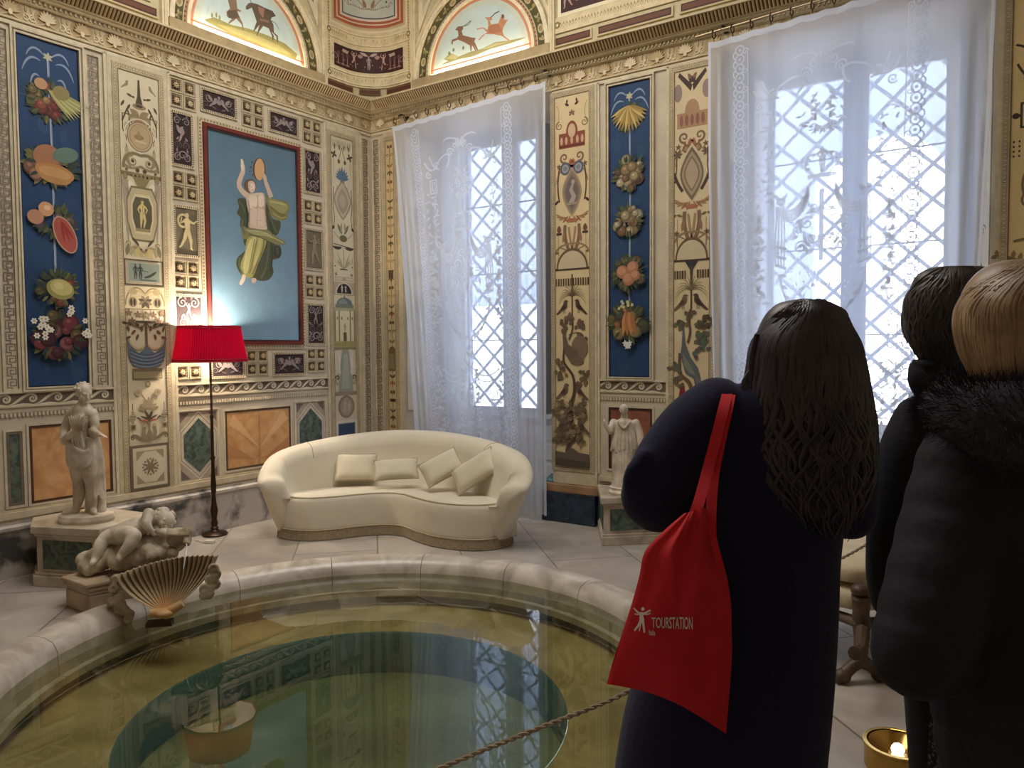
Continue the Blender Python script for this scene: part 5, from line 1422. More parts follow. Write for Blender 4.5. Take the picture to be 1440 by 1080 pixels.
pilaster('B', 2.225, 2.675, .34, 3.765, 2.262, 2.605, .50, 3.73, 'painted pilaster with red crown and turkey tree between curtain and blue panel', lambda P, a, b, z0, z1, c: draw_back(P, a, b, z0, z1, c, 0), ground=(216, 190, 136))
pilaster('B', 3.33, 3.745, .34, 3.765, 3.373, 3.668, .50, 3.72, 'painted pilaster with blue-grey peacock and red parrot beside the big curtain', lambda P, a, b, z0, z1, c: draw_back(P, a, b, z0, z1, c, 1), ground=(214, 190, 142))
def draw_right(P, a, b, z0, z1, c):
    B1, DK = (132, 104, 70), (76, 54, 40); c = a+.12
    for y in (3.2, 2.45): P.spiral(c, y, .07, 1.6, 0, 1, .016, B1)
    P.bez([(a+.02, 3.42), (c+.06, 3.36), (a+.06, 3.26), (c+.1, 3.2)], .014, DK); P.bez([(a+.03, 3.3), (c, 3.1), (c+.1, 3.25)], .014, DK)
    P.rect(a+.05, 2.90, b, 3.06, DK); P.rect(a+.063, 2.913, b, 3.047, (220, 192, 130)); P.leaf(a+.005, 2.98, 0, .05, .04, DK)
    for k in range(12): P.ell(a+.02+(k % 3)*.03, 2.82-(k//3)*.03, .006, .008, DK, n=8)
    P.ring(c+.05, 2.55, .10, .14, .014, B1)
    for k in range(7): acanthus(P, a+.10, 2.30-k*.27, radians(60+(k % 2)*60), .2, B1, dark=(150, 120, 76))
    for k in range(5): P.bez([(a+.03, 2.2-k*.3), (c+.1, 2.25-k*.3), (b-.02, 2.1-k*.3)], .014, B1)
pilaster('B', 5.54, 6.0, .34, 3.765, 5.615, 5.95, .50, 3.72, 'painted pilaster with brown scrolls at the right edge, behind the blonde visitor', draw_right, ground=(222, 190, 122))

# --- window reveals, painted
def reveal(x0, x1, label):
    ang = atan2(DW, x1-x0); L = hypot(DW, x1-x0)
    t = thing('painted_window_reveal', label, 'painted reveal', (x0, 0, .9))
    d = Vector((x1-x0, DW, 0)).normalized(); n = Vector((DW, -(x1-x0), 0)).normalized()
    if x1 < x0: n = -n; 
    P = Paint(.003, None); H = 2.8
    P.rect(.02, .02, L-.16, H, (214, 202, 172)); c = (L-.14)/2; w = L-.2
    rnd = random.Random(3)
    for i in range(9):
        y = .2+i*.3; P.sym = c
        k = i % 3; cl = ((130, 110, 86), (110, 96, 84), (146, 116, 86))[i % 3]
        if k == 0: P.ell(c, y, .06, .10, cl); P.ell(c, y, .045, .08, (176, 156, 126))
        elif k == 1: P.spiral(c+.05, y, .04, 1.3, 0, 1, .010, cl); P.leaf(c, y, radians(60), .1, .03, cl)
        else: P.rect(c-.06, y-.05, c+.06, y+.05, cl); P.rect(c-.045, y-.035, c+.045, y+.035, (206, 190, 156)); P.leaf(c+.03, y+.06, radians(70), .08, .03, cl)
        P.sym = None
    P.frame(.005, .005, L-.145, H+.015, .012, (170, 150, 120))
    vs = []
    for a, b, w_ in P.v: q = d*a+n*w_; vs.append((q.x, q.y, b))
    P.v = vs
    P.build('reveal_painting', M_FRESCO, t, recalc=False)
reveal(.45, .62, 'painted left side of the first window niche, seen through the voile')
reveal(3.75, 3.92, 'painted left side of the big window niche, seen through the voile')
reveal(5.52, 5.35, 'painted right side of the big window niche, beside the curtain edge')
# ------------------------------------------------------------------ above the cornice: lunettes, corner pendentive, friezes
UZ = 4.12
def up_obj(P, name, m, par=None, smooth=False):
    """shapes drawn in (s, z, w) on the upper wall, hollow corner included"""
    vs = []
    for s_, z, w_ in P.v:
        q = upper(s_, z, w_); vs.append((q.x, q.y, q.z))
    P.v = vs
    return P.build(name, m, par, smooth=smooth, recalc=False)
def sL(y): return s_of(y=y)
def sB(x): return s_of(x=x)
class UPaint(Paint):
    """long shapes are cut into short ones so that they follow the hollow corner"""
    def band(s, s0, s1, z0, z1, col, h=0, n=24, zf=None):
        zf = zf or (lambda t: 0)
        for k in range(n):
            a, b = s0+(s1-s0)*k/n, s0+(s1-s0)*(k+1)/n
            ta, tb = k/n, (k+1)/n
            s.w -= s.STEP
            s.poly([(a, z0+zf(ta)), (b, z0+zf(tb)), (b, z1+zf(tb)), (a, z1+zf(ta))], col, h)
        s.w += s.STEP
    def vband(s, s0, s1, z0, z1, col, h=0): s.band(s0, s1, z0, z1, col, h, n=2)
CRM, CRL, CRD, GRS = (224, 204, 156), (234, 218, 178), (176, 150, 100), (206, 192, 146)
DKR, PNK, ORG, PBL, DFL = (70, 34, 32), (206, 132, 96), (190, 92, 60), (190, 206, 206), (92, 84, 44)

def lunette(left, sc, label, draw):
    r_in, r_out, zc = .60, .755, 4.215
    P0 = upper(sc, UZ, 0)
    t = thing('lunette_painting', label, 'painting', P0)
    def put(P, name, m):
        o = up_obj(P, name, m); o.parent = t; o.location = -P0; return o
    P = UPaint(.002)
    P.poly([(sc+.645*cos(pi*k/40), zc+.645*sin(pi*k/40)) for k in range(41)], PNK)
    P.poly([(sc+.56*cos(pi*k/40), zc+.01+.56*sin(pi*k/40)) for k in range(41)], (196, 206, 190))
    P.poly([(sc+.50*cos(pi*k/40), zc+.02+.50*sin(pi*k/40)) for k in range(41)], (190, 212, 208))
    P.rect(sc-.6, zc+.045, sc+.6, zc+.058, ORG)
    draw(P, sc, zc)
    put(P, 'painted_scene', M_FRESCO)
    P = UPaint(.003)
    P.ring(sc, zc, .61, .61, .03, CRL, 60, h=.015, a0=0, a1=pi)
    for k in range(50):
        a = pi*(k+.5)/50; P.ell(sc+.638*cos(a), zc+.638*sin(a), .009, .009, (116, 90, 56), n=6)
    P.ring(sc, zc, .70, .70, .085, DFL, 60, a0=0, a1=pi)
    rnd = random.Random(4)
    for k in range(21):
        a = pi*(k+.5)/21; x, y = sc+.70*cos(a), zc+.70*sin(a)
        if k % 3 == 1:
            P.ell(x, y, .030, .042, (196, 180, 128), rot=a, n=14); P.ell(x, y, .018, .028, (168, 140, 92), rot=a, n=10)
        else: 
            for j in range(5): P.leaf(x, y, rnd.uniform(0, 6.28), .045, .022, (138, 124, 70) if j % 2 else (176, 160, 104))
    P.ring(sc, zc, .765, .765, .04, CRL, 60, h=.028, a0=0, a1=pi)
    P.ring(sc, zc, .82, .82, .03, CRM, 60, h=.012, a0=0, a1=pi)
    P.row(sc-.8, zc+.0, sc-.8, zc+.01, .02, .01, .01, CRD)
    put(P, 'garland_arch', M_RELIEF)
    P = UPaint(.0); P.rect(sc-.80, 4.081, sc+.80, 4.205, (186, 160, 112), h=.055)
    o = put(P, 'lamp_trough', M_RELIEF)
    # the hidden lamps lying in the trough
    a, b = upper(sc-.56, 4.21, .045), upper(sc+.56, 4.21, .045)
    P = UPaint(.028); P.rect(sc-.55, 4.2055, sc+.55, 4.209, (255, 255, 255), h=.02)
    put(P, 'cove_lamp_strip', M_LEDSTRIP)
    return t
def up_s(px, py, left):
    d = FWD*F_PX + CR*(px-720) - CU*(py-540)
    q = CAM + d*((0-(CAM.x if left else CAM.y))/(d.x if left else d.y))
    return (sL(q.y), q.z) if left else (sB(q.x), q.z)
def scene_left(P, sc, zc):
    T = lambda x, y: up_s(240+x/6.545, y/6.545, True)
    G1, G2, B1, B2 = (150, 142, 78), (176, 166, 100), (104, 84, 66), (140, 110, 84)
    pl = lambda pts, c: P.poly([T(*p) for p in pts], c)
    pl([(310, 180), (400, 160), (470, 190), (560, 230), (720, 265), (900, 330), (1050, 400), (1165, 500), (1150, 545), (1000, 500), (800, 410), (560, 320), (420, 250), (330, 200)], G1)
    pl([(420, 220), (560, 250), (760, 310), (1000, 420), (1120, 510), (960, 465), (760, 380), (560, 300)], G2)
    # satyr walking
    pl([(515, -40), (600, -40), (612, 80), (650, 100), (640, 110), (612, 105), (640, 170), (662, 215), (672, 280), (662, 280), (650, 225), (600, 170), (590, 185), (535, 220), (530, 208), (560, 175), (515, 150), (512, 110), (545, 80)], B2)
    pl([(520, 100), (600, 90), (625, 160), (590, 175), (530, 165)], B1)
    # stag with rider cloth
    pl([(690, 60), (715, 30), (745, 25), (800, 40), (860, 70), (920, 95), (945, 130), (920, 180), (945, 230), (950, 300), (985, 330), (988, 388), (978, 388), (970, 335), (925, 290), (948, 330), (945, 372), (936, 372), (930, 330), (900, 260), (850, 240), (800, 310), (795, 335), (788, 330), (815, 230), (770, 285), (758, 290), (790, 200), (760, 110), (745, 70), (705, 90), (690, 85)], B1)
    pl([(800, 60), (860, 80), (850, 170), (815, 120)], (166, 116, 92)); pl([(870, 85), (935, 100), (968, 150), (930, 160), (880, 130)], (92, 80, 66))
    P.strip([T(740, 30), T(728, -10)], .008, B1); P.strip([T(925, 190), T(965, 215), T(995, 270)], .006, B1); P.strip([T(820, 180), T(900, 200)], .02, B2)
    for q in ((380, 170), (420, 165), (450, 190)): P.leaf(*T(*q), pi/2, .05, .02, G1)
    P.strip([T(330, 130), T(345, 80), T(350, 60)], .003, (160, 160, 130))
def scene_right(P, sc, zc):
    T = lambda x, y: up_s(580+x/6.545, y/6.545, False)
    G1, G2, B1, B2 = (146, 142, 92), (180, 172, 112), (140, 98, 72), (196, 130, 86)
    pl = lambda pts, c: P.poly([T(*p) for p in pts], c)
    pl([(260, 605), (330, 560), (290, 545), (350, 490), (430, 520), (540, 475), (640, 450), (760, 390), (900, 370), (1050, 340), (1000, 365), (900, 400), (720, 450), (560, 520), (430, 545)], G1)
    pl([(300, 545), (360, 500), (430, 520), (400, 545)], G2); pl([(640, 455), (760, 400), (900, 380), (700, 445)], G2)
    pl([(395, 275), (420, 245), (465, 240), (470, 265), (455, 285), (465, 325), (540, 345), (585, 350), (570, 380), (580, 400), (605, 455), (595, 468), (565, 410), (590, 465), (580, 470), (550, 415), (545, 470), (535, 470), (530, 420), (480, 390), (420, 365), (375, 385), (370, 415), (358, 400), (365, 365), (410, 350), (425, 330), (420, 285)], B1)
    P.strip([T(465, 245), T(500, 225), T(540, 190)], .008, (90, 70, 54)); P.strip([T(480, 245), T(525, 225), T(540, 195)], .005, (90, 70, 54))
    pl([(668, 160), (720, 160), (742, 180), (715, 190), (725, 225), (790, 215), (815, 160), (835, 140), (850, 150), (845, 185), (880, 180), (840, 250), (830, 290), (845, 330), (905, 375), (900, 385), (820, 330), (740, 315), (670, 315), (615, 372), (608, 366), (650, 320), (690, 300), (650, 262), (595, 275), (590, 265), (650, 252), (690, 275), (700, 240), (695, 190)], B2)
    pl([(700, 240), (790, 220), (830, 290), (740, 310), (700, 300)], (176, 112, 74)); P.strip([T(720, 165), T(760, 125), T(800, 105)], .010, (96, 70, 52)); P.ell(*T(832, 150), .016, .018, (120, 84, 62))
    for q in ((340, 510), (380, 480), (470, 460)): P.leaf(*T(*q), pi/2, .04, .03, (120, 130, 90))
LUNL = lunette(True, sL(-1.46), 'arched painting of a satyr leading a laden stag over the left wall', scene_left)
LUNR = lunette(False, sB(1.43), 'arched painting of two leaping deer, one ridden, above the first window', scene_right)

# structural mouldings and stucco between them
P = UPaint(.001)
lo, hi = sL(-7.0), sB(7.0)
for s0, s1, n in ((lo, -SA, 4), (-SA, SA, 14), (SA, hi, 4)): P.band(s0, s1, 4.078, 5.65, GRS, n=n)
for s0, s1, n in ((lo, -SA, 2), (-SA, SA, 14), (SA, hi, 2)): P.band(s0, s1, 4.078, 4.10, CRM, h=.03, n=n)
for sx in (sL(-.635), sB(.635), sL(-2.28), sB(2.24)):
    P.vband(sx-.03, sx+.03, 4.10, 5.6, CRL, h=.035); P.vband(sx-.014, sx+.014, 4.10, 5.6, CRM, h=.045)
o = up_obj(P, 'trim_8', M_RELIEF); o['kind'] = 'structure'
# spandrels with blue triangles
for sx, sg, lb in ((sL(-.70), -1, 'small blue and cream triangle to the right of the left arched painting'), (sB(.70), 1, 'small blue and cream triangle to the left of the deer arch')):
    t = thing('spandrel_ornament', lb, 'stucco ornament', upper(sx, 4.6)); b0 = upper(sx, 4.6)
    P = UPaint(.004)
    P.poly([(sx, 4.66), (sx, 5.5), (sx+sg*.5, 5.5), (sx+sg*.30, 5.14), (sx+sg*.14, 4.92)], CRL, h=.012)
    P.poly([(sx+sg*.05, 4.86), (sx+sg*.05, 5.42), (sx+sg*.40, 5.42), (sx+sg*.24, 5.12)], (74, 98, 156) if sg < 0 else (206, 200, 166), h=.013)
    P.row(sx+sg*.025, 4.75, sx+sg*.025, 5.4, .03, .016, .02, CRD)
    if sg > 0: 
        P.w += .014; fan(P, sx+sg*.12, 4.98, .09, (196, 96, 70), 7, 3, .3)
    o = up_obj(P, 'triangle_panel', M_RELIEF); o.parent = t; o.location = -b0

def frame_rows(P, s0, s1, zz, col=CRD, step=.03, n=None):
    """a row of upright leaves"""
    n = n or int((s1-s0)/step)
    for k in range(n):
        s_ = s0+(s1-s0)*(k+.5)/n
        P.w -= P.STEP*2
        P.leaf(s_, zz, pi/2, .05, .022, col); P.leaf(s_, zz+.004, pi/2, .03, .010, CRL)
# corner pendentive
t = thing('corner_pendentive', 'hollow panel with red edged cartouche over the room corner', 'stucco panel', upper(0, 4.14)); b0 = upper(0, 4.14)
def cput(P, name, m): 
    o = up_obj(P, name, m); o.parent = t; o.location = -b0; return o
e = .56; g0, g1 = sL(-.585), sB(.585)
P = UPaint(.004)
P.band(g0, g1, 4.21, 5.6, CRM, h=.010)
P.w = .0142
frame_rows(P, g0+.05, g1-.05, 4.255, (168, 146, 84)); frame_rows(P, g0+.05, g1-.05, 4.655, (168, 146, 84))
for z in (4.235, 4.325, 4.63, 4.725): P.band(g0+.02, g1-.02, z-.006, z+.006, CRL, h=.008)
for sx in (g0+.025, g1-.025):
    P.row(sx, 4.24, sx, 5.5, .028, .02, .018, (178, 150, 84)); 
    for z in (4.275, 4.69): P.ell(sx, z, .026, .026, (140, 116, 64)); P.ell(sx, z, .012, .012, CRL, n=8)
cput(P, 'stucco_frame', M_RELIEF)
P = UPaint(.016); h0, h1 = sL(-.50), sB(.485)
P.band(h0, h1, 4.36, 4.575, DKR); P.band(h0, h1, 4.36, 4.366, (40, 20, 20)); P.band(h0, h1, 4.566, 4.575, (40, 20, 20))
P.sym = (h0+h1)/2; c = P.sym; LTF = (166, 128, 124)
figure(P, c-.16, 4.385, .16, (190, 150, 140), 2); fan(P, c-.09, 4.50, .05, (176, 140, 132), 5, 1.6, .3)
for q in (.24, .30, .36): 
    P.strip([(c+q, 4.39), (c+q, 4.50)], .010, LTF); P.ell(c+q, 4.395, .028, .007, LTF, n=10); P.ell(c+q, 4.49, .02, .022, (110, 70, 72), n=10)
P.poly([(c+.22, 4.54), (c+.30, 4.55), (c+.31, 4.52), (c+.24, 4.51)], (190, 160, 150)); P.spiral(c+.40, 4.45, .04, 1.1, 0, 1, .008, LTF)
P.sym = None
figure(P, c, 4.39, .14, (186, 148, 140), 1); P.leaf(c-.01, 4.53, radians(160), .09, .03, (196, 164, 154)); P.leaf(c+.01, 4.53, radians(20), .09, .03, (196, 164, 154))
for k in range(10): P.ell(h0+.05+(h1-h0-.1)*k/9, 4.42+.02*(k % 2), .007, .007, LTF, n=8)
cput(P, 'red_figure_frieze', M_FRESCO)
P = UPaint(.016)
for (a, b) in ((sL(-.60), sL(-.24)-.02), (-.115, .115), (sB(.24)+.02, sB(.60))):
    P = UPaint(.016)
    P.band(a, b, 4.142, 4.198, (128, 88, 56), n=8); P.w += .001; P.band(a+.012, b-.012, 4.152, 4.188, (98, 54, 34), n=8); P.band(a, b, 4.142, 4.146, (66, 40, 28), n=8)
    cput(P, 'brown_panel', M_FRESCO)
P = UPaint(.016)
def hexcol(k, zb, col):
    n = 24; a, b = -.44*k, .44*k; P.w += .0014
    for i in range(n):
        x0_, x1_ = a+(b-a)*i/n, a+(b-a)*(i+1)/n
        P.w -= P.STEP
        P.poly([(x0_, zb), (x1_, zb), (x1_, 5.55), (x0_, 5.55)], col)
    P.w += P.STEP
for k, zb, c_ in ((1.08, 4.76, CRL), (1.02, 4.785, (206, 186, 134)), (.96, 4.81, ORG), (.88, 4.838, (232, 204, 172)), (.85, 4.850, ORG), (.78, 4.874, (226, 208, 190)), (.72, 4.897, (84, 92, 108)), (.69, 4.91, (196, 206, 196))): hexcol(k, zb, c_)
P.sym = 0
P.bez([(0, 5.0), (.10, 4.97), (.14, 5.04), (.24, 5.0)], .014, (150, 124, 84)); P.ell(.20, 5.06, .012, .012, (60, 50, 44), n=8); P.bez([(.05, 5.0), (.1, 5.09), (.24, 5.12)], .010, (176, 146, 100)); P.leaf(.03, 5.0, radians(70), .10, .04, (160, 120, 84)); P.spiral(.25, 5.02, .03, 1, 0, 1, .008, (128, 108, 76))
P.sym = None
cput(P, 'red_edged_cartouche', M_FRESCO)

# dark red friezes and brown panels over the window wall and far left
def brown(s0, s1, label):
    b_ = upper(s0, 4.15); q = thing('brown_frieze_panel', label, 'painted panel', b_)
    P = UPaint(.004); P.band(s0, s1, 4.165, 4.25, (206, 182, 132), h=.012, n=2); P.w = .017; P.band(s0+.015, s1-.015, 4.178, 4.238, (76, 46, 32), n=2); P.band(s0+.026, s1-.026, 4.190, 4.228, (116, 66, 42), n=2)
    o = up_obj(P, 'panel_field', M_FRESCO); o.parent = q; o.location = -b_
brown(sB(2.26), sB(2.63), 'short brown panel on the cornice just right of the deer arch')
brown(sB(2.68), sB(3.36), 'long brown panel on the cornice above the corn sheaf panel')
brown(sB(3.41), sB(4.9), 'brown panel on the cornice running above the big window')
brown(sL(-3.75), sL(-2.33), 'brown panel on the cornice at the far upper left')
def redfrieze(s0, s1, z0, z1, label):
    b_ = upper(s0, 4.3); q = thing('red_figure_frieze', label, 'painted frieze', b_)
    P = UPaint(.004); P.band(s0-.06, s1+.06, z0-.16, z0-.03, CRM, h=.010, n=2); P.w = .0145
    frame_rows(P, s0-.05, s1+.05, z0-.12, (168, 146, 84))
    for sx in (s0-.04,): P.ell(sx, z0-.09, .03, .03, (140, 116, 64)); P.ell(sx, z0-.09, .014, .014, CRL, n=8)
    o = up_obj(P, 'leaf_moulding', M_RELIEF); o.parent = q; o.location = -b_
    P = UPaint(.004); P.band(s0-.03, s1+.03, z0-.03, z1+.03, CRL, h=.012, n=2); P.w = .0165; P.band(s0, s1, z0, z1, DKR, n=2)
    n = int((s1-s0)/.11)
    for k in range(n):
        x = s0+.06+k*.11
        if k % 3 == 0: figure(P, x, z0+.03, (z1-z0)*.8, (176, 138, 132), k % 2*2, flip=k % 2 == 0)
        else: P.spiral(x, z0+.10, .045, 1.3, k, 1 if k % 2 else -1, .012, (160, 122, 120)); P.leaf(x, z0+.15, radians(40+k*37 % 90), .10, .03, (150, 112, 112))
    o = up_obj(P, 'figure_field', M_FRESCO); o.parent = q; o.location = -b_
redfrieze(sB(2.33), sB(3.6), 4.44, 4.72, 'dark red frieze of pale figures at the top edge, right of the deer arch')
redfrieze(sL(-3.75), sL(-2.45), 4.44, 4.72, 'dark red frieze of pale figures over the far left of the wall')
# ------------------------------------------------------------------ voile curtains with lace, on rods
TILT = .085
def curtain(xt0, xt1, xb0, xb1, z1, z0, label, rodlabel, seed, lx0, lx1, sweep=1.0):
    """top edge xt0..xt1, foot xb0..xb1; lx0..lx1 the lace field as a share of the width"""
    rnd = random.Random(seed)
    ph = [rnd.uniform(0, 6) for _ in range(5)]
    def surf(u, v):
        """u across 0..1, v down 0..1"""
        x = (xt0+(xt1-xt0)*u)*(1-v**sweep)+(xb0+(xb1-xb0)*u)*v**sweep
        edge = (1-min(1, min(u, 1-u)/.16))
        f = .012*sin(u*34+ph[0]+v*1.2)+.008*sin(u*61+ph[1]-v*2)+.028*edge*sin(u*120+ph[2])*min(1, v*3+.2)
        return Vector((x, -.125-f*(.35+.65*min(1, v*4))-.02*v, z1+(z0-z1)*v-.012*abs(sin(u*pi*11))*(1-v)**8-TILT*(1-u)*(1-v)))
    t = thing('lace_curtain', label, 'curtain', ((xt0+xt1)/2, -.12, z0))
    b0 = Vector(t.location)
    mb = MB(); NU, NV = 150, 40
    mb.loft([[surf(i/NU, j/NV)-b0 for i in range(NU+1)] for j in range(NV+1)], closed=False, cap=False)
    mb.build('voile', M_SHEER, t, smooth=True, autosmooth=False, recalc=False)
    # hem strips along both edges and the top heading
    mb = MB()
    for ua, ub in ((0, .012), (.988, 1)):
        mb.loft([[surf(ua+(ub-ua)*i/3, j/60)-b0+Vector((0, -.002, 0)) for i in range(4)] for j in range(61)], closed=False, cap=False)
    mb.loft([[surf(i/150, j*.006)-b0+Vector((0, -.002, 0)) for i in range(151)] for j in range(3)], closed=False, cap=False)
    mb.build('hem', M_LACE, t, smooth=True, autosmooth=False, recalc=False)
    # lace: drawn in metres across the field, then laid on the cloth
    P = Paint(0); W = (xt1-xt0)*(lx1-lx0); H = z1-z0; c = W/2; P.sym = c
    col = (255, 255, 255); L = .0135
    # scalloped borders
    for k in range(int(H*.97/.07)):
        y = H*.97-k*.07
        P.ring(.055, y, .032, .034, L*.8, col, 12); P.ring(.03, y-.035, .026, .03, L*.8, col, 8, a0=pi/2, a1=3*pi/2)
        if k % 2 == 0: P.spiral(.095, y-.02, .026, 1.2, k, 1, L*.7, col)
        P.ell(.055, y, .012, .012, col, n=8)
    P.strip([(.115, H*.97), (.115, .1)], L*.6, col)
    # canopy scrolls at the top
    T = H*.93
    for q in (((.16, T-.18), (.20, T-.30), (.30, T-.25)), ((.30, T-.25), (.36, T-.12), (.5*W-.12, T-.16)), ((.5*W-.2, T-.02), (.5*W-.1, T+.03), (.5*W-.02, T-.04)), ((.22, T-.12), (.25, T-.26), (.34, T-.27)), ((.5*W-.18, T-.28), (.5*W-.12, T-.24), (.5*W-.13, T-.14))):
        P.bez(q, L*1.3, col); 
    for x, y, r in ((.30, T-.24, .04), (.5*W-.12, T-.14, .045), (.5*W-.06, T-.08, .035), (.2, T-.31, .035)): P.spiral(x, y, r, 1.5, rnd.uniform(0, 6), 1, L, col)
    P.frame(.20, T-.50, .30, T-.36, L, col); P.frame(.226, T-.474, .274, T-.386, L*.8, col)
    fan(P, c-.02, T-.10, .10, col, 5, 1.8, .2)
    # flower drops
    def drop(x, y0, y1, s_, n):
        for k in range(n):
            y = y0+(y1-y0)*(k+.5)/n
            for j in range(3): P.leaf(x+rnd.uniform(-.2, .2)*s_, y+rnd.uniform(-.2, .2)*s_, rnd.uniform(0, 6.28), s_*rnd.uniform(.5, 1), s_*.35, col)
            if k % 2: P.ell(x, y, s_*.2, s_*.2, col, n=8)
    drop(.25, T-.52, T-1.05, .055, 10); drop(c-.05, T-.30, T-.56, .055, 8); drop(.17, T-.45, T-2.4, .04, 24)
    for k in range(9):
        a = pi+pi*k/8; sx = c+.14*cos(a); sy = T-.45+.10*sin(a)
        if sx <= c: 
            for j in range(3): P.leaf(sx, sy, rnd.uniform(0, 6.28), .045, .018, col)
    # crown and armorial
    K = T-.88
    P.strip([(c, K), (c+.10, K-.006)], L*2.2, col); P.ring(c+.06, K+.085, .055, .07, L, col, 16, a0=-.6, a1=pi*.95); P.bez([(c+.004, K+.02), (c+.03, K+.13), (c, K+.15)], L, col); P.strip([(c, K+.02), (c, K+.20)], L, col); P.ell(c, K+.17, .02, .02, col)
    for k in range(6): P.ell(c+.115*cos(-.4+k*.45)*.9, K+.085+.075*sin(-.4+k*.45), .012, .012, col, n=8)
    # mantle swags
    for d in (0, .022, .044, .066): P.bez([(c+.09, K-.06-d), (c+.14, K-.26-d*1.2), (c+.26, K-.22-d)], L*1.5, col)
    for k in range(4): P.strip([(c+.27+.015*k, K-.18), (c+.262+.024*k, K-.44), (c+.27+.02*k, K-.62)], L*1.1, col)
    P.ell(c+.29, K-.15, .035, .03, col); P.leaf(c+.29, K-.14, radians(40), .09, .03, col); P.leaf(c+.29, K-.14, radians(140), .07, .03, col)
    for k in range(3): P.strip([(c+.25, K-.50-k*.07), (c+.33, K-.47-k*.07)], L*1.6, col)
    # inner arms: scrolls and beasts
    for x, y, r, s_ in ((.05, -.22, .04, 1), (.10, -.33, .05, -1), (.06, -.44, .045, 1), (.14, -.50, .05, -1), (.16, -.38, .04, 1)): P.spiral(c+x, K+y, r, 1.4, rnd.uniform(0, 6), s_, L*1.1, col)
    P.strip([(c, K-.10), (c, K-.60)], L*2.4, col)
    for k in range(10): P.leaf(c+rnd.uniform(.02, .2), K-.18-rnd.random()*.42, rnd.uniform(0, 6.28), .07, .028, col)
    # shield-shaped lower frame
    P.bez([(c+.30, K-.68), (c+.28, K-.92), (c+.14, K-1.0), (c, K-1.06)], L*1.4, col, 20)
    for k in range(8): 
        q = bez([(c+.30, K-.68), (c+.28, K-.92), (c+.14, K-1.0), (c, K-1.06)], 8)[k]; P.leaf(q[0], q[1], radians(200+k*10), .06, .03, col)
    for k in range(22): P.ell(c+rnd.uniform(.02, .24), K-.66-rnd.random()*.24, .006, .011, col, n=6)
    # lower vase, medallion and garlands
    V = K-1.22
    P.ring(c, V-.42, .055, .16, L*1.4, col, 26); P.ring(c, V-.42, .035, .12, L, col, 22); P.ell(c, V-.42, .02, .07, col)
    P.leaf(c, V-.02, radians(60), .1, .05, col); P.ring(c, V, .07, .10, L, col, 20)
    P.bez([(c+.04, V-.1), (c+.2, V-.26), (c+.38, V-.12)], L*1.2, col); P.bez([(c+.04, V-.14), (c+.2, V-.32), (c+.38, V-.18)], L*.8, col)
    for k in range(5): P.spiral(c+.10+.07*k, V-.34-.05*(k % 2), .032, 1.4, k, 1 if k % 2 else -1, L, col)
    P.frame(c+.27, V-.55, c+.37, V-.40, L, col); P.frame(c+.295, V-.52, c+.345, V-.43, L*.7, col)
    for x in (.2, .12, c-.12): drop(x, V-.1, V-.95, .06, 16)
    drop(.19, K-.2, K-.9, .075, 16)
    for k in range(26): P.spiral(rnd.uniform(.14, c-.02), V-.62-rnd.random()*.5, .03, 1.2, rnd.uniform(0, 6), 1, L*.8, col)
    P.sym = None
    vs = []
    Wt = xt1-xt0
    for a, b, w_ in P.v:
        u = lx0+a/Wt; v = 1-b/H
        vs.append(tuple(surf(u, max(0, min(1, v)))-b0+Vector((0, -.003-w_*.2, 0))))
    P.v = vs
    P.build('lace_pattern', M_LACE, t, recalc=False)
    # rod
    r = thing('curtain_rod', rodlabel, 'curtain rod', ((xt0+xt1)/2, -.13, z1+.065-TILT/2)); b1 = Vector(r.location)
    mb = MB(); mb.tube([Vector((xt0-.10, -.13, z1+.065-TILT*1.05))-b1, Vector((xt1+.04, -.13, z1+.065))-b1], .011, 10); mb.build('pole', M_RODMETAL, r, smooth=True)
    for xq in (xt0+.10, xt1-.02):
        zq = z1-TILT*(xt1-xq)/(xt1-xt0)
        mb = MB(); mb.tube([Vector((xq, -.0, zq+.10))-b1, Vector((xq, -.10, zq+.10))-b1, Vector((xq, -.13, zq+.085))-b1, Vector((xq, -.13, zq+.06))-b1], .012, 8); mb.ball(Vector((xq, -.02, zq+.10))-b1, (.03, .012, .03)); mb.build('bracket', M_IRON, r, smooth=True)
    for k in range(13):
        x = xt0+(xt1-xt0)*(k+.3)/13; zq = z1-TILT*(xt1-x)/(xt1-xt0)
        mb = MB(); mb.tube([Vector((x+.006*cos(q), -.13+.018*cos(q), zq+.048+.030*sin(q)))-b1 for q in [2*pi*j/12 for j in range(12)]], .0042, 6, closed=True)
        mb.tube([Vector((x, -.128, zq+.022))-b1, Vector((x, -.126, zq-.004))-b1], .003, 6)
        mb.build('ring', M_IRON, r, smooth=True)
curtain(.43, 2.235, .78, 2.235, 3.855, .06, 'sheer lace curtain behind the cream sofa', 'metal curtain rod with rings over the window behind the sofa', 3, .12, .80, .8)
curtain(3.69, 5.53, 3.80, 5.40, 3.93, .06, 'sheer lace curtain with crown, behind the dark haired visitors', 'metal curtain rod with rings over the big window on the right', 8, .10, .80, 1.3)
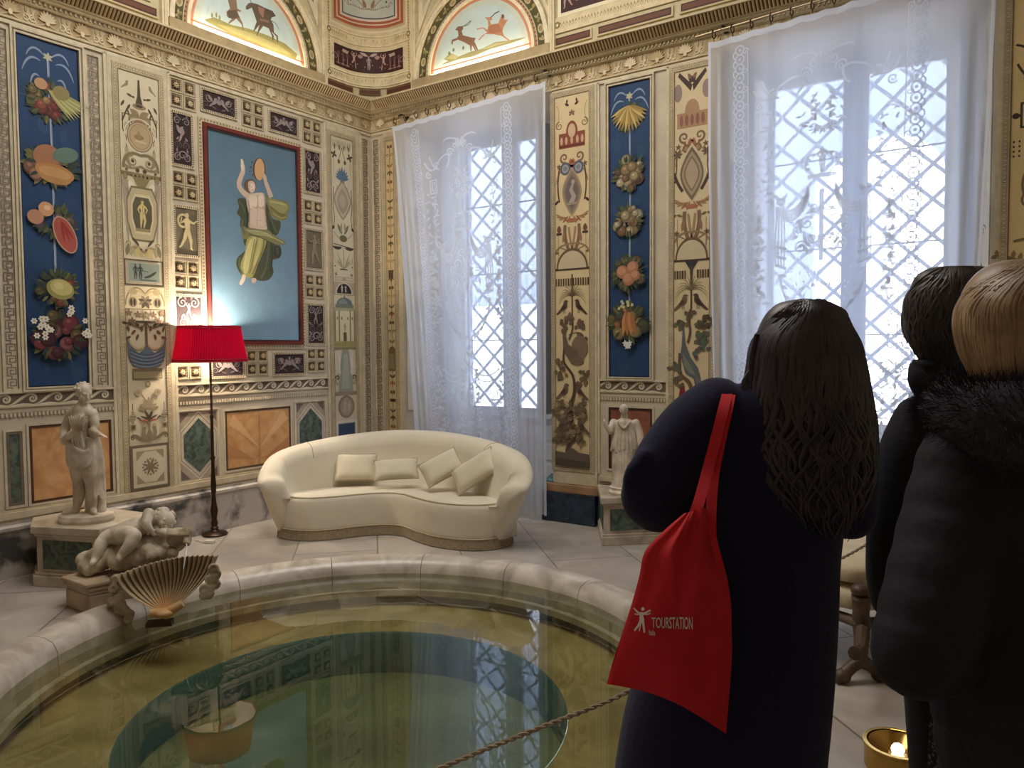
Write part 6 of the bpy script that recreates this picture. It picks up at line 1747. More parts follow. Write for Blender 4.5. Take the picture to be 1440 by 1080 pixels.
# ------------------------------------------------------------------ round pool
pool = thing('round_pool', 'round sunken pool with pale marble rim in the floor', 'pool', (PC.x, PC.y, 0))
WZ = -.05
def ringpts(prof, a0, a1, n):
    return [[Vector((r*cos(a0+(a1-a0)*k/n), r*sin(a0+(a1-a0)*k/n), z)) for k in range(n+1)] for r, z in prof]
CP = [(R_OUT, .0), (R_OUT, .03), (R_OUT-.012, .045), (R_OUT-.05, .052), (R_OUT-.11, .045), (R_OUT-.16, .018), (R_OUT-.185, -.03), (R_OUT-.19, -.16), (R_OUT-.23, -.16), (R_OUT-.23, -.20)]
NSEG = 16
for i in range(NSEG):
    g = .0012; a0, a1 = 2*pi*i/NSEG+.11+g, 2*pi*(i+1)/NSEG+.11-g
    mb = MB(); rows = ringpts(CP, a0, a1, 10)
    mb.loft(rows, closed=False, cap=False)
    for j in (0, 10):
        mb.add([r[j] for r in rows]+[Vector(((R_OUT-.10)*cos((a0, a1)[j//10]), (R_OUT-.10)*sin((a0, a1)[j//10]), -.20))], [tuple(range(len(rows)+1))])
    mb.build('coping_stone', M_COPING, pool, smooth=True, recalc=False)
mb = MB(); mb.loft(ringpts([(R_OUT-.021, -.001), (R_OUT-.021, -.16)], 0, 2*pi, 64), closed=False, cap=False); mb.build('joint_bed', mat('joint_mortar', (150, 136, 118), .9), pool)
R_W = 1.09
mb = MB(); mb.loft(ringpts([(1.60, -.02), (1.60, -.27)], 0, 2*pi, 96), closed=False, cap=False); mb.build('basin_wall', M_POOLWALL, pool, smooth=True)
mb = MB(); mb.loft(ringpts([(1.61, -.27), (R_W, -.285)], 0, 2*pi, 96), closed=False, cap=False); mb.build('seat_shelf', M_SHELF, pool)
mb = MB(); mb.loft(ringpts([(R_W, -.284), (R_W-.012, -.30), (R_W-.012, -.56)], 0, 2*pi, 96), closed=False, cap=False); mb.build('well_wall', M_WELLWALL, pool, smooth=True)
mb = MB(); mb.loft(ringpts([(R_W+.02, -.55), (.0005, -.57)], 0, 2*pi, 96), closed=False, cap=False); mb.build('well_floor', M_WELL, pool)
mb = MB(); n = 128; r = R_OUT-.186
mb.add([(PC.x+r*cos(2*pi*k/n), PC.y+r*sin(2*pi*k/n), WZ) for k in range(n)], [tuple(range(n))])
tag(struct('pool_water', mb, M_WATER, recalc=False), 'still greenish water in the round pool', 'water')
# ------------------------------------------------------------------ the curved sofa
SA_ = radians(26)
sofa = thing('curved_sofa', 'curved cream sofa with fringed base in the corner behind the pool', 'sofa', (1.44, -1.2, 0), (0, 0, SA_))
# local: x along, y = away from the pool (so the front is -y)
FRONT = [(-.95, -.19), (-.88, -.235), (-.76, -.275), (-.62, -.275), (-.46, -.20), (-.30, -.085), (-.10, .0), (.06, -.04), (.20, -.17), (.38, -.315), (.56, -.39), (.72, -.405), (.84, -.365), (.91, -.30)]
RIM0 = [(-1.10, -.24, .58), (-1.10, -.08, .66), (-1.02, .06, .715), (-.86, .24, .755), (-.60, .47, .79), (-.22, .62, .815), (.18, .60, .815), (.52, .45, .80), (.82, .20, .775), (1.02, -.04, .745), (1.14, -.20, .69), (1.18, -.33, .60)]
RIM = [(-1.06, -.34, .52)]+RIM0+[(1.155, -.44, .53)]
BASE = [(-.96, -.20, .06), (-.99, -.13, .06), (-1.0, -.02, .06), (-.95, .10, .06), (-.80, .26, .06), (-.55, .42, .06), (-.22, .52, .06), (.16, .50, .06), (.46, .38, .06), (.74, .16, .06), (.90, .0, .06), (.98, -.12, .06), (.97, -.22, .06), (.92, -.30, .06)]
rim = smooth_pts(RIM, 5); base = smooth_pts(BASE, 5); NS = len(rim)
mb = MB(); rings = []
for i in range(NS):
    b = Vector(base[i]); r = Vector(rim[i])
    a, c = Vector(rim[max(i-1, 0)]), Vector(rim[min(i+1, NS-1)])
    tn = (c-a); tn.z = 0; tn.normalize(); inn = Vector((tn.y, -tn.x, 0))
    # inward = towards the sitter
    ctr = Vector((.04, -.1, 0))
    if inn.dot(ctr-Vector((r.x, r.y, 0))) < 0: inn = -inn
    f = i/(NS-1); e = min(1, min(f, 1-f)/.10)
    th = .21-.03*e; up = Vector((0, 0, 1))
    rr = r - inn*.0
    ring = [b+inn*.14, b, b.lerp(rr, .35)+inn*-.012, b.lerp(rr, .7)+inn*-.012, rr-up*.05, rr-up*.012+inn*.018, rr+inn*(th*.35), rr+inn*(th*.7)-up*.006, rr+inn*th-up*.035, rr+inn*(th+.03)-up*.12, rr*1+inn*(th+.05)-up*(r.z-.34), b+inn*(.20)+up*.25]
    rings.append(ring)
# rounded ends: shrink the last sections
def endcap(ring, nxt, k):
    c = sum(ring, Vector())/len(ring); d = (c-sum(nxt, Vector())/len(nxt)); d.z = 0; d.normalize()
    return [[c+(p-c)*s_+d*o for p in ring] for s_, o in ((.96, .025), (.84, .05), (.55, .068), (.2, .074))]
A = endcap(rings[0], rings[1], 0)[::-1]; Z = endcap(rings[-1], rings[-2], 0)
mb.loft(A+rings+Z)
mb.build('curved_back', M_SOFA, sofa, smooth=True, angle=70)
fr = smooth_pts(FRONT, 6)
def offs(pts, d):
    out = []
    for i in range(len(pts)):
        a, b = pts[max(i-1, 0)], pts[min(i+1, len(pts)-1)]; t = Vector((b[0]-a[0], b[1]-a[1], 0)).normalized()
        out.append((pts[i][0]+t.y*d, pts[i][1]-t.x*d))
    return out
inner = [(p[0]*.90, p[1]*.90-.0) for p in smooth_pts([(q[0], q[1]) for q in RIM0], 6)]
back = inner[::-1][6:-6]
mb = MB(); rows = []
for d, z in ((-.02, .07), (0, .075), (.008, .16), (.012, .25), (.010, .315), (.0, .345), (-.02, .362), (-.06, .368)):
    rows.append([Vector((x, y, z)) for x, y in offs(fr, d)]+[Vector((x, y, min(z, .362)+(0.0))) for x, y in back])
mb.loft(rows, closed=True, cap=True)
mb.build('seat', M_SOFA, sofa, smooth=True, angle=60)
mb = MB(); mb.tube([Vector((x, y, .352)) for x, y in offs(fr, -.004)], .0055, 6); mb.build('piping', M_PIPING, sofa, smooth=True)
# seams over the back
for f in (.30, .71):
    i = int(f*(NS-1)); mb = MB(); mb.tube([p for p in [q*1.0 for q in rings[i][1:10]]], .004, 5); mb.build('seam', M_PIPING, sofa, smooth=True)
# fringe following the foot of the sofa
mb = MB(); path = offs(fr, .012)
loop = [Vector((x, y, 0)) for x, y in path]+[Vector((p[0], p[1], 0)) for p in base[::-1]]
loop = [p for k, p in enumerate(loop)]
dense = smooth_pts([(p.x, p.y) for p in loop], 4, True)
rows = [[], [], []]
for k, (x, y) in enumerate(dense):
    w_ = .004*(k % 2)
    dz_ = .0
    rows[0].append(Vector((x, y, .088))); rows[1].append(Vector((x*(1.002+w_), y*(1.002+w_), .05))); rows[2].append(Vector((x*(1.006+w_*1.5), y*(1.006+w_*1.5), .006)))
mb.loft([rows[2], rows[1], rows[0]], cap=False)
mb.build('fringe', M_FRINGE, sofa)
mb = MB(); mb.tube([Vector((x*1.003, y*1.003, .09)) for x, y in dense], .006, 5, closed=True); mb.build('fringe_braid', M_PIPING, sofa)

def cushion(label, px, py, D, w, h, rot_cam, lean, yaw_off=0, th=.10):
    """a knife-edged cushion with piping, seen at that pixel"""
    c = at(px, py, D)
    t = thing('cushion', label, 'cushion', c, (0, 0, 0), None)
    X = RH*cos(yaw_off)+FH*sin(yaw_off); Y = -RH*sin(yaw_off)+FH*cos(yaw_off)
    Zv = (Vector((0, 0, 1))*cos(lean)+Y*sin(lean)).normalized(); N_ = X.cross(Zv).normalized()
    if N_.dot(CAM-c) < 0: N_ = -N_
    X2 = X*cos(rot_cam)+Zv*sin(rot_cam); Z2 = -X*sin(rot_cam)+Zv*cos(rot_cam)
    n = 14; mb = MB(); top = []; bot = []
    for i in range(n+1):
        ra, rb = [], []
        for j in range(n+1):
            a, b = -1+2*i/n, -1+2*j/n
            pin = 1-.06*(1-a*a)*(abs(b)**3)-.0; pin2 = 1-.06*(1-b*b)*(abs(a)**3)
            pos = X2*(a*w/2*pin2)+Z2*(b*h/2*pin)
            bul = th/2*((1-a**4)*(1-b**4))**.6
            ra.append(pos+N_*bul); rb.append(pos-N_*bul)
        top.append(ra); bot.append(rb)
    mb.loft(top, closed=False, cap=False); mb.loft(bot, closed=False, cap=False)
    mb.build('cover', M_CUSHION, t, smooth=True, angle=80)
    edge = [top[i][0] for i in range(n)]+[top[n][j] for j in range(n)]+[top[n-i][n] for i in range(n)]+[top[0][n-j] for j in range(n)]
    mb = MB(); mb.tube(edge, .007, 6, closed=True); mb.build('piping', M_PIPING, t, smooth=True)
cushion('square cream cushion upright on the sofa, furthest from the window', 500, 657, 6.57, .36, .245, radians(-2), radians(28), radians(10))
cushion('low cream cushion lying against the square upright one on the sofa', 557, 660, 6.43, .37, .20, radians(2), radians(42), radians(8))
cushion('cream cushion tipped on its corner in the middle of the sofa', 621, 657, 6.28, .34, .235, radians(32), radians(35), radians(-8))
cushion('cream cushion leaning on one corner by the right sofa arm', 668, 662, 6.10, .40, .24, radians(38), radians(30), radians(-32))

# ------------------------------------------------------------------ floor lamp with the red shade
LP = on_floor(302, 752)
lamp = thing('floor_lamp', 'dark floor lamp with a pleated red shade beside the sofa', 'lamp', (LP.x, LP.y, 0))
mb = MB(); mb.lathe([(.10, 0), (.105, .012), (.095, .022), (.04, .034), (.028, .05), (.034, .06), (.022, .075)], 28); mb.build('base', M_BRONZE, lamp, smooth=True)
mb = MB(); mb.lathe([(.022, .07), (.030, .10), (.020, .13), (.026, .17), (.032, .21), (.022, .26), (.015, .34), (.021, .37), (.023, .43), (.0165, .52), (.0135, .62), (.019, .64), (.019, .655), (.013, .67), (.012, .98), (.0165, .99), (.0165, 1.0), (.0105, 1.01), (.0095, 1.60), (.013, 1.61), (.013, 1.63), (.008, 1.64), (.008, 1.66)], 16); mb.build('turned_stem', M_BRONZE, lamp, smooth=True)
zb, zt, rb, rt = 1.455, 1.745, .292, .242
n = 180
def pleat(z, r, amp=.005): return [Vector(((r+amp*(k % 2))*cos(2*pi*k/n), (r+amp*(k % 2))*sin(2*pi*k/n), z)) for k in range(n)]
mb = MB(); mb.loft([pleat(zb, rb), pleat(zb+.03, rb-.004), pleat((zb+zt)/2, (rb+rt)/2-.004), pleat(zt-.03, rt+.004), pleat(zt, rt)], cap=False); mb.build('shade', M_SHADE, lamp)
mb = MB()
for z, r in ((zb, rb+.003), (zb+.018, rb+.003), (zt, rt+.003), (zt-.018, rt+.004)): mb.tube([(r*cos(2*pi*k/60), r*sin(2*pi*k/60), z) for k in range(60)], .005, 6, closed=True)
mb.build('shade_trim', mat('crimson_braid', (150, 14, 34), .7), lamp, smooth=True)
mb = MB(); mb.loft([[Vector(((r-.006)*cos(2*pi*k/60), (r-.006)*sin(2*pi*k/60), z)) for k in range(60)] for z, r in ((zb+.004, rb), (zt-.004, rt))], cap=False)
# lining: thin translucent white
M_LIN, nt, b = new_mat('translucent_lining'); nt.nodes.remove(b); o_ = nt.nodes['Material Output']
d_ = node(nt, 'ShaderNodeBsdfDiffuse'); d_.inputs['Color'].default_value = lin((250, 246, 240)); l_ = node(nt, 'ShaderNodeBsdfTranslucent'); l_.inputs['Color'].default_value = lin((240, 220, 200)); a_ = node(nt, 'ShaderNodeMixShader'); a_.inputs['Fac'].default_value = .18
nt.links.new(d_.outputs['BSDF'], a_.inputs[1]); nt.links.new(l_.outputs['BSDF'], a_.inputs[2]); nt.links.new(a_.outputs['Shader'], o_.inputs['Surface'])
mb.build('shade_lining', M_LIN, lamp, smooth=True)
mb = MB()
for k in range(3):
    a = 2*pi*k/3; mb.tube([(.008*cos(a), .008*sin(a), 1.655), (rt*cos(a), rt*sin(a), zt-.01)], .0025, 5)
mb.build('shade_carrier', M_BRONZE, lamp)
mb = MB(); mb.lathe([(.018, 1.60), (.02, 1.63), (.015, 1.655)], 14); mb.build('bulb_holder', M_BRONZE, lamp, smooth=True)
mb = MB(); mb.ball((0, 0, 1.685), (.026, .026, .034), n=14, m=10); mb.build('bulb', M_BULB, lamp, smooth=True)
pl_ = bpy.data.lights.new('lamp_light', 'POINT'); pl_.energy = 92; pl_.color = (1, .84, .66); pl_.shadow_soft_size = .042
po = bpy.data.objects.new('lamp_light', pl_); COL.objects.link(po); po.parent = lamp; po.location = (0, 0, 1.69)
# small white plug on the floor
q = on_floor(295, 764)
t = thing('floor_plug', 'small white plug box on the floor beside the lamp base', 'plug', (q.x, q.y, 0), (0, 0, .5))
mb = MB(); mb.box(-.04, .04, -.022, .022, 0, .028); mb.build('plug_body', M_WHITEPLASTIC, t, bevel=.006)
mb = MB(); mb.tube([(-.03, 0, .008), (-.07, .01, .006), (-.12, .05, .006), (-.16, .06, .006)], .004, 6); mb.build('cable', M_WHITEPLASTIC, t, smooth=True)

# ------------------------------------------------------------------ daybed seen between the visitors
DB = on_floor(1210, 958)
daybed = thing('daybed', 'antique daybed with cream mattresses and carved legs between the dark coats', 'daybed', (DB.x, DB.y, 0), (0, 0, radians(58)))
# local: x runs away from the room centre along the frame
def carved_leg(px):
    mb = MB()
    mb.tube([(0, 0, .40), (-.004, 0, .33), (.0, 0, .27), (.004, 0, .20), (0, 0, .13), (-.01, 0, .08)], [.05, .04, .045, .038, .034, .036], 12, flat=.75)
    mb.ball((0, 0, .43), (.055, .045, .03)); mb.ball((0, 0, .385), (.045, .04, .02))
    for dx, dy in ((-.075, .02), (.07, -.03)):
        mb.tube([(0, 0, .10), (dx*.6, dy*.6, .07), (dx, dy, .045)], [.034, .028, .03], 10); mb.ball((dx*1.15, dy*1.15, .033), (.042, .036, .034))
        for k in (-1, 0, 1): mb.ball((dx*1.5+k*.004, dy*1.5+k*.014, .018), (.016, .011, .018), n=8, m=6)
    o = mb.build('leg', M_WOOD, daybed, smooth=True); o.location = px
for p in ((0, 0, 0), (1.5, 0, 0), (0, .62, 0), (1.5, .62, 0)): carved_leg(p)
mb = MB()
for y in (0, .62): mb.tube([(0, y, .27), (.1, y, .262), (.3, y, .30), (.75, y, .31), (1.2, y, .30), (1.5, y, .28)], [.04, .032, .030, .034, .030, .034], 10, flat=.7)
for x in (0, 1.5): mb.tube([(x, 0, .27), (x, .31, .26), (x, .62, .27)], [.036, .03, .036], 10, flat=.7)
mb.build('frame', M_WOOD, daybed, smooth=True)
mb = MB()
mb.tube([(-.06, -.06, .27), (-.16, -.14, .235), (-.26, -.20, .25)], [.03, .022, .03], 8); mb.build('scroll_bracket', M_WOOD, daybed, smooth=True)
def pad(x0, x1, y0, y1, z0, z1, nm):
    mb = MB(); n = 18; rr = []
    for i in range(n+1):
        a = 2*pi*i/n
    k = 24
    rows = []
    for zz, ins in ((z0, .03), (z0+.02, .004), ((z0+z1)/2, 0), (z1-.02, .006), (z1, .035)):
        ring = []
        for i in range(k):
            a = 2*pi*i/k; ca, sa = cos(a), sin(a); e = .28
            x = (x0+x1)/2+((x1-x0)/2-ins)*math.copysign(abs(ca)**e, ca); y = (y0+y1)/2+((y1-y0)/2-ins)*math.copysign(abs(sa)**e, sa)
            ring.append(Vector((x, y, zz+.004*sin(i*2.3))))
        rows.append(ring)
    mb.loft(rows); return mb.build(nm, M_MATTRESS, daybed, smooth=True, subsurf=1)
pad(-.05, 1.5, -.02, .66, .30, .42, 'mattress'); pad(-.03, 1.5, .0, .66, .42, .53, 'upper_mattress'); pad(.9, 1.5, .05, .60, .53, .66, 'pillow')
mb = MB(); mb.tube([(1.56, -.05, .28), (1.6, -.05, .6), (1.62, .3, .85), (1.6, .66, .6), (1.56, .66, .28)], .03, 8); mb.build('headboard', M_WOOD, daybed, smooth=True)
# brass uplight on the floor
q = on_floor(1262, 1082)
t = thing('brass_uplight', 'round brass floor uplight near the patterned skirt', 'lamp', (q.x, q.y, 0))
mb = MB(); mb.lathe([(.105, 0), (.112, .01), (.112, .085), (.118, .09), (.118, .10), (.104, .10), (.10, .06), (.0, .06)], 40); mb.build('brass_drum', M_BRASS, t, smooth=True, angle=30)
mb = MB(); mb.lathe([(.03, .06), (.095, .094), (.098, .098)], 40, cap=False); mb.build('reflector_cone', M_BRASS, t, smooth=True)
mb = MB(); mb.ball((0, 0, .075), .022, n=12, m=8); mb.build('bulb', M_BULB, t, smooth=True)
# ------------------------------------------------------------------ plinths, statues and the fountain
def plinth(name, label, poly, h, panel_m, top_over=.03):
    c = sum((Vector((p[0], p[1], 0)) for p in poly), Vector())/len(poly)
    t = thing(name, label, 'plinth', c)
    P = [(p[0]-c.x, p[1]-c.y) for p in poly]
    def sc(k): return [(x*(1+k/hypot(x, y)), y*(1+k/hypot(x, y))) for x, y in P]
    mb = MB(); mb.prism(sc(.03), 0, .07); mb.prism(sc(.015), .07, .09); mb.build('foot', M_WHITE_MARBLE, t, bevel=.005)
    mb = MB(); mb.prism(P, .09, h-.07); mb.build('shaft', M_WHITE_MARBLE, t, bevel=.004)
    for i in range(len(P)):
        a, b = Vector((*P[i-1], 0)), Vector((*P[i], 0)); d = (b-a).normalized(); L = (b-a).length; nn = Vector((d.y, -d.x, 0)); 
        if nn.dot((a+b)/2) < 0: nn = -nn
        mb = MB(); m_ = .05; z0, z1 = .115, h-.095
        q = [a+d*m_+nn*.002, b-d*m_+nn*.002]
        mb.add([q[0]+Vector((0, 0, z0)), q[1]+Vector((0, 0, z0)), q[1]+Vector((0, 0, z1)), q[0]+Vector((0, 0, z1))]+[p+nn*.004 for p in (q[0]+Vector((0, 0, z0)), q[1]+Vector((0, 0, z0)), q[1]+Vector((0, 0, z1)), q[0]+Vector((0, 0, z1)))], [(4, 5, 6, 7), (0, 1, 5, 4), (1, 2, 6, 5), (2, 3, 7, 6), (3, 0, 4, 7)])
        mb.build('inlaid_panel', panel_m, t)
    mb = MB(); mb.prism(sc(.015), h-.07, h-.05); mb.prism(sc(.035), h-.05, h); mb.build('top_slab', M_WHITE_MARBLE, t, bevel=.006)
    return t
plinth('statue_plinth', 'marble plinth with dark green panels under the standing marble boy', [(.36, -3.50), (.80, -3.32), (.62, -2.90), (.12, -2.98), (.10, -3.38)], .40, M_GREENMARBLE)
plinth('statue_plinth', 'angled marble plinth with dark panels under the small draped statue', [(3.03, -.57), (3.42, -.20), (3.25, -.085), (2.74, -.085)], .38, M_GREENMARBLE)

def limb(mb, pts, rad, n=14, k=4, flat=1.0):
    P = smooth_pts(pts, k); R = [q[0] for q in smooth_pts([(r, 0) for r in rad], k)]
    mb.tube([Vector(p) for p in P], R, n, flat=flat)
    mb.ball(pts[0], rad[0], n=n, m=8); mb.ball(pts[-1], rad[-1], n=n, m=8)
def head(mb, c, r, yaw=0, tilt=0, hair=True, roll=0):
    """a modelled head: cranium, jaw, nose, brow, lips, ears (front = +y before turning)"""
    M_ = Matrix.Rotation(yaw, 3, 'Z') @ Matrix.Rotation(tilt, 3, 'X') @ Matrix.Rotation(roll, 3, 'Y')
    c = Vector(c)
    def b(p, rr): mb.ball(c+M_ @ Vector((p[0]*r, p[1]*r, p[2]*r)), tuple(q*r for q in rr), M=M_, n=16, m=10)
    b((0, -.08, .18), (.78, .96, .86)); b((0, .18, -.38), (.60, .62, .62)); b((0, .42, -.78), (.26, .26, .2))
    b((0, .84, -.12), (.12, .2, .28)); b((0, .92, -.30), (.16, .16, .12))
    for s_ in (-1, 1):
        b((s_*.30, .78, .10), (.24, .12, .09)); b((s_*.28, .74, -.04), (.13, .1, .08)); b((s_*.42, .55, -.30), (.24, .26, .22)); b((s_*.80, -.05, -.12), (.09, .2, .28))
    b((0, .76, -.56), (.22, .12, .06)); b((0, .75, -.66), (.19, .12, .07))
def hand(mb, wrist, dirv, up, s=.18, curl=.6, side=1):
    """palm, four unequal fingers and a thumb from the side of the palm"""
    d = Vector(dirv).normalized(); u = Vector(up); u = (u-d*u.dot(d)).normalized(); w_ = d.cross(u)*side; wr = Vector(wrist)
    pal = wr+d*(.24*s)
    Mx = Matrix((w_*side, d, u)).transposed()
    mb.ball(pal, (.22*s, .30*s, .10*s), M=Mx, n=14, m=8)
    for i, ln in enumerate((.40, .46, .43, .33)):
        b0 = wr+d*(.46*s)+w_*((-.16+.105*i)*s)
        p1 = b0+d*(ln*.45*s); dd = (d*cos(curl)-u*sin(curl)); p2 = p1+dd*(ln*.35*s); dd2 = (d*cos(curl*1.8)-u*sin(curl*1.8)); p3 = p2+dd2*(ln*.28*s)
        mb.tube([b0-d*.08*s, b0, p1, p2, p3], [.052*s, .052*s, .048*s, .043*s, .034*s], 8); mb.ball(p3, .034*s, n=8, m=6)
    t0 = wr+d*(.14*s)-w_*(.17*s); t1 = t0-w_*(.14*s)+d*(.16*s)-u*.05*s; t2 = t1+d*(.17*s)-w_*(.03*s)-u*.08*s
    mb.tube([t0, t1, t2], [.07*s, .055*s, .04*s], 8); mb.ball(t2, .04*s, n=8, m=6)

# the standing marble boy, .92 m, turned to the right with his hand out
S0 = Vector((.56, -3.20, .40)) - RH*.075
st = thing('marble_statue', 'white marble standing boy with cloth over his hip on the dark panelled plinth', 'statue', S0, (0, 0, YAW-radians(8)))
st.scale = (.9, .9, 1.03)
# local: x to picture right, y away from the camera; he faces right-forward (-y, +x)
mb = MB(); mb.lathe([(.175, 0), (.18, .02), (.17, .045), (.16, .05)], 32); o = mb.build('round_base', M_STATUE, st, smooth=True, angle=30); o.scale = (1.15, .9, 1)
mb = MB()
limb(mb, [(.01, 0, .47), (.0, 0, .56), (.005, .0, .66), (.0, .0, .72)], [.088, .078, .098, .07], 18, flat=.8)
limb(mb, [(-.085, .0, .705), (0, 0, .725), (.085, -.01, .70)], [.042, .05, .042])
limb(mb, [(0, 0, .72), (.015, -.01, .785)], [.040, .036])
head(mb, (.03, -.02, .845), .066, yaw=radians(-118), tilt=radians(-12))
limb(mb, [(-.10, 0, .70), (-.145, -.01, .60), (-.125, -.05, .535)], [.038, .034, .030]); limb(mb, [(-.125, -.05, .535), (-.03, -.10, .575), (.04, -.12, .605)], [.03, .026, .02])
limb(mb, [(.09, -.01, .695), (.12, -.03, .62), (.115, -.05, .595)], [.036, .032, .029]); limb(mb, [(.115, -.05, .60), (.17, -.10, .595), (.225, -.13, .585)], [.028, .023, .018])
hand(mb, (.04, -.12, .605), (1, -.2, .3), (0, -.2, 1), .075, .8); hand(mb, (.225, -.13, .585), (1, -.3, -.15), (.2, 0, 1), .085, .3)
limb(mb, [(-.035, .0, .47), (-.045, -.01, .34), (-.055, .0, .24)], [.074, .062, .042]); limb(mb, [(-.055, .0, .24), (-.075, .02, .15), (-.09, .01, .075)], [.042, .040, .026]); limb(mb, [(-.09, .015, .07), (-.115, -.03, .062), (-.135, -.065, .060)], [.026, .024, .016])
limb(mb, [(.045, .0, .47), (.06, -.02, .34), (.055, -.01, .24)], [.072, .06, .042]); limb(mb, [(.055, -.01, .24), (.05, .01, .15), (.05, .01, .075)], [.042, .038, .026]); limb(mb, [(.05, .01, .07), (.085, -.03, .062), (.105, -.05, .060)], [.026, .024, .016])
mb.build('body', M_STATUE, st, smooth=True, remesh=.006, smooth_it=3)
mb = MB(); rnd = random.Random(4)
for k in range(34):
    a = rnd.uniform(0, 6.28); e = rnd.uniform(-.1, 1.4); p = Vector((.016+.055*cos(a)*cos(e), -.012+.057*sin(a)*cos(e), .858+.052*sin(e)))
    mb.ball(p, .012, n=8, m=6)
mb.build('curled_hair', M_STATUE, st, smooth=True)
mb = MB()
for k in range(9):  # cloth slung from arm across hip, falling behind
    f = k/8
    mb.tube(smooth_pts([(-.10+.02*f, -.045-.03*f, .545-.12*f), (-.02, -.105-.01*f, .50-.13*f), (.07, -.09, .46-.09*f), (.105, -.03, .50-.05*f)], 4), [.012]+[.018]*11+[.010], 8)
for k in range(6):
    x = .088+.007*k; mb.tube(smooth_pts([(x*.9, -.06+.012*k, .56-.01*k), (x, -.05+.013*k, .42), (x+.006*sin(k), -.03+.012*k, .28), (x+.004, -.02+.012*k, .14+.03*(k % 3))], 4), [.016]*8+[.013]*5, 8)
mb.tube(smooth_pts([(.085, -.02, .62), (.10, .02, .45), (.09, .05, .25), (.08, .06, .05)], 4), .035, 10)
mb.build('draped_cloth', M_STATUE, st, smooth=True, remesh=.006, smooth_it=2)
mb = MB(); mb.lathe([(.055, .05), (.05, .12), (.045, .30)], 12, c=(-.0, .07, 0)); mb.build('tree_stump', M_STATUE, st, smooth=True)
mb = MB()
for k in range(9): mb.tube([(.03+.006*k, -.125, .615), (.015+.013*k, -.15, .66), (.0+.018*k, -.15, .70+.01*(k % 2))], [.010, .010, .004], 6)
for k in range(5): mb.tube([(.02+.014*k, -.13, .61), (.02+.018*k, -.14, .56), (.015+.02*k, -.13, .50)], [.011, .009, .004], 6)
mb.build('held_bird', M_STATUE, st, smooth=True)

# the small draped statue, headless at this distance, .68 m
S1 = Vector((3.09, -.33, .38))
s2 = thing('marble_statue', 'small draped marble woman on the angled plinth before the reddish panel', 'statue', S1, (0, 0, YAW-radians(12)))
mb = MB(); mb.lathe([(.125, 0), (.13, .02), (.115, .04), (.12, .055), (.11, .06)], 28); mb.build('round_base', M_STATUE, s2, smooth=True, angle=30)
mb = MB()
mb.ellrings([((0, 0, .05), .09, .07), ((0, 0, .15), .085, .07), ((0, 0, .28), .09, .068), ((0, 0, .36), .082, .06), ((0, 0, .44), .072, .052), ((0, 0, .52), .09, .055), ((0, 0, .575), .085, .05), ((0, 0, .60), .04, .035)], 20)
limb(mb, [(0, 0, .60), (.0, -.005, .635)], [.03, .028]); head(mb, (-.005, -.02, .675), .042, yaw=pi, tilt=radians(-5))
limb(mb, [(.09, .0, .565), (.12, -.01, .48), (.125, -.02, .41)], [.034, .03, .026]); limb(mb, [(.125, -.02, .41), (.14, -.04, .35), (.15, -.055, .31)], [.024, .02, .016])
limb(mb, [(-.085, 0, .565), (-.11, -.03, .50)], [.034, .028]); limb(mb, [(-.11, -.03, .50), (-.14, -.05, .545), (-.155, -.06, .585)], [.024, .02, .016])
hand(mb, (.15, -.055, .31), (.2, -.2, -1), (0, -1, 0), .06, .6); hand(mb, (-.155, -.06, .585), (-.2, -.1, 1), (0, -1, 0), .07, .2)
mb.build('body', M_STATUE, s2, smooth=True, remesh=.005, smooth_it=2)
mb = MB()
for k in range(15):
    a = pi+pi*k/14; r = .082; x, y = r*cos(a)*1.05, r*sin(a)*.85
    mb.tube(smooth_pts([(x*.8, y*.85, .44), (x*.98, y, .34), (x*1.02, y, .2), (x*1.1, y*1.05, .055)], 3), [.010, .011, .012, .012, .012, .013, .013, .012, .012, .010], 6)
for k in range(11):
    a = pi+pi*k/10; x, y = .088*cos(a), .066*sin(a)
    mb.tube(smooth_pts([(x*.7, y*.8, .57), (x*.92, y, .48), (x*1.08, y*1.08, .40+.01*(k % 2)), (x*1.2, y*1.15, .335+.012*(k % 3))], 3), .011, 6)
mb.tube(smooth_pts([(-.05, -.05, .585), (0, -.075, .53), (.05, -.05, .585)], 4), .01, 6)
mb.build('pleated_robe', M_STATUE, s2, smooth=True, remesh=.005, smooth_it=1)

# ------------------------------------------------------------------ fountain: block, rock with sleeping child, mask, scallop
F0 = Vector((1.18, -3.30, 0)); FA = atan2(PC.y-F0.y, PC.x-F0.x)
fo = thing('putto_fountain', 'old stone fountain with reclining child and scallop shell at the pool edge', 'fountain', F0, (0, 0, 0))
def fw(px, py, D): return at(px, py, D)-F0
blk = [(.95, -3.60), (1.24, -3.60), (1.36, -3.05), (1.04, -2.95), (.92, -3.22)]
bl = [(x-F0.x, y-F0.y) for x, y in blk]
mb = MB()
for k, z0, z1 in ((1.0, .0, .11), (.985, .11, .135), (1.03, .135, .16), (1.07, .16, .185)): mb.prism([(x*k, y*k) for x, y in bl], z0, z1)
mb.build('pedestal_block', M_STONE, fo, bevel=.008)
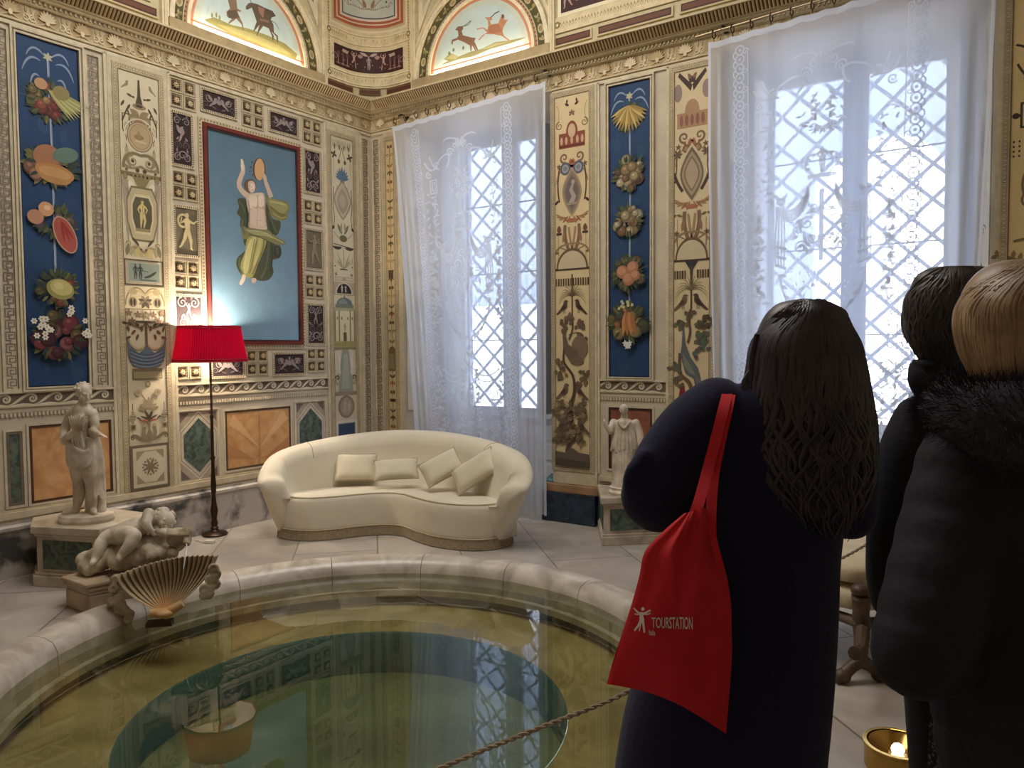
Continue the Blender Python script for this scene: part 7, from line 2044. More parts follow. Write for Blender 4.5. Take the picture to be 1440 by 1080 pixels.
# rock mass below the child
mb = MB(); rnd = random.Random(12)
for px, py, D, r in ((125, 786, 4.72, .085), (142, 782, 4.70, .10), (162, 780, 4.70, .12), (185, 775, 4.72, .13), (207, 768, 4.75, .13), (228, 764, 4.80, .12), (200, 782, 4.66, .11), (222, 778, 4.7, .10), (172, 790, 4.62, .09), (244, 766, 4.84, .08)):
    mb.ball(fw(px, py, D), (r, r*.9, r*.62), n=14, m=10)
for k in range(26):
    px = rnd.uniform(118, 245); mb.ball(fw(px, 800-.22*(px-118)+rnd.uniform(-8, 6), rnd.uniform(4.58, 4.74)), rnd.uniform(.025, .05), n=10, m=8)
ro = mb.build('rock', M_ROCKSTONE, fo, smooth=True, remesh=.012, smooth_it=2)
mb = MB()
# child lying prone: head right, body, legs to the left
limb(mb, [fw(203, 738, 4.72), fw(190, 742, 4.70), fw(176, 748, 4.68), fw(168, 752, 4.68)], [.058, .062, .064, .066], 16)
limb(mb, [fw(168, 752, 4.68), fw(152, 756, 4.66), fw(143, 764, 4.63)], [.058, .050, .040]); limb(mb, [fw(143, 764, 4.63), fw(138, 775, 4.60), fw(134, 786, 4.58)], [.042, .036, .024]); limb(mb, [fw(134, 786, 4.58), fw(130, 792, 4.55)], [.024, .018])
limb(mb, [fw(170, 754, 4.66), fw(182, 752, 4.58), fw(189, 754, 4.55)], [.056, .05, .042]); limb(mb, [fw(189, 754, 4.55), fw(181, 768, 4.53), fw(170, 780, 4.52)], [.042, .037, .024]); limb(mb, [fw(170, 780, 4.52), fw(167, 786, 4.50)], [.024, .018])
limb(mb, [fw(203, 736, 4.70), fw(208, 730, 4.66), fw(209, 722, 4.64)], [.044, .04, .034]); limb(mb, [fw(209, 722, 4.64), fw(206, 736, 4.60), fw(210, 744, 4.60)], [.034, .03, .022])
limb(mb, [fw(204, 738, 4.74), fw(222, 745, 4.70), fw(236, 752, 4.66)], [.040, .034, .024])
limb(mb, [fw(206, 736, 4.72), fw(216, 732, 4.72)], [.036, .034])
head(mb, fw(230, 733, 4.72), .068, yaw=radians(-70)+YAW, tilt=radians(-40))
hand(mb, fw(210, 744, 4.60), RH*.6-Vector((0, 0, .8)), -FH, .07, .7); hand(mb, fw(236, 752, 4.66), RH-Vector((0, 0, .3)), Vector((0, 0, 1)), .07, .7)
mb.build('reclining_child', M_STATUE, fo, smooth=True, remesh=.006, smooth_it=2)
mb = MB()
for k in range(46):
    a = rnd.uniform(0, 6.28); e = rnd.uniform(-.5, 1.5); c_ = fw(229, 731, 4.74); mb.ball(c_+Vector((.066*cos(a)*cos(e), .066*sin(a)*cos(e), .064*sin(e))), .017, n=8, m=6)
mb.build('curled_hair', M_STATUE, fo, smooth=True)
mb = MB()
c_ = fw(250, 756, 4.66); mb.ball(c_, (.07, .07, .062), n=16, m=10); mb.ball(fw(262, 750, 4.62), (.036, .036, .04)); mb.tube([fw(258, 756, 4.62), fw(264, 759, 4.58), fw(262, 766, 4.55)], [.03, .026, .022], 10)
for k in range(16): mb.tube([fw(236+k*1.7, 745-abs(k-8)*.2, 4.60), fw(236+k*1.9, 752, 4.57), fw(235+k*2.0, 759+(k % 3), 4.58)], [.008, .010, .005], 6)
for s_ in (-1, 1): mb.ball(fw(248+s_*6, 756, 4.585), .012, n=8, m=6)
mb.build('spout_mask', M_ROCKSTONE, fo, smooth=True, remesh=.007, smooth_it=1)
# scallop shell: fan from a hinge hanging over the water
HN = fw(234, 864, 4.40); Lc = fw(160, 811, 4.34); Rc = fw(306, 782, 4.46); Tc = fw(240, 778, 4.52)
def shell_pt(u, v, side=0):
    """u 0..1 across the fan, v 0..1 from hinge to rim"""
    a = bez3 = None
    rimp = Lc*((1-u)**2)+Tc*(2*u*(1-u))*1.0+Rc*(u*u)
    # lobed rim, deep bowl
    lob = abs(sin(u*pi*19)); flute = .022*v*(lob-.5)*2
    base_ = HN.lerp(rimp, v)
    chord = HN.lerp(Lc*.5+Rc*.5, .5)
    dip = -.085*sin(pi*min(1, v*.96))*sin(pi*(u*.9+.05))
    bow = .055*sin(pi*v)*(2*u-1)
    nrm = (Lc-HN).cross(Rc-HN).normalized()
    if nrm.z < 0: nrm = -nrm
    return base_+nrm*(dip+flute-side)+(Rc-Lc).normalized()*bow
NU, NV = 228, 18
mb = MB()
T_ = [[shell_pt(i/NU, .04+.96*j/NV) for i in range(NU+1)] for j in range(NV+1)]
Bt = [[shell_pt(i/NU, .04+.96*j/NV, .022) for i in range(NU+1)] for j in range(NV+1)]
mb.loft(T_, closed=False, cap=False, col=(255, 255, 255)); mb.loft(Bt, closed=False, cap=False)
mb.loft([T_[NV], Bt[NV]], closed=False, cap=False); mb.loft([[r[0] for r in T_], [r[0] for r in Bt]], closed=False, cap=False); mb.loft([[r[-1] for r in T_], [r[-1] for r in Bt]], closed=False, cap=False); mb.loft([T_[0], Bt[0]], closed=False, cap=False)
# stone with an iron stain that has spread from the hinge
M_SHELL, nt, b = new_mat('stained_shell_stone')
tc = node(nt, 'ShaderNodeTexCoord'); ds = node(nt, 'ShaderNodeVectorMath', operation='DISTANCE'); ds.inputs[1].default_value = HN
nt.links.new(tc.outputs['Object'], ds.inputs[0]); no = node(nt, 'ShaderNodeTexNoise'); no.inputs['Scale'].default_value = 14
nt.links.new(tc.outputs['Object'], no.inputs['Vector']); ad = node(nt, 'ShaderNodeMath', operation='MULTIPLY_ADD'); ad.inputs[1].default_value = .16
nt.links.new(no.outputs['Fac'], ad.inputs[0]); nt.links.new(ds.outputs['Value'], ad.inputs[2])
r = node(nt, 'ShaderNodeValToRGB'); r.color_ramp.elements[0].color = lin((200, 148, 80)); r.color_ramp.elements[0].position = .10; r.color_ramp.elements[1].color = lin((186, 166, 136)); r.color_ramp.elements[1].position = .24
nt.links.new(ad.outputs['Value'], r.inputs['Fac']); nt.links.new(r.outputs['Color'], b.inputs['Base Color']); b.inputs['Roughness'].default_value = .55
mb.build('scallop_shell', M_SHELL, fo, smooth=True, angle=75)
mb = MB(); ax_ = (Rc-Lc).normalized(); mb.ball(HN+Vector((0, 0, .012)), (.05, .06, .026), n=16, m=10); mb.tube([HN-ax_*.09+Vector((0, 0, .03)), HN+Vector((0, 0, .005)), HN+ax_*.09+Vector((0, 0, .045))], [.022, .034, .022], 10)
mb.build('shell_hinge', M_SHELL, fo, smooth=True)
mb = MB(); q = fw(225, 876, 4.42); mb.box(-.07, .07, -.035, .035, -.012, .012, M=Matrix.Translation(q) @ Matrix.Rotation(atan2(ax_.y, ax_.x), 4, 'Z')); mb.build('slate_lip', M_IRON, fo)
for sid in ([[(163, 815), (160, 828), (166, 842)], [(158, 846), (170, 850), (166, 858)], [(174, 858), (182, 864), (180, 872)]], [[(300, 800), (304, 808), (299, 814)], [(296, 815), (303, 822), (294, 830)], [(288, 828), (294, 836), (286, 838)]]):
    mb = MB()
    for pts in sid:
        for k, p in enumerate(pts):
            mb.ball(fw(p[0], p[1], 4.44), .034-.004*k, n=12, m=8)
            cc = fw(p[0], p[1], 4.40); mb.tube([cc+RH*(.028*cos(t_)*(1-t_/9))+Vector((0, 0, .028*sin(t_)*(1-t_/9))) for t_ in [j*.6 for j in range(12)]], .010, 6)
    mb.build('scroll_ornament', M_ROCKSTONE, fo, smooth=True, remesh=.008, smooth_it=1)
# thread of water
M_WJET = mat('falling_water', (220, 226, 232), .1, spec=.8)
mb = MB(); mb.tube([fw(262, 764, 4.55), fw(263, 770, 4.50), fw(261, 780, 4.46), fw(258, 800, 4.42)], [.004, .003, .0028, .0024], 6); mb.build('water_thread', M_WJET, fo, smooth=True)
# ------------------------------------------------------------------ the three visitors
def P3(px, py, D): return at(px, py, D)
def px_rings(rows, D, n=28, dz=0.0):
    """rows of (y, left x, right x, half depth, depth shift) in photo pixels at distance D"""
    out = []
    for y, xl, xr, ry, sh in rows:
        c = at((xl+xr)/2, y, D+sh); out.append((c, (xr-xl)/2*(D+sh)/F_PX, ry))
    return out
def person_root(name, label, px, D):
    f = at(px, 540, D); f.z = 0
    return thing(name, label, 'person', f), f
class Off(MB):
    def __init__(s, o): super().__init__(); s.o = o
    def build(s, *a, **k):
        s.v = [(p[0]-s.o.x, p[1]-s.o.y, p[2]-s.o.z) for p in s.v]
        return super().build(*a, **k)
def dense_rows(rows, k=4): return [tuple(r) for r in smooth_pts(rows, k)]
def body_mesh(o, D, root, hx, hy, hr, yaw, tilt, sh_l, sh_r, hip, legs, arms, skin=M_SKIN):
    """one continuous body: head, neck, trunk, arms with hands, legs"""
    mb = Off(o)
    hc = at(hx, hy, D)
    head(mb, hc, hr, yaw=yaw, tilt=tilt)
    mid = (sh_l+sh_r)/2
    limb(mb, [mid+Vector((0, 0, -.02)), hc-Vector((0, 0, hr*.7))], [.065, .052])
    mb.ellrings([(hip-Vector((0, 0, .1)), .15, .10), (hip, .17, .115), (hip.lerp(mid, .45), .125, .09), (hip.lerp(mid, .8), .155, .10), (mid+Vector((0, 0, -.03)), .15, .08), (mid+Vector((0, 0, .02)), .06, .05)], 20, X=RH, Y=FH)
    for a in arms:
        limb(mb, [a[0], a[1]], [.052, .042]); limb(mb, [a[1], a[2]], [.040, .026])
        hand(mb, a[2], a[3], a[4], .18, .7, a[5])
    for l in legs:
        limb(mb, [l[0], l[1]], [.085, .055]); limb(mb, [l[1], l[1].lerp(l[2], .35), l[2]], [.054, .056, .036]); 
        limb(mb, [l[2]+Vector((0, 0, -.02)), l[2]+FH*.10+Vector((0, 0, -.05)), l[2]+FH*.17+Vector((0, 0, -.06))], [.036, .036, .028])
    return mb.build('body', skin, root, smooth=True, remesh=.009, smooth_it=3)
def shoe(o, ank, root):
    mb = Off(o); z = .0
    b = Vector((ank.x, ank.y, 0))
    rows = []
    for t, w_, h in ((-.075, .028, .06), (-.05, .037, .085), (0, .037, .10), (.06, .042, .075), (.12, .046, .055), (.17, .038, .045), (.20, .015, .03)):
        c = b+FH*t; rows.append([c+RH*(w_*cos(q))+Vector((0, 0, h/2+h/2*sin(q)+.001)) for q in [2*pi*k/14 for k in range(14)]])
    mb.loft(rows); mb.build('shoe', M_SHOE, root, smooth=True)
def hair_strands(mb, paths, r, n=5):
    for p in paths:
        q = smooth_pts([tuple(v) for v in p], 4); m = len(q)
        mb.tube([Vector(v) for v in q], [max(.0008, r*(.55+.6*sin(pi*min(1, .15+.85*k/(m-1))))*(1-.55*(k/(m-1))**3)) for k in range(m)], n)

# ---------------- first visitor: long brown hair, navy coat, red bag
D1 = 2.0
r1, o1 = person_root('person', 'person seen from behind with long wavy brown hair and a navy coat', 1062, D1)
sl, sr = at(1005, 556, D1), at(1190, 556, D1)
hip = at(1065, 800, D1)
def leg(px, kn, an): return (at(px, 850, D1), at(kn, 1090, D1), Vector((at(an, 540, D1).x, at(an, 540, D1).y, .075)))
L1 = [leg(1030, 1015, 1005), leg(1090, 1075, 1065)]
A1 = [(at(985, 575, D1), at(905, 705, D1-.02), at(985, 640, D1+.24), RH*.8+FH*.2+Vector((0, 0, .5)), -FH, 1), (at(1188, 575, D1), at(1200, 730, D1+.02), at(1130, 640, D1+.26), -RH*.7+FH*.3+Vector((0, 0, .6)), -FH, -1)]
body_mesh(o1, D1, r1, 1130, 492, .105, YAW-radians(12), radians(-4), sl, sr, hip, L1, A1)
for l in L1: shoe(o1, l[2], r1)
mb = Off(o1)
for l in L1:
    mb.tube([l[0], l[1], l[2]+Vector((0, 0, .03))], [.115, .085, .065], 14)
mb.build('trousers', M_LEGWEAR, r1, smooth=True, remesh=.012)
# coat: trunk rings by silhouette plus sleeves
mb = Off(o1)
rows = dense_rows([(1150, 858, 1152, .17, 0), (1080, 866, 1156, .17, 0), (1000, 880, 1164, .165, 0), (920, 905, 1170, .16, 0), (850, 935, 1173, .155, 0), (770, 955, 1177, .145, 0), (700, 962, 1190, .14, 0), (640, 965, 1205, .135, .01), (590, 972, 1212, .125, .01), (560, 990, 1205, .105, .01), (545, 1015, 1185, .085, .01), (535, 1060, 1160, .06, .01), (522, 1090, 1155, .05, .01)], 3)
mb.ellrings(px_rings(rows, D1), 32, X=RH, Y=FH, sup=2.3)
def sleeve(mb, pts, rad):
    limb(mb, pts, rad, 18, 5)
sleeve(mb, [at(1008, 575, D1), at(975, 605, D1-.02), at(937, 655, D1-.04), at(917, 695, D1-.05)], [.085, .092, .088, .080])
sleeve(mb, [at(917, 697, D1-.05), at(935, 705, D1+.02), at(975, 670, D1+.17)], [.082, .078, .062])
sleeve(mb, [at(1188, 580, D1), at(1192, 650, D1), at(1195, 720, D1+.02)], [.075, .075, .07])
sleeve(mb, [at(1195, 722, D1+.02), at(1170, 690, D1+.16), at(1140, 655, D1+.24)], [.07, .064, .056])
# folds at the elbow
for q in (((905, 640), (890, 668), (884, 690)), ((925, 700), (905, 712), (900, 728)), ((950, 640), (930, 670), (915, 690))):
    sleeve(mb, [at(q[0][0], q[0][1], D1-.09), at(q[1][0], q[1][1], D1-.10), at(q[2][0], q[2][1], D1-.07)], [.018, .024, .016])
# rounded hanging sleeve bottom
mb.ball(at(925, 715, D1-.03), (.075, .075, .062), n=20, m=12)
mb.build('navy_coat', M_NAVY, r1, smooth=True, remesh=.011, smooth_it=3)
# scarf-like collar hidden under the hair
# hair
mb = Off(o1)
HR = [(421, 1118, 1142, .02, 0), (425, 1098, 1164, .055, 0), (436, 1083, 1180, .08, 0), (455, 1071, 1192, .098, 0), (485, 1061, 1203, .11, .0), (520, 1056, 1210, .112, -.005), (560, 1054, 1215, .10, -.03), (600, 1058, 1219, .088, -.05), (640, 1064, 1219, .078, -.07), (680, 1074, 1216, .068, -.09), (712, 1095, 1206, .052, -.105), (735, 1125, 1192, .028, -.115)]
mb.ellrings(px_rings(dense_rows(HR, 3), D1), 30, X=RH, Y=FH)
def hair_pt(y, f, out=1.0):
    """f -1..1 across the back of the hair, at photo height y"""
    ys = [h[0] for h in HR]
    yy = min(max(y, ys[0]), ys[-1]); i = max(k for k in range(len(ys)) if ys[k] <= yy); j = min(i+1, len(ys)-1)
    t = 0 if i == j else (yy-ys[i])/(ys[j]-ys[i]); r = [a+(b-a)*t for a, b in zip(HR[i], HR[j])]
    c = at((r[1]+r[2])/2, y, D1+r[4]); a = f*pi/2*1.25
    return c+RH*(sin(a)*(r[2]-r[1])/2*D1/F_PX*out)-FH*(cos(a)*r[3]*out)
rnd = random.Random(21); paths = []
for k in range(340):
    f = rnd.uniform(-1, 1); ph = rnd.uniform(0, 6.28); amp = rnd.uniform(.03, .10); ye = rnd.uniform(640, 758)-30*abs(f); pts = []
    ys = [423+rnd.uniform(0, 14), 445, 480, 520, 560, 600, 640, 680, ye]
    ys = [y for y in ys if y <= ye]+([ye] if ye not in ys else [])
    for y in ys:
        w_ = max(0, (y-530)/150); g = f*(.25+.75*min(1, (y-420)/60))
        pts.append(hair_pt(y, g+amp*w_*sin(ph+y*.055)*2.0, 1.0+.02*rnd.random()+.05*w_*abs(sin(ph+y*.05))))
    paths.append(pts)
hair_strands(mb, paths, .0062)
paths = []
for k in range(84):
    f = -.95+1.9*(k+.5)/84+rnd.uniform(-.05, .05); ph = rnd.uniform(0, 6.28); ye = rnd.uniform(690, 765)-34*abs(f); wl = rnd.uniform(.045, .062)
    ys = [y for y in (500, 525, 550, 575, 600, 625, 650, 675, 700, 725, 745) if y < ye-8]+[ye]
    paths.append([hair_pt(y, f+.11*max(0, min(1, (y-520)/90))*sin(ph+y*wl), 1.02+.10*max(0, min(1, (y-540)/120))*abs(sin(ph*1.7+y*wl*.8))) for y in ys])
hair_strands(mb, paths, .0095, 7)
# loose locks flying out at the right and the left
paths = []
for k in range(16):
    x0 = 1205+rnd.uniform(-8, 6)
    paths.append([at(x0, 560, D1-.02), at(x0+6, 610, D1-.04), at(1226+rnd.uniform(-8, 8), 650, D1-.06), at(1218+rnd.uniform(-10, 10), 690, D1-.07), at(1206+rnd.uniform(-14, 10), 722, D1-.07), at(1196+rnd.uniform(-16, 12), 745+rnd.uniform(-8, 18), D1-.07)])
for k in range(12):
    x0 = 1066+rnd.uniform(-4, 8)
    paths.append([at(x0, 470, D1-.02), at(x0-8, 510, D1-.03), at(1052+rnd.uniform(-10, 6), 545, D1-.05), at(1062+rnd.uniform(-8, 8), 600, D1-.08), at(1068+rnd.uniform(-10, 12), 660, D1-.10), at(1082+rnd.uniform(-12, 12), 705+rnd.uniform(-10, 15), D1-.11)])
hair_strands(mb, paths, .0034)
mb.build('long_wavy_hair', M_HAIRBROWN, r1, smooth=True, angle=80)

# ---------------- red tote bag with the white print
DB1 = 1.775
bg0 = at(945, 900, DB1)
bag = thing('tote_bag', 'red canvas tote bag with white lettering hanging from the navy shoulder', 'bag', bg0)
LE = [(722, 962), (745, 935), (775, 907), (810, 899), (850, 888), (890, 875), (930, 862), (962, 853)]
RE = [(714, 992), (745, 1002), (775, 1011), (810, 1022), (850, 1028), (890, 1029), (930, 1029), (1032, 1021)]
NB_, MB_ = 40, 34
Lp = smooth_pts([(q[1], q[0]) for q in LE], 6); Rp = smooth_pts([(q[1], q[0]) for q in RE], 6)
def samp(P_, t):
    k = t*(len(P_)-1); i = min(int(k), len(P_)-2); f = k-i
    return (P_[i][0]+(P_[i+1][0]-P_[i][0])*f, P_[i][1]+(P_[i+1][1]-P_[i][1])*f)
def bag_px(a, b):
    l, r = samp(Lp, b), samp(Rp, b); x = l[0]+(r[0]-l[0])*a; y = l[1]+(r[1]-l[1])*a
    # lower hem sags in the middle
    y += (b**6)*(-14*sin(pi*a)) + 0
    return x, y
def bag_d(a, b):
    bul = .055*(sin(pi*min(1, max(0, a))))**.6*(.35+.65*sin(pi*min(1, b*.85+.08)))
    wr = .007*sin(a*17+b*5)*(1-b)**.5+.006*sin(a*9-b*11+1)*b+.010*math.exp(-((a-.30-.22*b)/.05)**2)*(1-b)
    return bul+wr
mb = MB(); F_, K_ = [], []
for j in range(MB_+1):
    fr_, bk = [], []
    for i in range(NB_+1):
        a, b = i/NB_, j/MB_; x, y = bag_px(a, b); d = bag_d(a, b)
        e = min(a, 1-a)
        fr_.append(at(x, y, DB1-d)-bg0); bk.append(at(x, y, DB1+.035*sin(pi*a)*.6+.004)-bg0)
    F_.append(fr_); K_.append(bk)
mb.loft(F_, closed=False, cap=False); mb.loft(K_, closed=False, cap=False)
for rowA, rowB in ((F_[0], K_[0]), (F_[-1], K_[-1]), ([r[0] for r in F_], [r[0] for r in K_]), ([r[-1] for r in F_], [r[-1] for r in K_])): mb.loft([rowA, rowB], closed=False, cap=False)
mb.build('bag_body', M_RED, bag, smooth=True, angle=60)
def ribbon(pts, w_, nm, m, par, o):
    q = smooth_pts(pts, 6); L_, R_ = [], []; mb = MB()
    for i in range(len(q)):
        p = Vector(q[i]); t_ = Vector(q[min(i+1, len(q)-1)])-Vector(q[max(i-1, 0)]); v = (p-CAM).normalized(); s_ = t_.cross(v).normalized()*w_/2
        L_.append([p+s_-o, p+s_+v*.003-o, p-s_+v*.003-o, p-s_-o])
    mb.loft(L_); return mb.build(nm, m, par, smooth=True)
ribbon([at(968, 742, DB1-.03), at(980, 715, DB1-.02), at(994, 665, DB1+.045), at(1006, 620, D1-.155), at(1016, 580, D1-.13), at(1022, 556, D1-.08), at(1024, 546, D1-.01), at(1028, 548, D1+.06)], .026, 'shoulder_strap', M_RED, bag, bg0)
ribbon([at(1000, 752, DB1-.02), at(1000, 720, DB1+.0), at(1004, 670, DB1+.06), at(1013, 622, D1-.15), at(1022, 582, D1-.125), at(1027, 557, D1-.08), at(1030, 547, D1-.01)], .024, 'shoulder_strap', M_RED, bag, bg0)
ribbon([at(1014, 800, DB1-.03), at(1006, 770, DB1-.03), at(998, 735, DB1-.015)], .016, 'handle_seam', M_RED, bag, bg0)
# lettering
def bag_surface(px, py, lift=.003):
    """point on the front of the bag under that pixel"""
    b = .5
    for _ in range(12):
        l, r = samp(Lp, b), samp(Rp, b); a = (px-l[0])/(r[0]-l[0]); y = l[1]+(r[1]-l[1])*a; b += (py-y)/330; b = max(0, min(1, b))
    return at(px, py, DB1-bag_d(a, b)-lift)
def text_mesh(body, fn, nm, par, o, w_px, h_px):
    cu = bpy.data.curves.new(nm, 'FONT'); cu.body = body; cu.size = 1; cu.resolution_u = 3; cu.offset = .012
    ob = bpy.data.objects.new(nm+'_tmp', cu); COL.objects.link(ob)
    dg = bpy.context.evaluated_depsgraph_get(); me = bpy.data.meshes.new_from_object(ob.evaluated_get(dg))
    bpy.data.objects.remove(ob)
    bm = bmesh.new(); bm.from_mesh(me); bmesh.ops.triangulate(bm, faces=bm.faces); bmesh.ops.subdivide_edges(bm, edges=[e for e in bm.edges if e.calc_length() > .25], cuts=2)
    xs = [v.co.x for v in bm.verts]; ys = [v.co.y for v in bm.verts]; x0, x1, y0, y1 = min(xs), max(xs), min(ys), max(ys)
    for v in bm.verts: v.co = fn((v.co.x-x0)/(x1-x0), (v.co.y-y0)/(y1-y0))-o
    bm.to_mesh(me); bm.free()
    me.materials.clear(); me.materials.append(M_PRINT)
    ob = bpy.data.objects.new(nm, me); COL.objects.link(ob); ob.parent = par
    return ob
text_mesh('TOURSTATION', lambda u, v: bag_surface(916+u**.92*58, 883+u*2.5-v*(15+u*3)), 'lettering', bag, bg0, 58, 17)
text_mesh('Italia', lambda u, v: bag_surface(912.5+u*9, 893-v*8+u), 'small_lettering', bag, bg0, 9, 8)
mb = MB()
def mark(pts, w_):
    q = smooth_pts(pts, 4); L_ = []
    for i, (x, y) in enumerate(q):
        a, b = q[max(i-1, 0)], q[min(i+1, len(q)-1)]; dx, dy = b[0]-a[0], b[1]-a[1]; l = hypot(dx, dy); ww = w_*(1-.45*i/len(q))
        L_.append([bag_surface(x-dy/l*ww, y+dx/l*ww)-bg0, bag_surface(x+dy/l*ww, y-dx/l*ww)-bg0])
    mb.loft(L_, closed=False, cap=False)
mark([(903, 873), (902, 867), (903, 861)], 3.6); mark([(903, 864), (897, 861), (891, 855)], 1.7); mark([(903, 864), (909, 861), (915, 858)], 1.7); mark([(902, 863), (896, 864), (892, 863)], 1.2); mark([(903, 863), (910, 864), (915, 862)], 1.2)
mark([(902, 871), (898, 879), (892, 887)], 2.0); mark([(903, 871), (905, 879), (906, 890)], 2.0); mark([(902, 872), (900, 882), (899, 888)], 1.0)
c_ = (904, 856.5); mb.add([bag_surface(c_[0]+2.5*cos(2*pi*k/14), c_[1]+2.5*sin(2*pi*k/14))-bg0 for k in range(14)], [tuple(range(14))])
mb.build('printed_figure', M_PRINT, bag, recalc=False)

# ---------------- second visitor: short dark hair, black coat
D2 = 2.2
r2, o2 = person_root('person', 'person with short dark hair in a black coat and flecked skirt, facing the big window', 1340, D2)
sl, sr = at(1285, 568, D2), at(1420, 568, D2); hip = at(1345, 810, D2)
def leg2(px): f = at(px, 540, D2); return (at(px, 860, D2), at(px, 1080, D2), Vector((f.x, f.y, .075)))
L2 = [leg2(1315), leg2(1368)]
A2 = [(at(1285, 590, D2), at(1262, 740, D2), at(1290, 660, D2+.25), RH*.5+FH*.3+Vector((0, 0, .7)), -FH, 1), (at(1420, 590, D2), at(1430, 740, D2), at(1380, 660, D2+.25), -RH*.5+FH*.3+Vector((0, 0, .7)), -FH, -1)]
body_mesh(o2, D2, r2, 1326, 452, .108, YAW+radians(38), radians(-6), sl, sr, hip, L2, A2)
for l in L2: shoe(o2, l[2], r2)
mb = Off(o2)
for l in L2: mb.tube([l[0], l[1], l[2]+Vector((0, 0, .03))], [.10, .07, .05], 14)
mb.build('stockings', M_LEGWEAR, r2, smooth=True, remesh=.012)
mb = Off(o2)
mb.ellrings(px_rings(dense_rows([(1110, 1288, 1415, .14, 0), (1060, 1286, 1412, .14, 0), (1000, 1284, 1410, .14, 0), (930, 1280, 1412, .14, 0)], 3), D2), 28, X=RH, Y=FH)
mb.build('flecked_skirt', M_TWEED, r2, smooth=True)
mb = Off(o2)
mb.ellrings(px_rings(dense_rows([(965, 1272, 1425, .16, 0), (880, 1262, 1432, .16, 0), (800, 1258, 1436, .15, 0), (720, 1258, 1440, .145, 0), (640, 1262, 1440, .135, 0), (590, 1276, 1436, .12, 0), (560, 1294, 1424, .095, 0), (545, 1300, 1400, .075, 0), (528, 1290, 1380, .07, -.01), (510, 1284, 1372, .066, -.01), (505, 1288, 1368, .06, -.01)], 3), D2), 28, X=RH, Y=FH, sup=2.2)
sleeve(mb, [at(1292, 590, D2), at(1272, 640, D2-.02), at(1258, 720, D2-.03), at(1252, 800, D2-.02), at(1254, 840, D2)], [.07, .072, .070, .066, .06]); sleeve(mb, [at(1254, 842, D2), at(1268, 790, D2+.12), at(1290, 690, D2+.24)], [.06, .056, .046])
sleeve(mb, [at(1415, 590, D2), at(1428, 660, D2), at(1436, 740, D2)], [.07, .07, .064]); sleeve(mb, [at(1436, 740, D2), at(1410, 700, D2+.14), at(1384, 665, D2+.24)], [.06, .054, .046])
# turned up collar point
sleeve(mb, [at(1284, 512, D2-.05), at(1292, 535, D2-.07), at(1312, 560, D2-.08)], [.012, .03, .035])
mb.build('black_coat', M_BLACKCOAT, r2, smooth=True, remesh=.011, smooth_it=2)
mb = Off(o2)
H2 = [(375, 1318, 1352, .02, 0), (378, 1304, 1368, .05, 0), (388, 1291, 1382, .08, 0), (405, 1285, 1390, .10, 0), (425, 1281, 1392, .108, 0), (445, 1276, 1390, .108, 0), (465, 1277, 1384, .10, 0), (485, 1284, 1376, .088, -.01), (505, 1296, 1366, .07, -.02), (520, 1310, 1354, .045, -.03)]
mb.ellrings(px_rings(dense_rows(H2, 3), D2), 28, X=RH, Y=FH)
mb.ball(at(1372, 396, D2-.03), (.055, .055, .045), n=18, m=12)
rnd = random.Random(5); paths = []
def hair2(y, f, out=1.0):
    ys = [h[0] for h in H2]; yy = min(max(y, ys[0]), ys[-1]); i = max(k for k in range(len(ys)) if ys[k] <= yy); j = min(i+1, len(ys)-1)
    t = 0 if i == j else (yy-ys[i])/(ys[j]-ys[i]); r = [a+(b-a)*t for a, b in zip(H2[i], H2[j])]
    a = f*pi/2*1.2
    return at((r[1]+r[2])/2, y, D2+r[4])+RH*(sin(a)*(r[2]-r[1])/2*D2/F_PX*out)-FH*(cos(a)*r[3]*out)
for k in range(190):
    f = rnd.uniform(-1, 1); ye = rnd.uniform(480, 524)-14*abs(f)
    paths.append([hair2(y, f*(.3+.7*min(1, (y-375)/40))+.08*sin(y*.07+k), 1.0+.03*rnd.random()) for y in (378, 392, 410, 435, 460, 480, ye)])
for k in range(14):
    q = rnd.uniform(0, 1); paths.append([at(1370+10*q, 400, D2-.06), at(1380+12*q, 388+6*q, D2-.06), at(1384+8*q, 400+8*q, D2-.07), at(1372, 412+6*q, D2-.08)])
hair_strands(mb, paths, .0052)
mb.build('short_dark_hair', M_HAIRBLACK, r2, smooth=True, angle=80)

# ---------------- third visitor: blonde, fur collar, dark quilted coat, nearest on the right
D3 = 1.42
r3, o3 = person_root('person', 'blonde person in a dark quilted coat with fur collar at the right edge', 1452, D3)
sl, sr = at(1350, 600, D3), at(1560, 600, D3); hip = at(1455, 960, D3)
def leg3(px): f = at(px, 540, D3); return (at(px, 1020, D3), at(px, 1330, D3), Vector((f.x, f.y, .075)))
L3 = [leg3(1410), leg3(1500)]
A3 = [(at(1352, 640, D3), at(1275, 930, D3-.02), at(1350, 830, D3+.22), RH*.6+FH*.3+Vector((0, 0, .5)), -FH, 1), (at(1560, 640, D3), at(1590, 900, D3), at(1520, 820, D3+.22), -RH*.6+FH*.3+Vector((0, 0, .5)), -FH, -1)]
body_mesh(o3, D3, r3, 1436, 452, .106, YAW-radians(4), radians(-3), sl, sr, hip, L3, A3)
for l in L3: shoe(o3, l[2], r3)
mb = Off(o3)
for l in L3: mb.tube([l[0], l[1], l[2]+Vector((0, 0, .03))], [.11, .08, .055], 14)
mb.build('trousers', M_LEGWEAR, r3, smooth=True, remesh=.012)
mb = Off(o3)
base_rows = [(1160, 1350, 1580, .16, 0), (1080, 1342, 1580, .17, 0), (1000, 1332, 1582, .17, 0), (900, 1326, 1585, .165, 0), (800, 1326, 1585, .16, 0), (720, 1326, 1582, .15, 0), (660, 1330, 1575, .14, 0), (610, 1350, 1560, .12, 0), (570, 1385, 1520, .09, 0)]
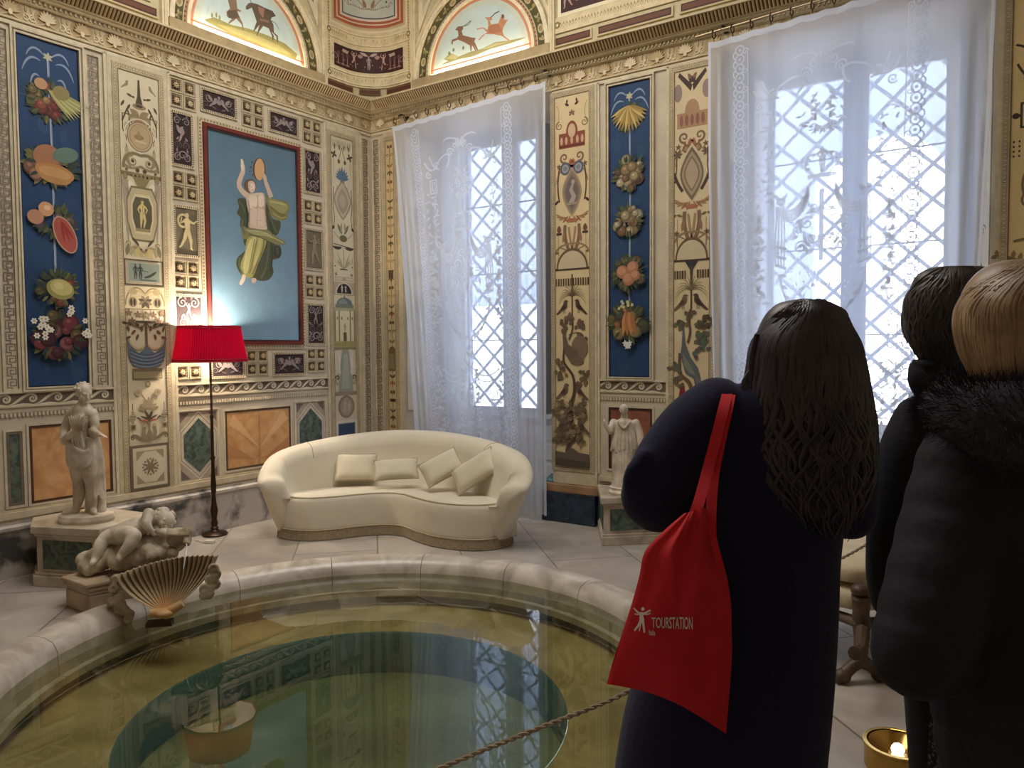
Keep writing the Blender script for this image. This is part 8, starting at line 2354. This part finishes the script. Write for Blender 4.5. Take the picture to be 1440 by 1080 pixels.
dr = dense_rows(base_rows, 8); dr2 = []
for i, r in enumerate(dr):
    q = 4.0*abs(sin(i*.55)); dr2.append((r[0], r[1]-q, r[2]+q, r[3]+.006*abs(sin(i*.55)), r[4]))
mb.ellrings(px_rings(dr2, D3), 32, X=RH, Y=FH, sup=2.3)
def puffed(pts, rad):
    P_ = smooth_pts([tuple(p) for p in pts], 8); R_ = [q[0] for q in smooth_pts([(r, 0) for r in rad], 8)]
    mb.tube([Vector(p) for p in P_], [r*(1+.05*abs(sin(k*.75))) for k, r in enumerate(R_)], 20); mb.ball(P_[0], R_[0]); mb.ball(P_[-1], R_[-1], n=16, m=10)
puffed([at(1365, 640, D3), at(1345, 730, D3-.02), at(1320, 830, D3-.06), at(1292, 918, D3-.09)], [.085, .09, .088, .078])
puffed([at(1290, 920, D3-.09), at(1330, 905, D3-.02), at(1370, 850, D3+.16)], [.078, .074, .056])
mb.ball(at(1272, 925, D3-.09), (.052, .06, .06), n=16, m=10)
puffed([at(1560, 640, D3), at(1580, 760, D3), at(1592, 880, D3)], [.085, .085, .078]); puffed([at(1592, 882, D3), at(1560, 860, D3+.12), at(1524, 826, D3+.2)], [.076, .066, .054])
mb.build('quilted_coat', M_PUFFER, r3, smooth=True, remesh=.010, smooth_it=1)
# hair
mb = Off(o3)
H3 = [(365, 1425, 1450, .02, 0), (368, 1404, 1472, .05, 0), (380, 1384, 1492, .075, 0), (400, 1368, 1507, .095, 0), (425, 1359, 1516, .105, 0), (455, 1354, 1520, .107, 0), (485, 1357, 1518, .10, 0), (510, 1366, 1510, .09, -.01), (540, 1382, 1495, .08, -.02), (575, 1390, 1490, .065, -.03), (600, 1400, 1480, .05, -.03)]
mb.ellrings(px_rings(dense_rows(H3, 3), D3), 30, X=RH, Y=FH)
paths = []
def hair3(y, f, out=1.0):
    ys = [h[0] for h in H3]; yy = min(max(y, ys[0]), ys[-1]); i = max(k for k in range(len(ys)) if ys[k] <= yy); j = min(i+1, len(ys)-1)
    t = 0 if i == j else (yy-ys[i])/(ys[j]-ys[i]); r = [a+(b-a)*t for a, b in zip(H3[i], H3[j])]
    a = f*pi/2*1.25
    return at((r[1]+r[2])/2, y, D3+r[4])+RH*(sin(a)*(r[2]-r[1])/2*D3/F_PX*out)-FH*(cos(a)*r[3]*out)
for k in range(330):
    f = rnd.uniform(-1, 1)
    paths.append([hair3(y, f*(.2+.8*min(1, (y-365)/55))+.012*sin(y*.04+k), 1.0+.02*rnd.random()) for y in (368, 385, 405, 430, 460, 490, 520, 545+rnd.uniform(0, 25))])
hair_strands(mb, paths, .0042)
mb.build('blonde_hair', M_HAIRBLOND, r3, smooth=True, angle=80)
# fur collar: a roll round the shoulders covered with hairs
mb = Off(o3)
ringp = []
for k in range(36):
    a = 2*pi*k/36
    c = at(1460, 578, D3); ringp.append(c+RH*(.135*cos(a))-FH*(.125*sin(a))+Vector((0, 0, -.02*sin(a)-.01)))
mb.tube(ringp, [.068+.030*max(0, sin(2*pi*k/36)) for k in range(36)], 14, closed=True)
rf = random.Random(77); cc = at(1460, 578, D3)
V_, Fc = [], []
for k in range(14000):
    i = rf.randint(0, 35); a = 2*pi*(i+rf.random())/36; b = rf.uniform(0, 6.28)
    base_ = cc+RH*(.135*cos(a))-FH*(.125*sin(a))+Vector((0, 0, -.02*sin(a)-.01)); rad_ = RH*cos(a)-FH*sin(a)
    n_ = rad_*cos(b)+Vector((0, 0, 1))*sin(b); r_ = .066+.030*max(0, sin(a))
    p = base_+n_*r_; d = (n_+Vector((rf.uniform(-.5, .5), rf.uniform(-.5, .5), rf.uniform(-.7, .2)))).normalized(); L_ = rf.uniform(.016, .036); s_ = d.cross(CAM-p).normalized()*.0008
    q = len(V_); V_ += [p-s_, p+s_, p+d*L_]; Fc.append((q, q+1, q+2))
mb.add(V_, Fc)
mb.build('fur_collar', M_FUR, r3, smooth=False, recalc=False)

# ---------------- ropes
def rope(nm, label, pts, r):
    q = [Vector(p) for p in smooth_pts([tuple(p) for p in pts], 40)]; c = q[len(q)//2].copy(); t = thing(nm, label, 'rope', c)
    for s in range(2):
        mb = MB(); st_ = []
        for k, p in enumerate(q):
            tg = (q[min(k+1, len(q)-1)]-q[max(k-1, 0)]).normalized(); n_ = tg.cross(Vector((0, 0, 1))).normalized(); b_ = tg.cross(n_); a = k*.9+pi*s
            st_.append(p+(n_*cos(a)+b_*sin(a))*r*.5-c)
        mb.tube(st_, r*.62, 6); mb.build('rope_strand', M_ROPE, t, smooth=True)
PO = at(1100, 743, 2.75)
rope('barrier_rope', 'twisted beige rope crossing in front of the pool at the bottom', [at(470, 1150, 2.02), at(620, 1080, 2.15), at(750, 1027, 2.28), at(880, 974, 2.42), at(1000, 900, 2.6), PO], .0075)
rope('barrier_rope', 'thin grey rope rising to the right in front of the daybed', [PO, at(1130, 792, 2.85), at(1168, 792, 2.95), at(1236, 754, 3.1), at(1300, 700, 3.3)], .006)
po_ = Vector((PO.x, PO.y, 0))
t = thing('rope_stanchion', 'brass rope post hidden behind the navy coat', 'post', po_)
mb = MB(); mb.lathe([(.12, 0), (.12, .012), (.05, .03), (.02, .05)], 28); mb.build('base', M_BRASS, t, smooth=True)
mb = MB(); mb.lathe([(.016, .04), (.016, PO.z+.03)], 14); mb.build('pole', M_BRASS, t, smooth=True)
mb = MB(); mb.ball((0, 0, PO.z+.04), .028); mb.build('knob', M_BRASS, t, smooth=True)
# ------------------------------------------------------------------ light
w = bpy.data.worlds.new('sky'); SC.world = w; w.use_nodes = True
bg = w.node_tree.nodes['Background']
bg.inputs['Color'].default_value = (.92, .96, 1.0, 1); bg.inputs['Strength'].default_value = 10.5
def area(name, loc, rot, sx, sy, power, col, portal=False):
    l = bpy.data.lights.new(name, 'AREA'); l.shape = 'RECTANGLE'; l.size = sx; l.size_y = sy; l.energy = power; l.color = col
    o = bpy.data.objects.new(name, l); COL.objects.link(o); o.location = loc; o.rotation_euler = rot
    if portal: l.cycles.is_portal = True
    return o
for i, (x0, x1) in enumerate(OPEN):
    area('window_portal', ((x0+x1)/2, .75, 2.3), (radians(-90), 0, 0), 1.8, 3.0, 1, (1, 1, 1), True)
area('vault_fill', (2.5, -2.6, 5.5), (0, 0, 0), 2.8, 2.8, 124, (1, .965, .92))  # added overhead fill, standing in for light bounced off the vault
cam = bpy.data.cameras.new('camera'); co = bpy.data.objects.new('camera', cam); COL.objects.link(co)
cam.sensor_width = 36; cam.lens = F_PX/1440*36; cam.clip_start = .05
M = Matrix(((CR.x, CU.x, -FWD.x, CAM.x), (CR.y, CU.y, -FWD.y, CAM.y), (CR.z, CU.z, -FWD.z, CAM.z), (0, 0, 0, 1)))
co.matrix_world = M
SC.camera = co
SC.view_settings.view_transform = 'Standard'; SC.view_settings.look = 'None'; SC.view_settings.gamma = 1; SC.view_settings.use_curve_mapping = False
SC.view_settings.exposure = 0.25
SC.cycles.use_denoising = True
SC.cycles.max_bounces = 10; SC.cycles.diffuse_bounces = 4; SC.cycles.transparent_max_bounces = 24
SC.cycles.sample_clamp_indirect = 6
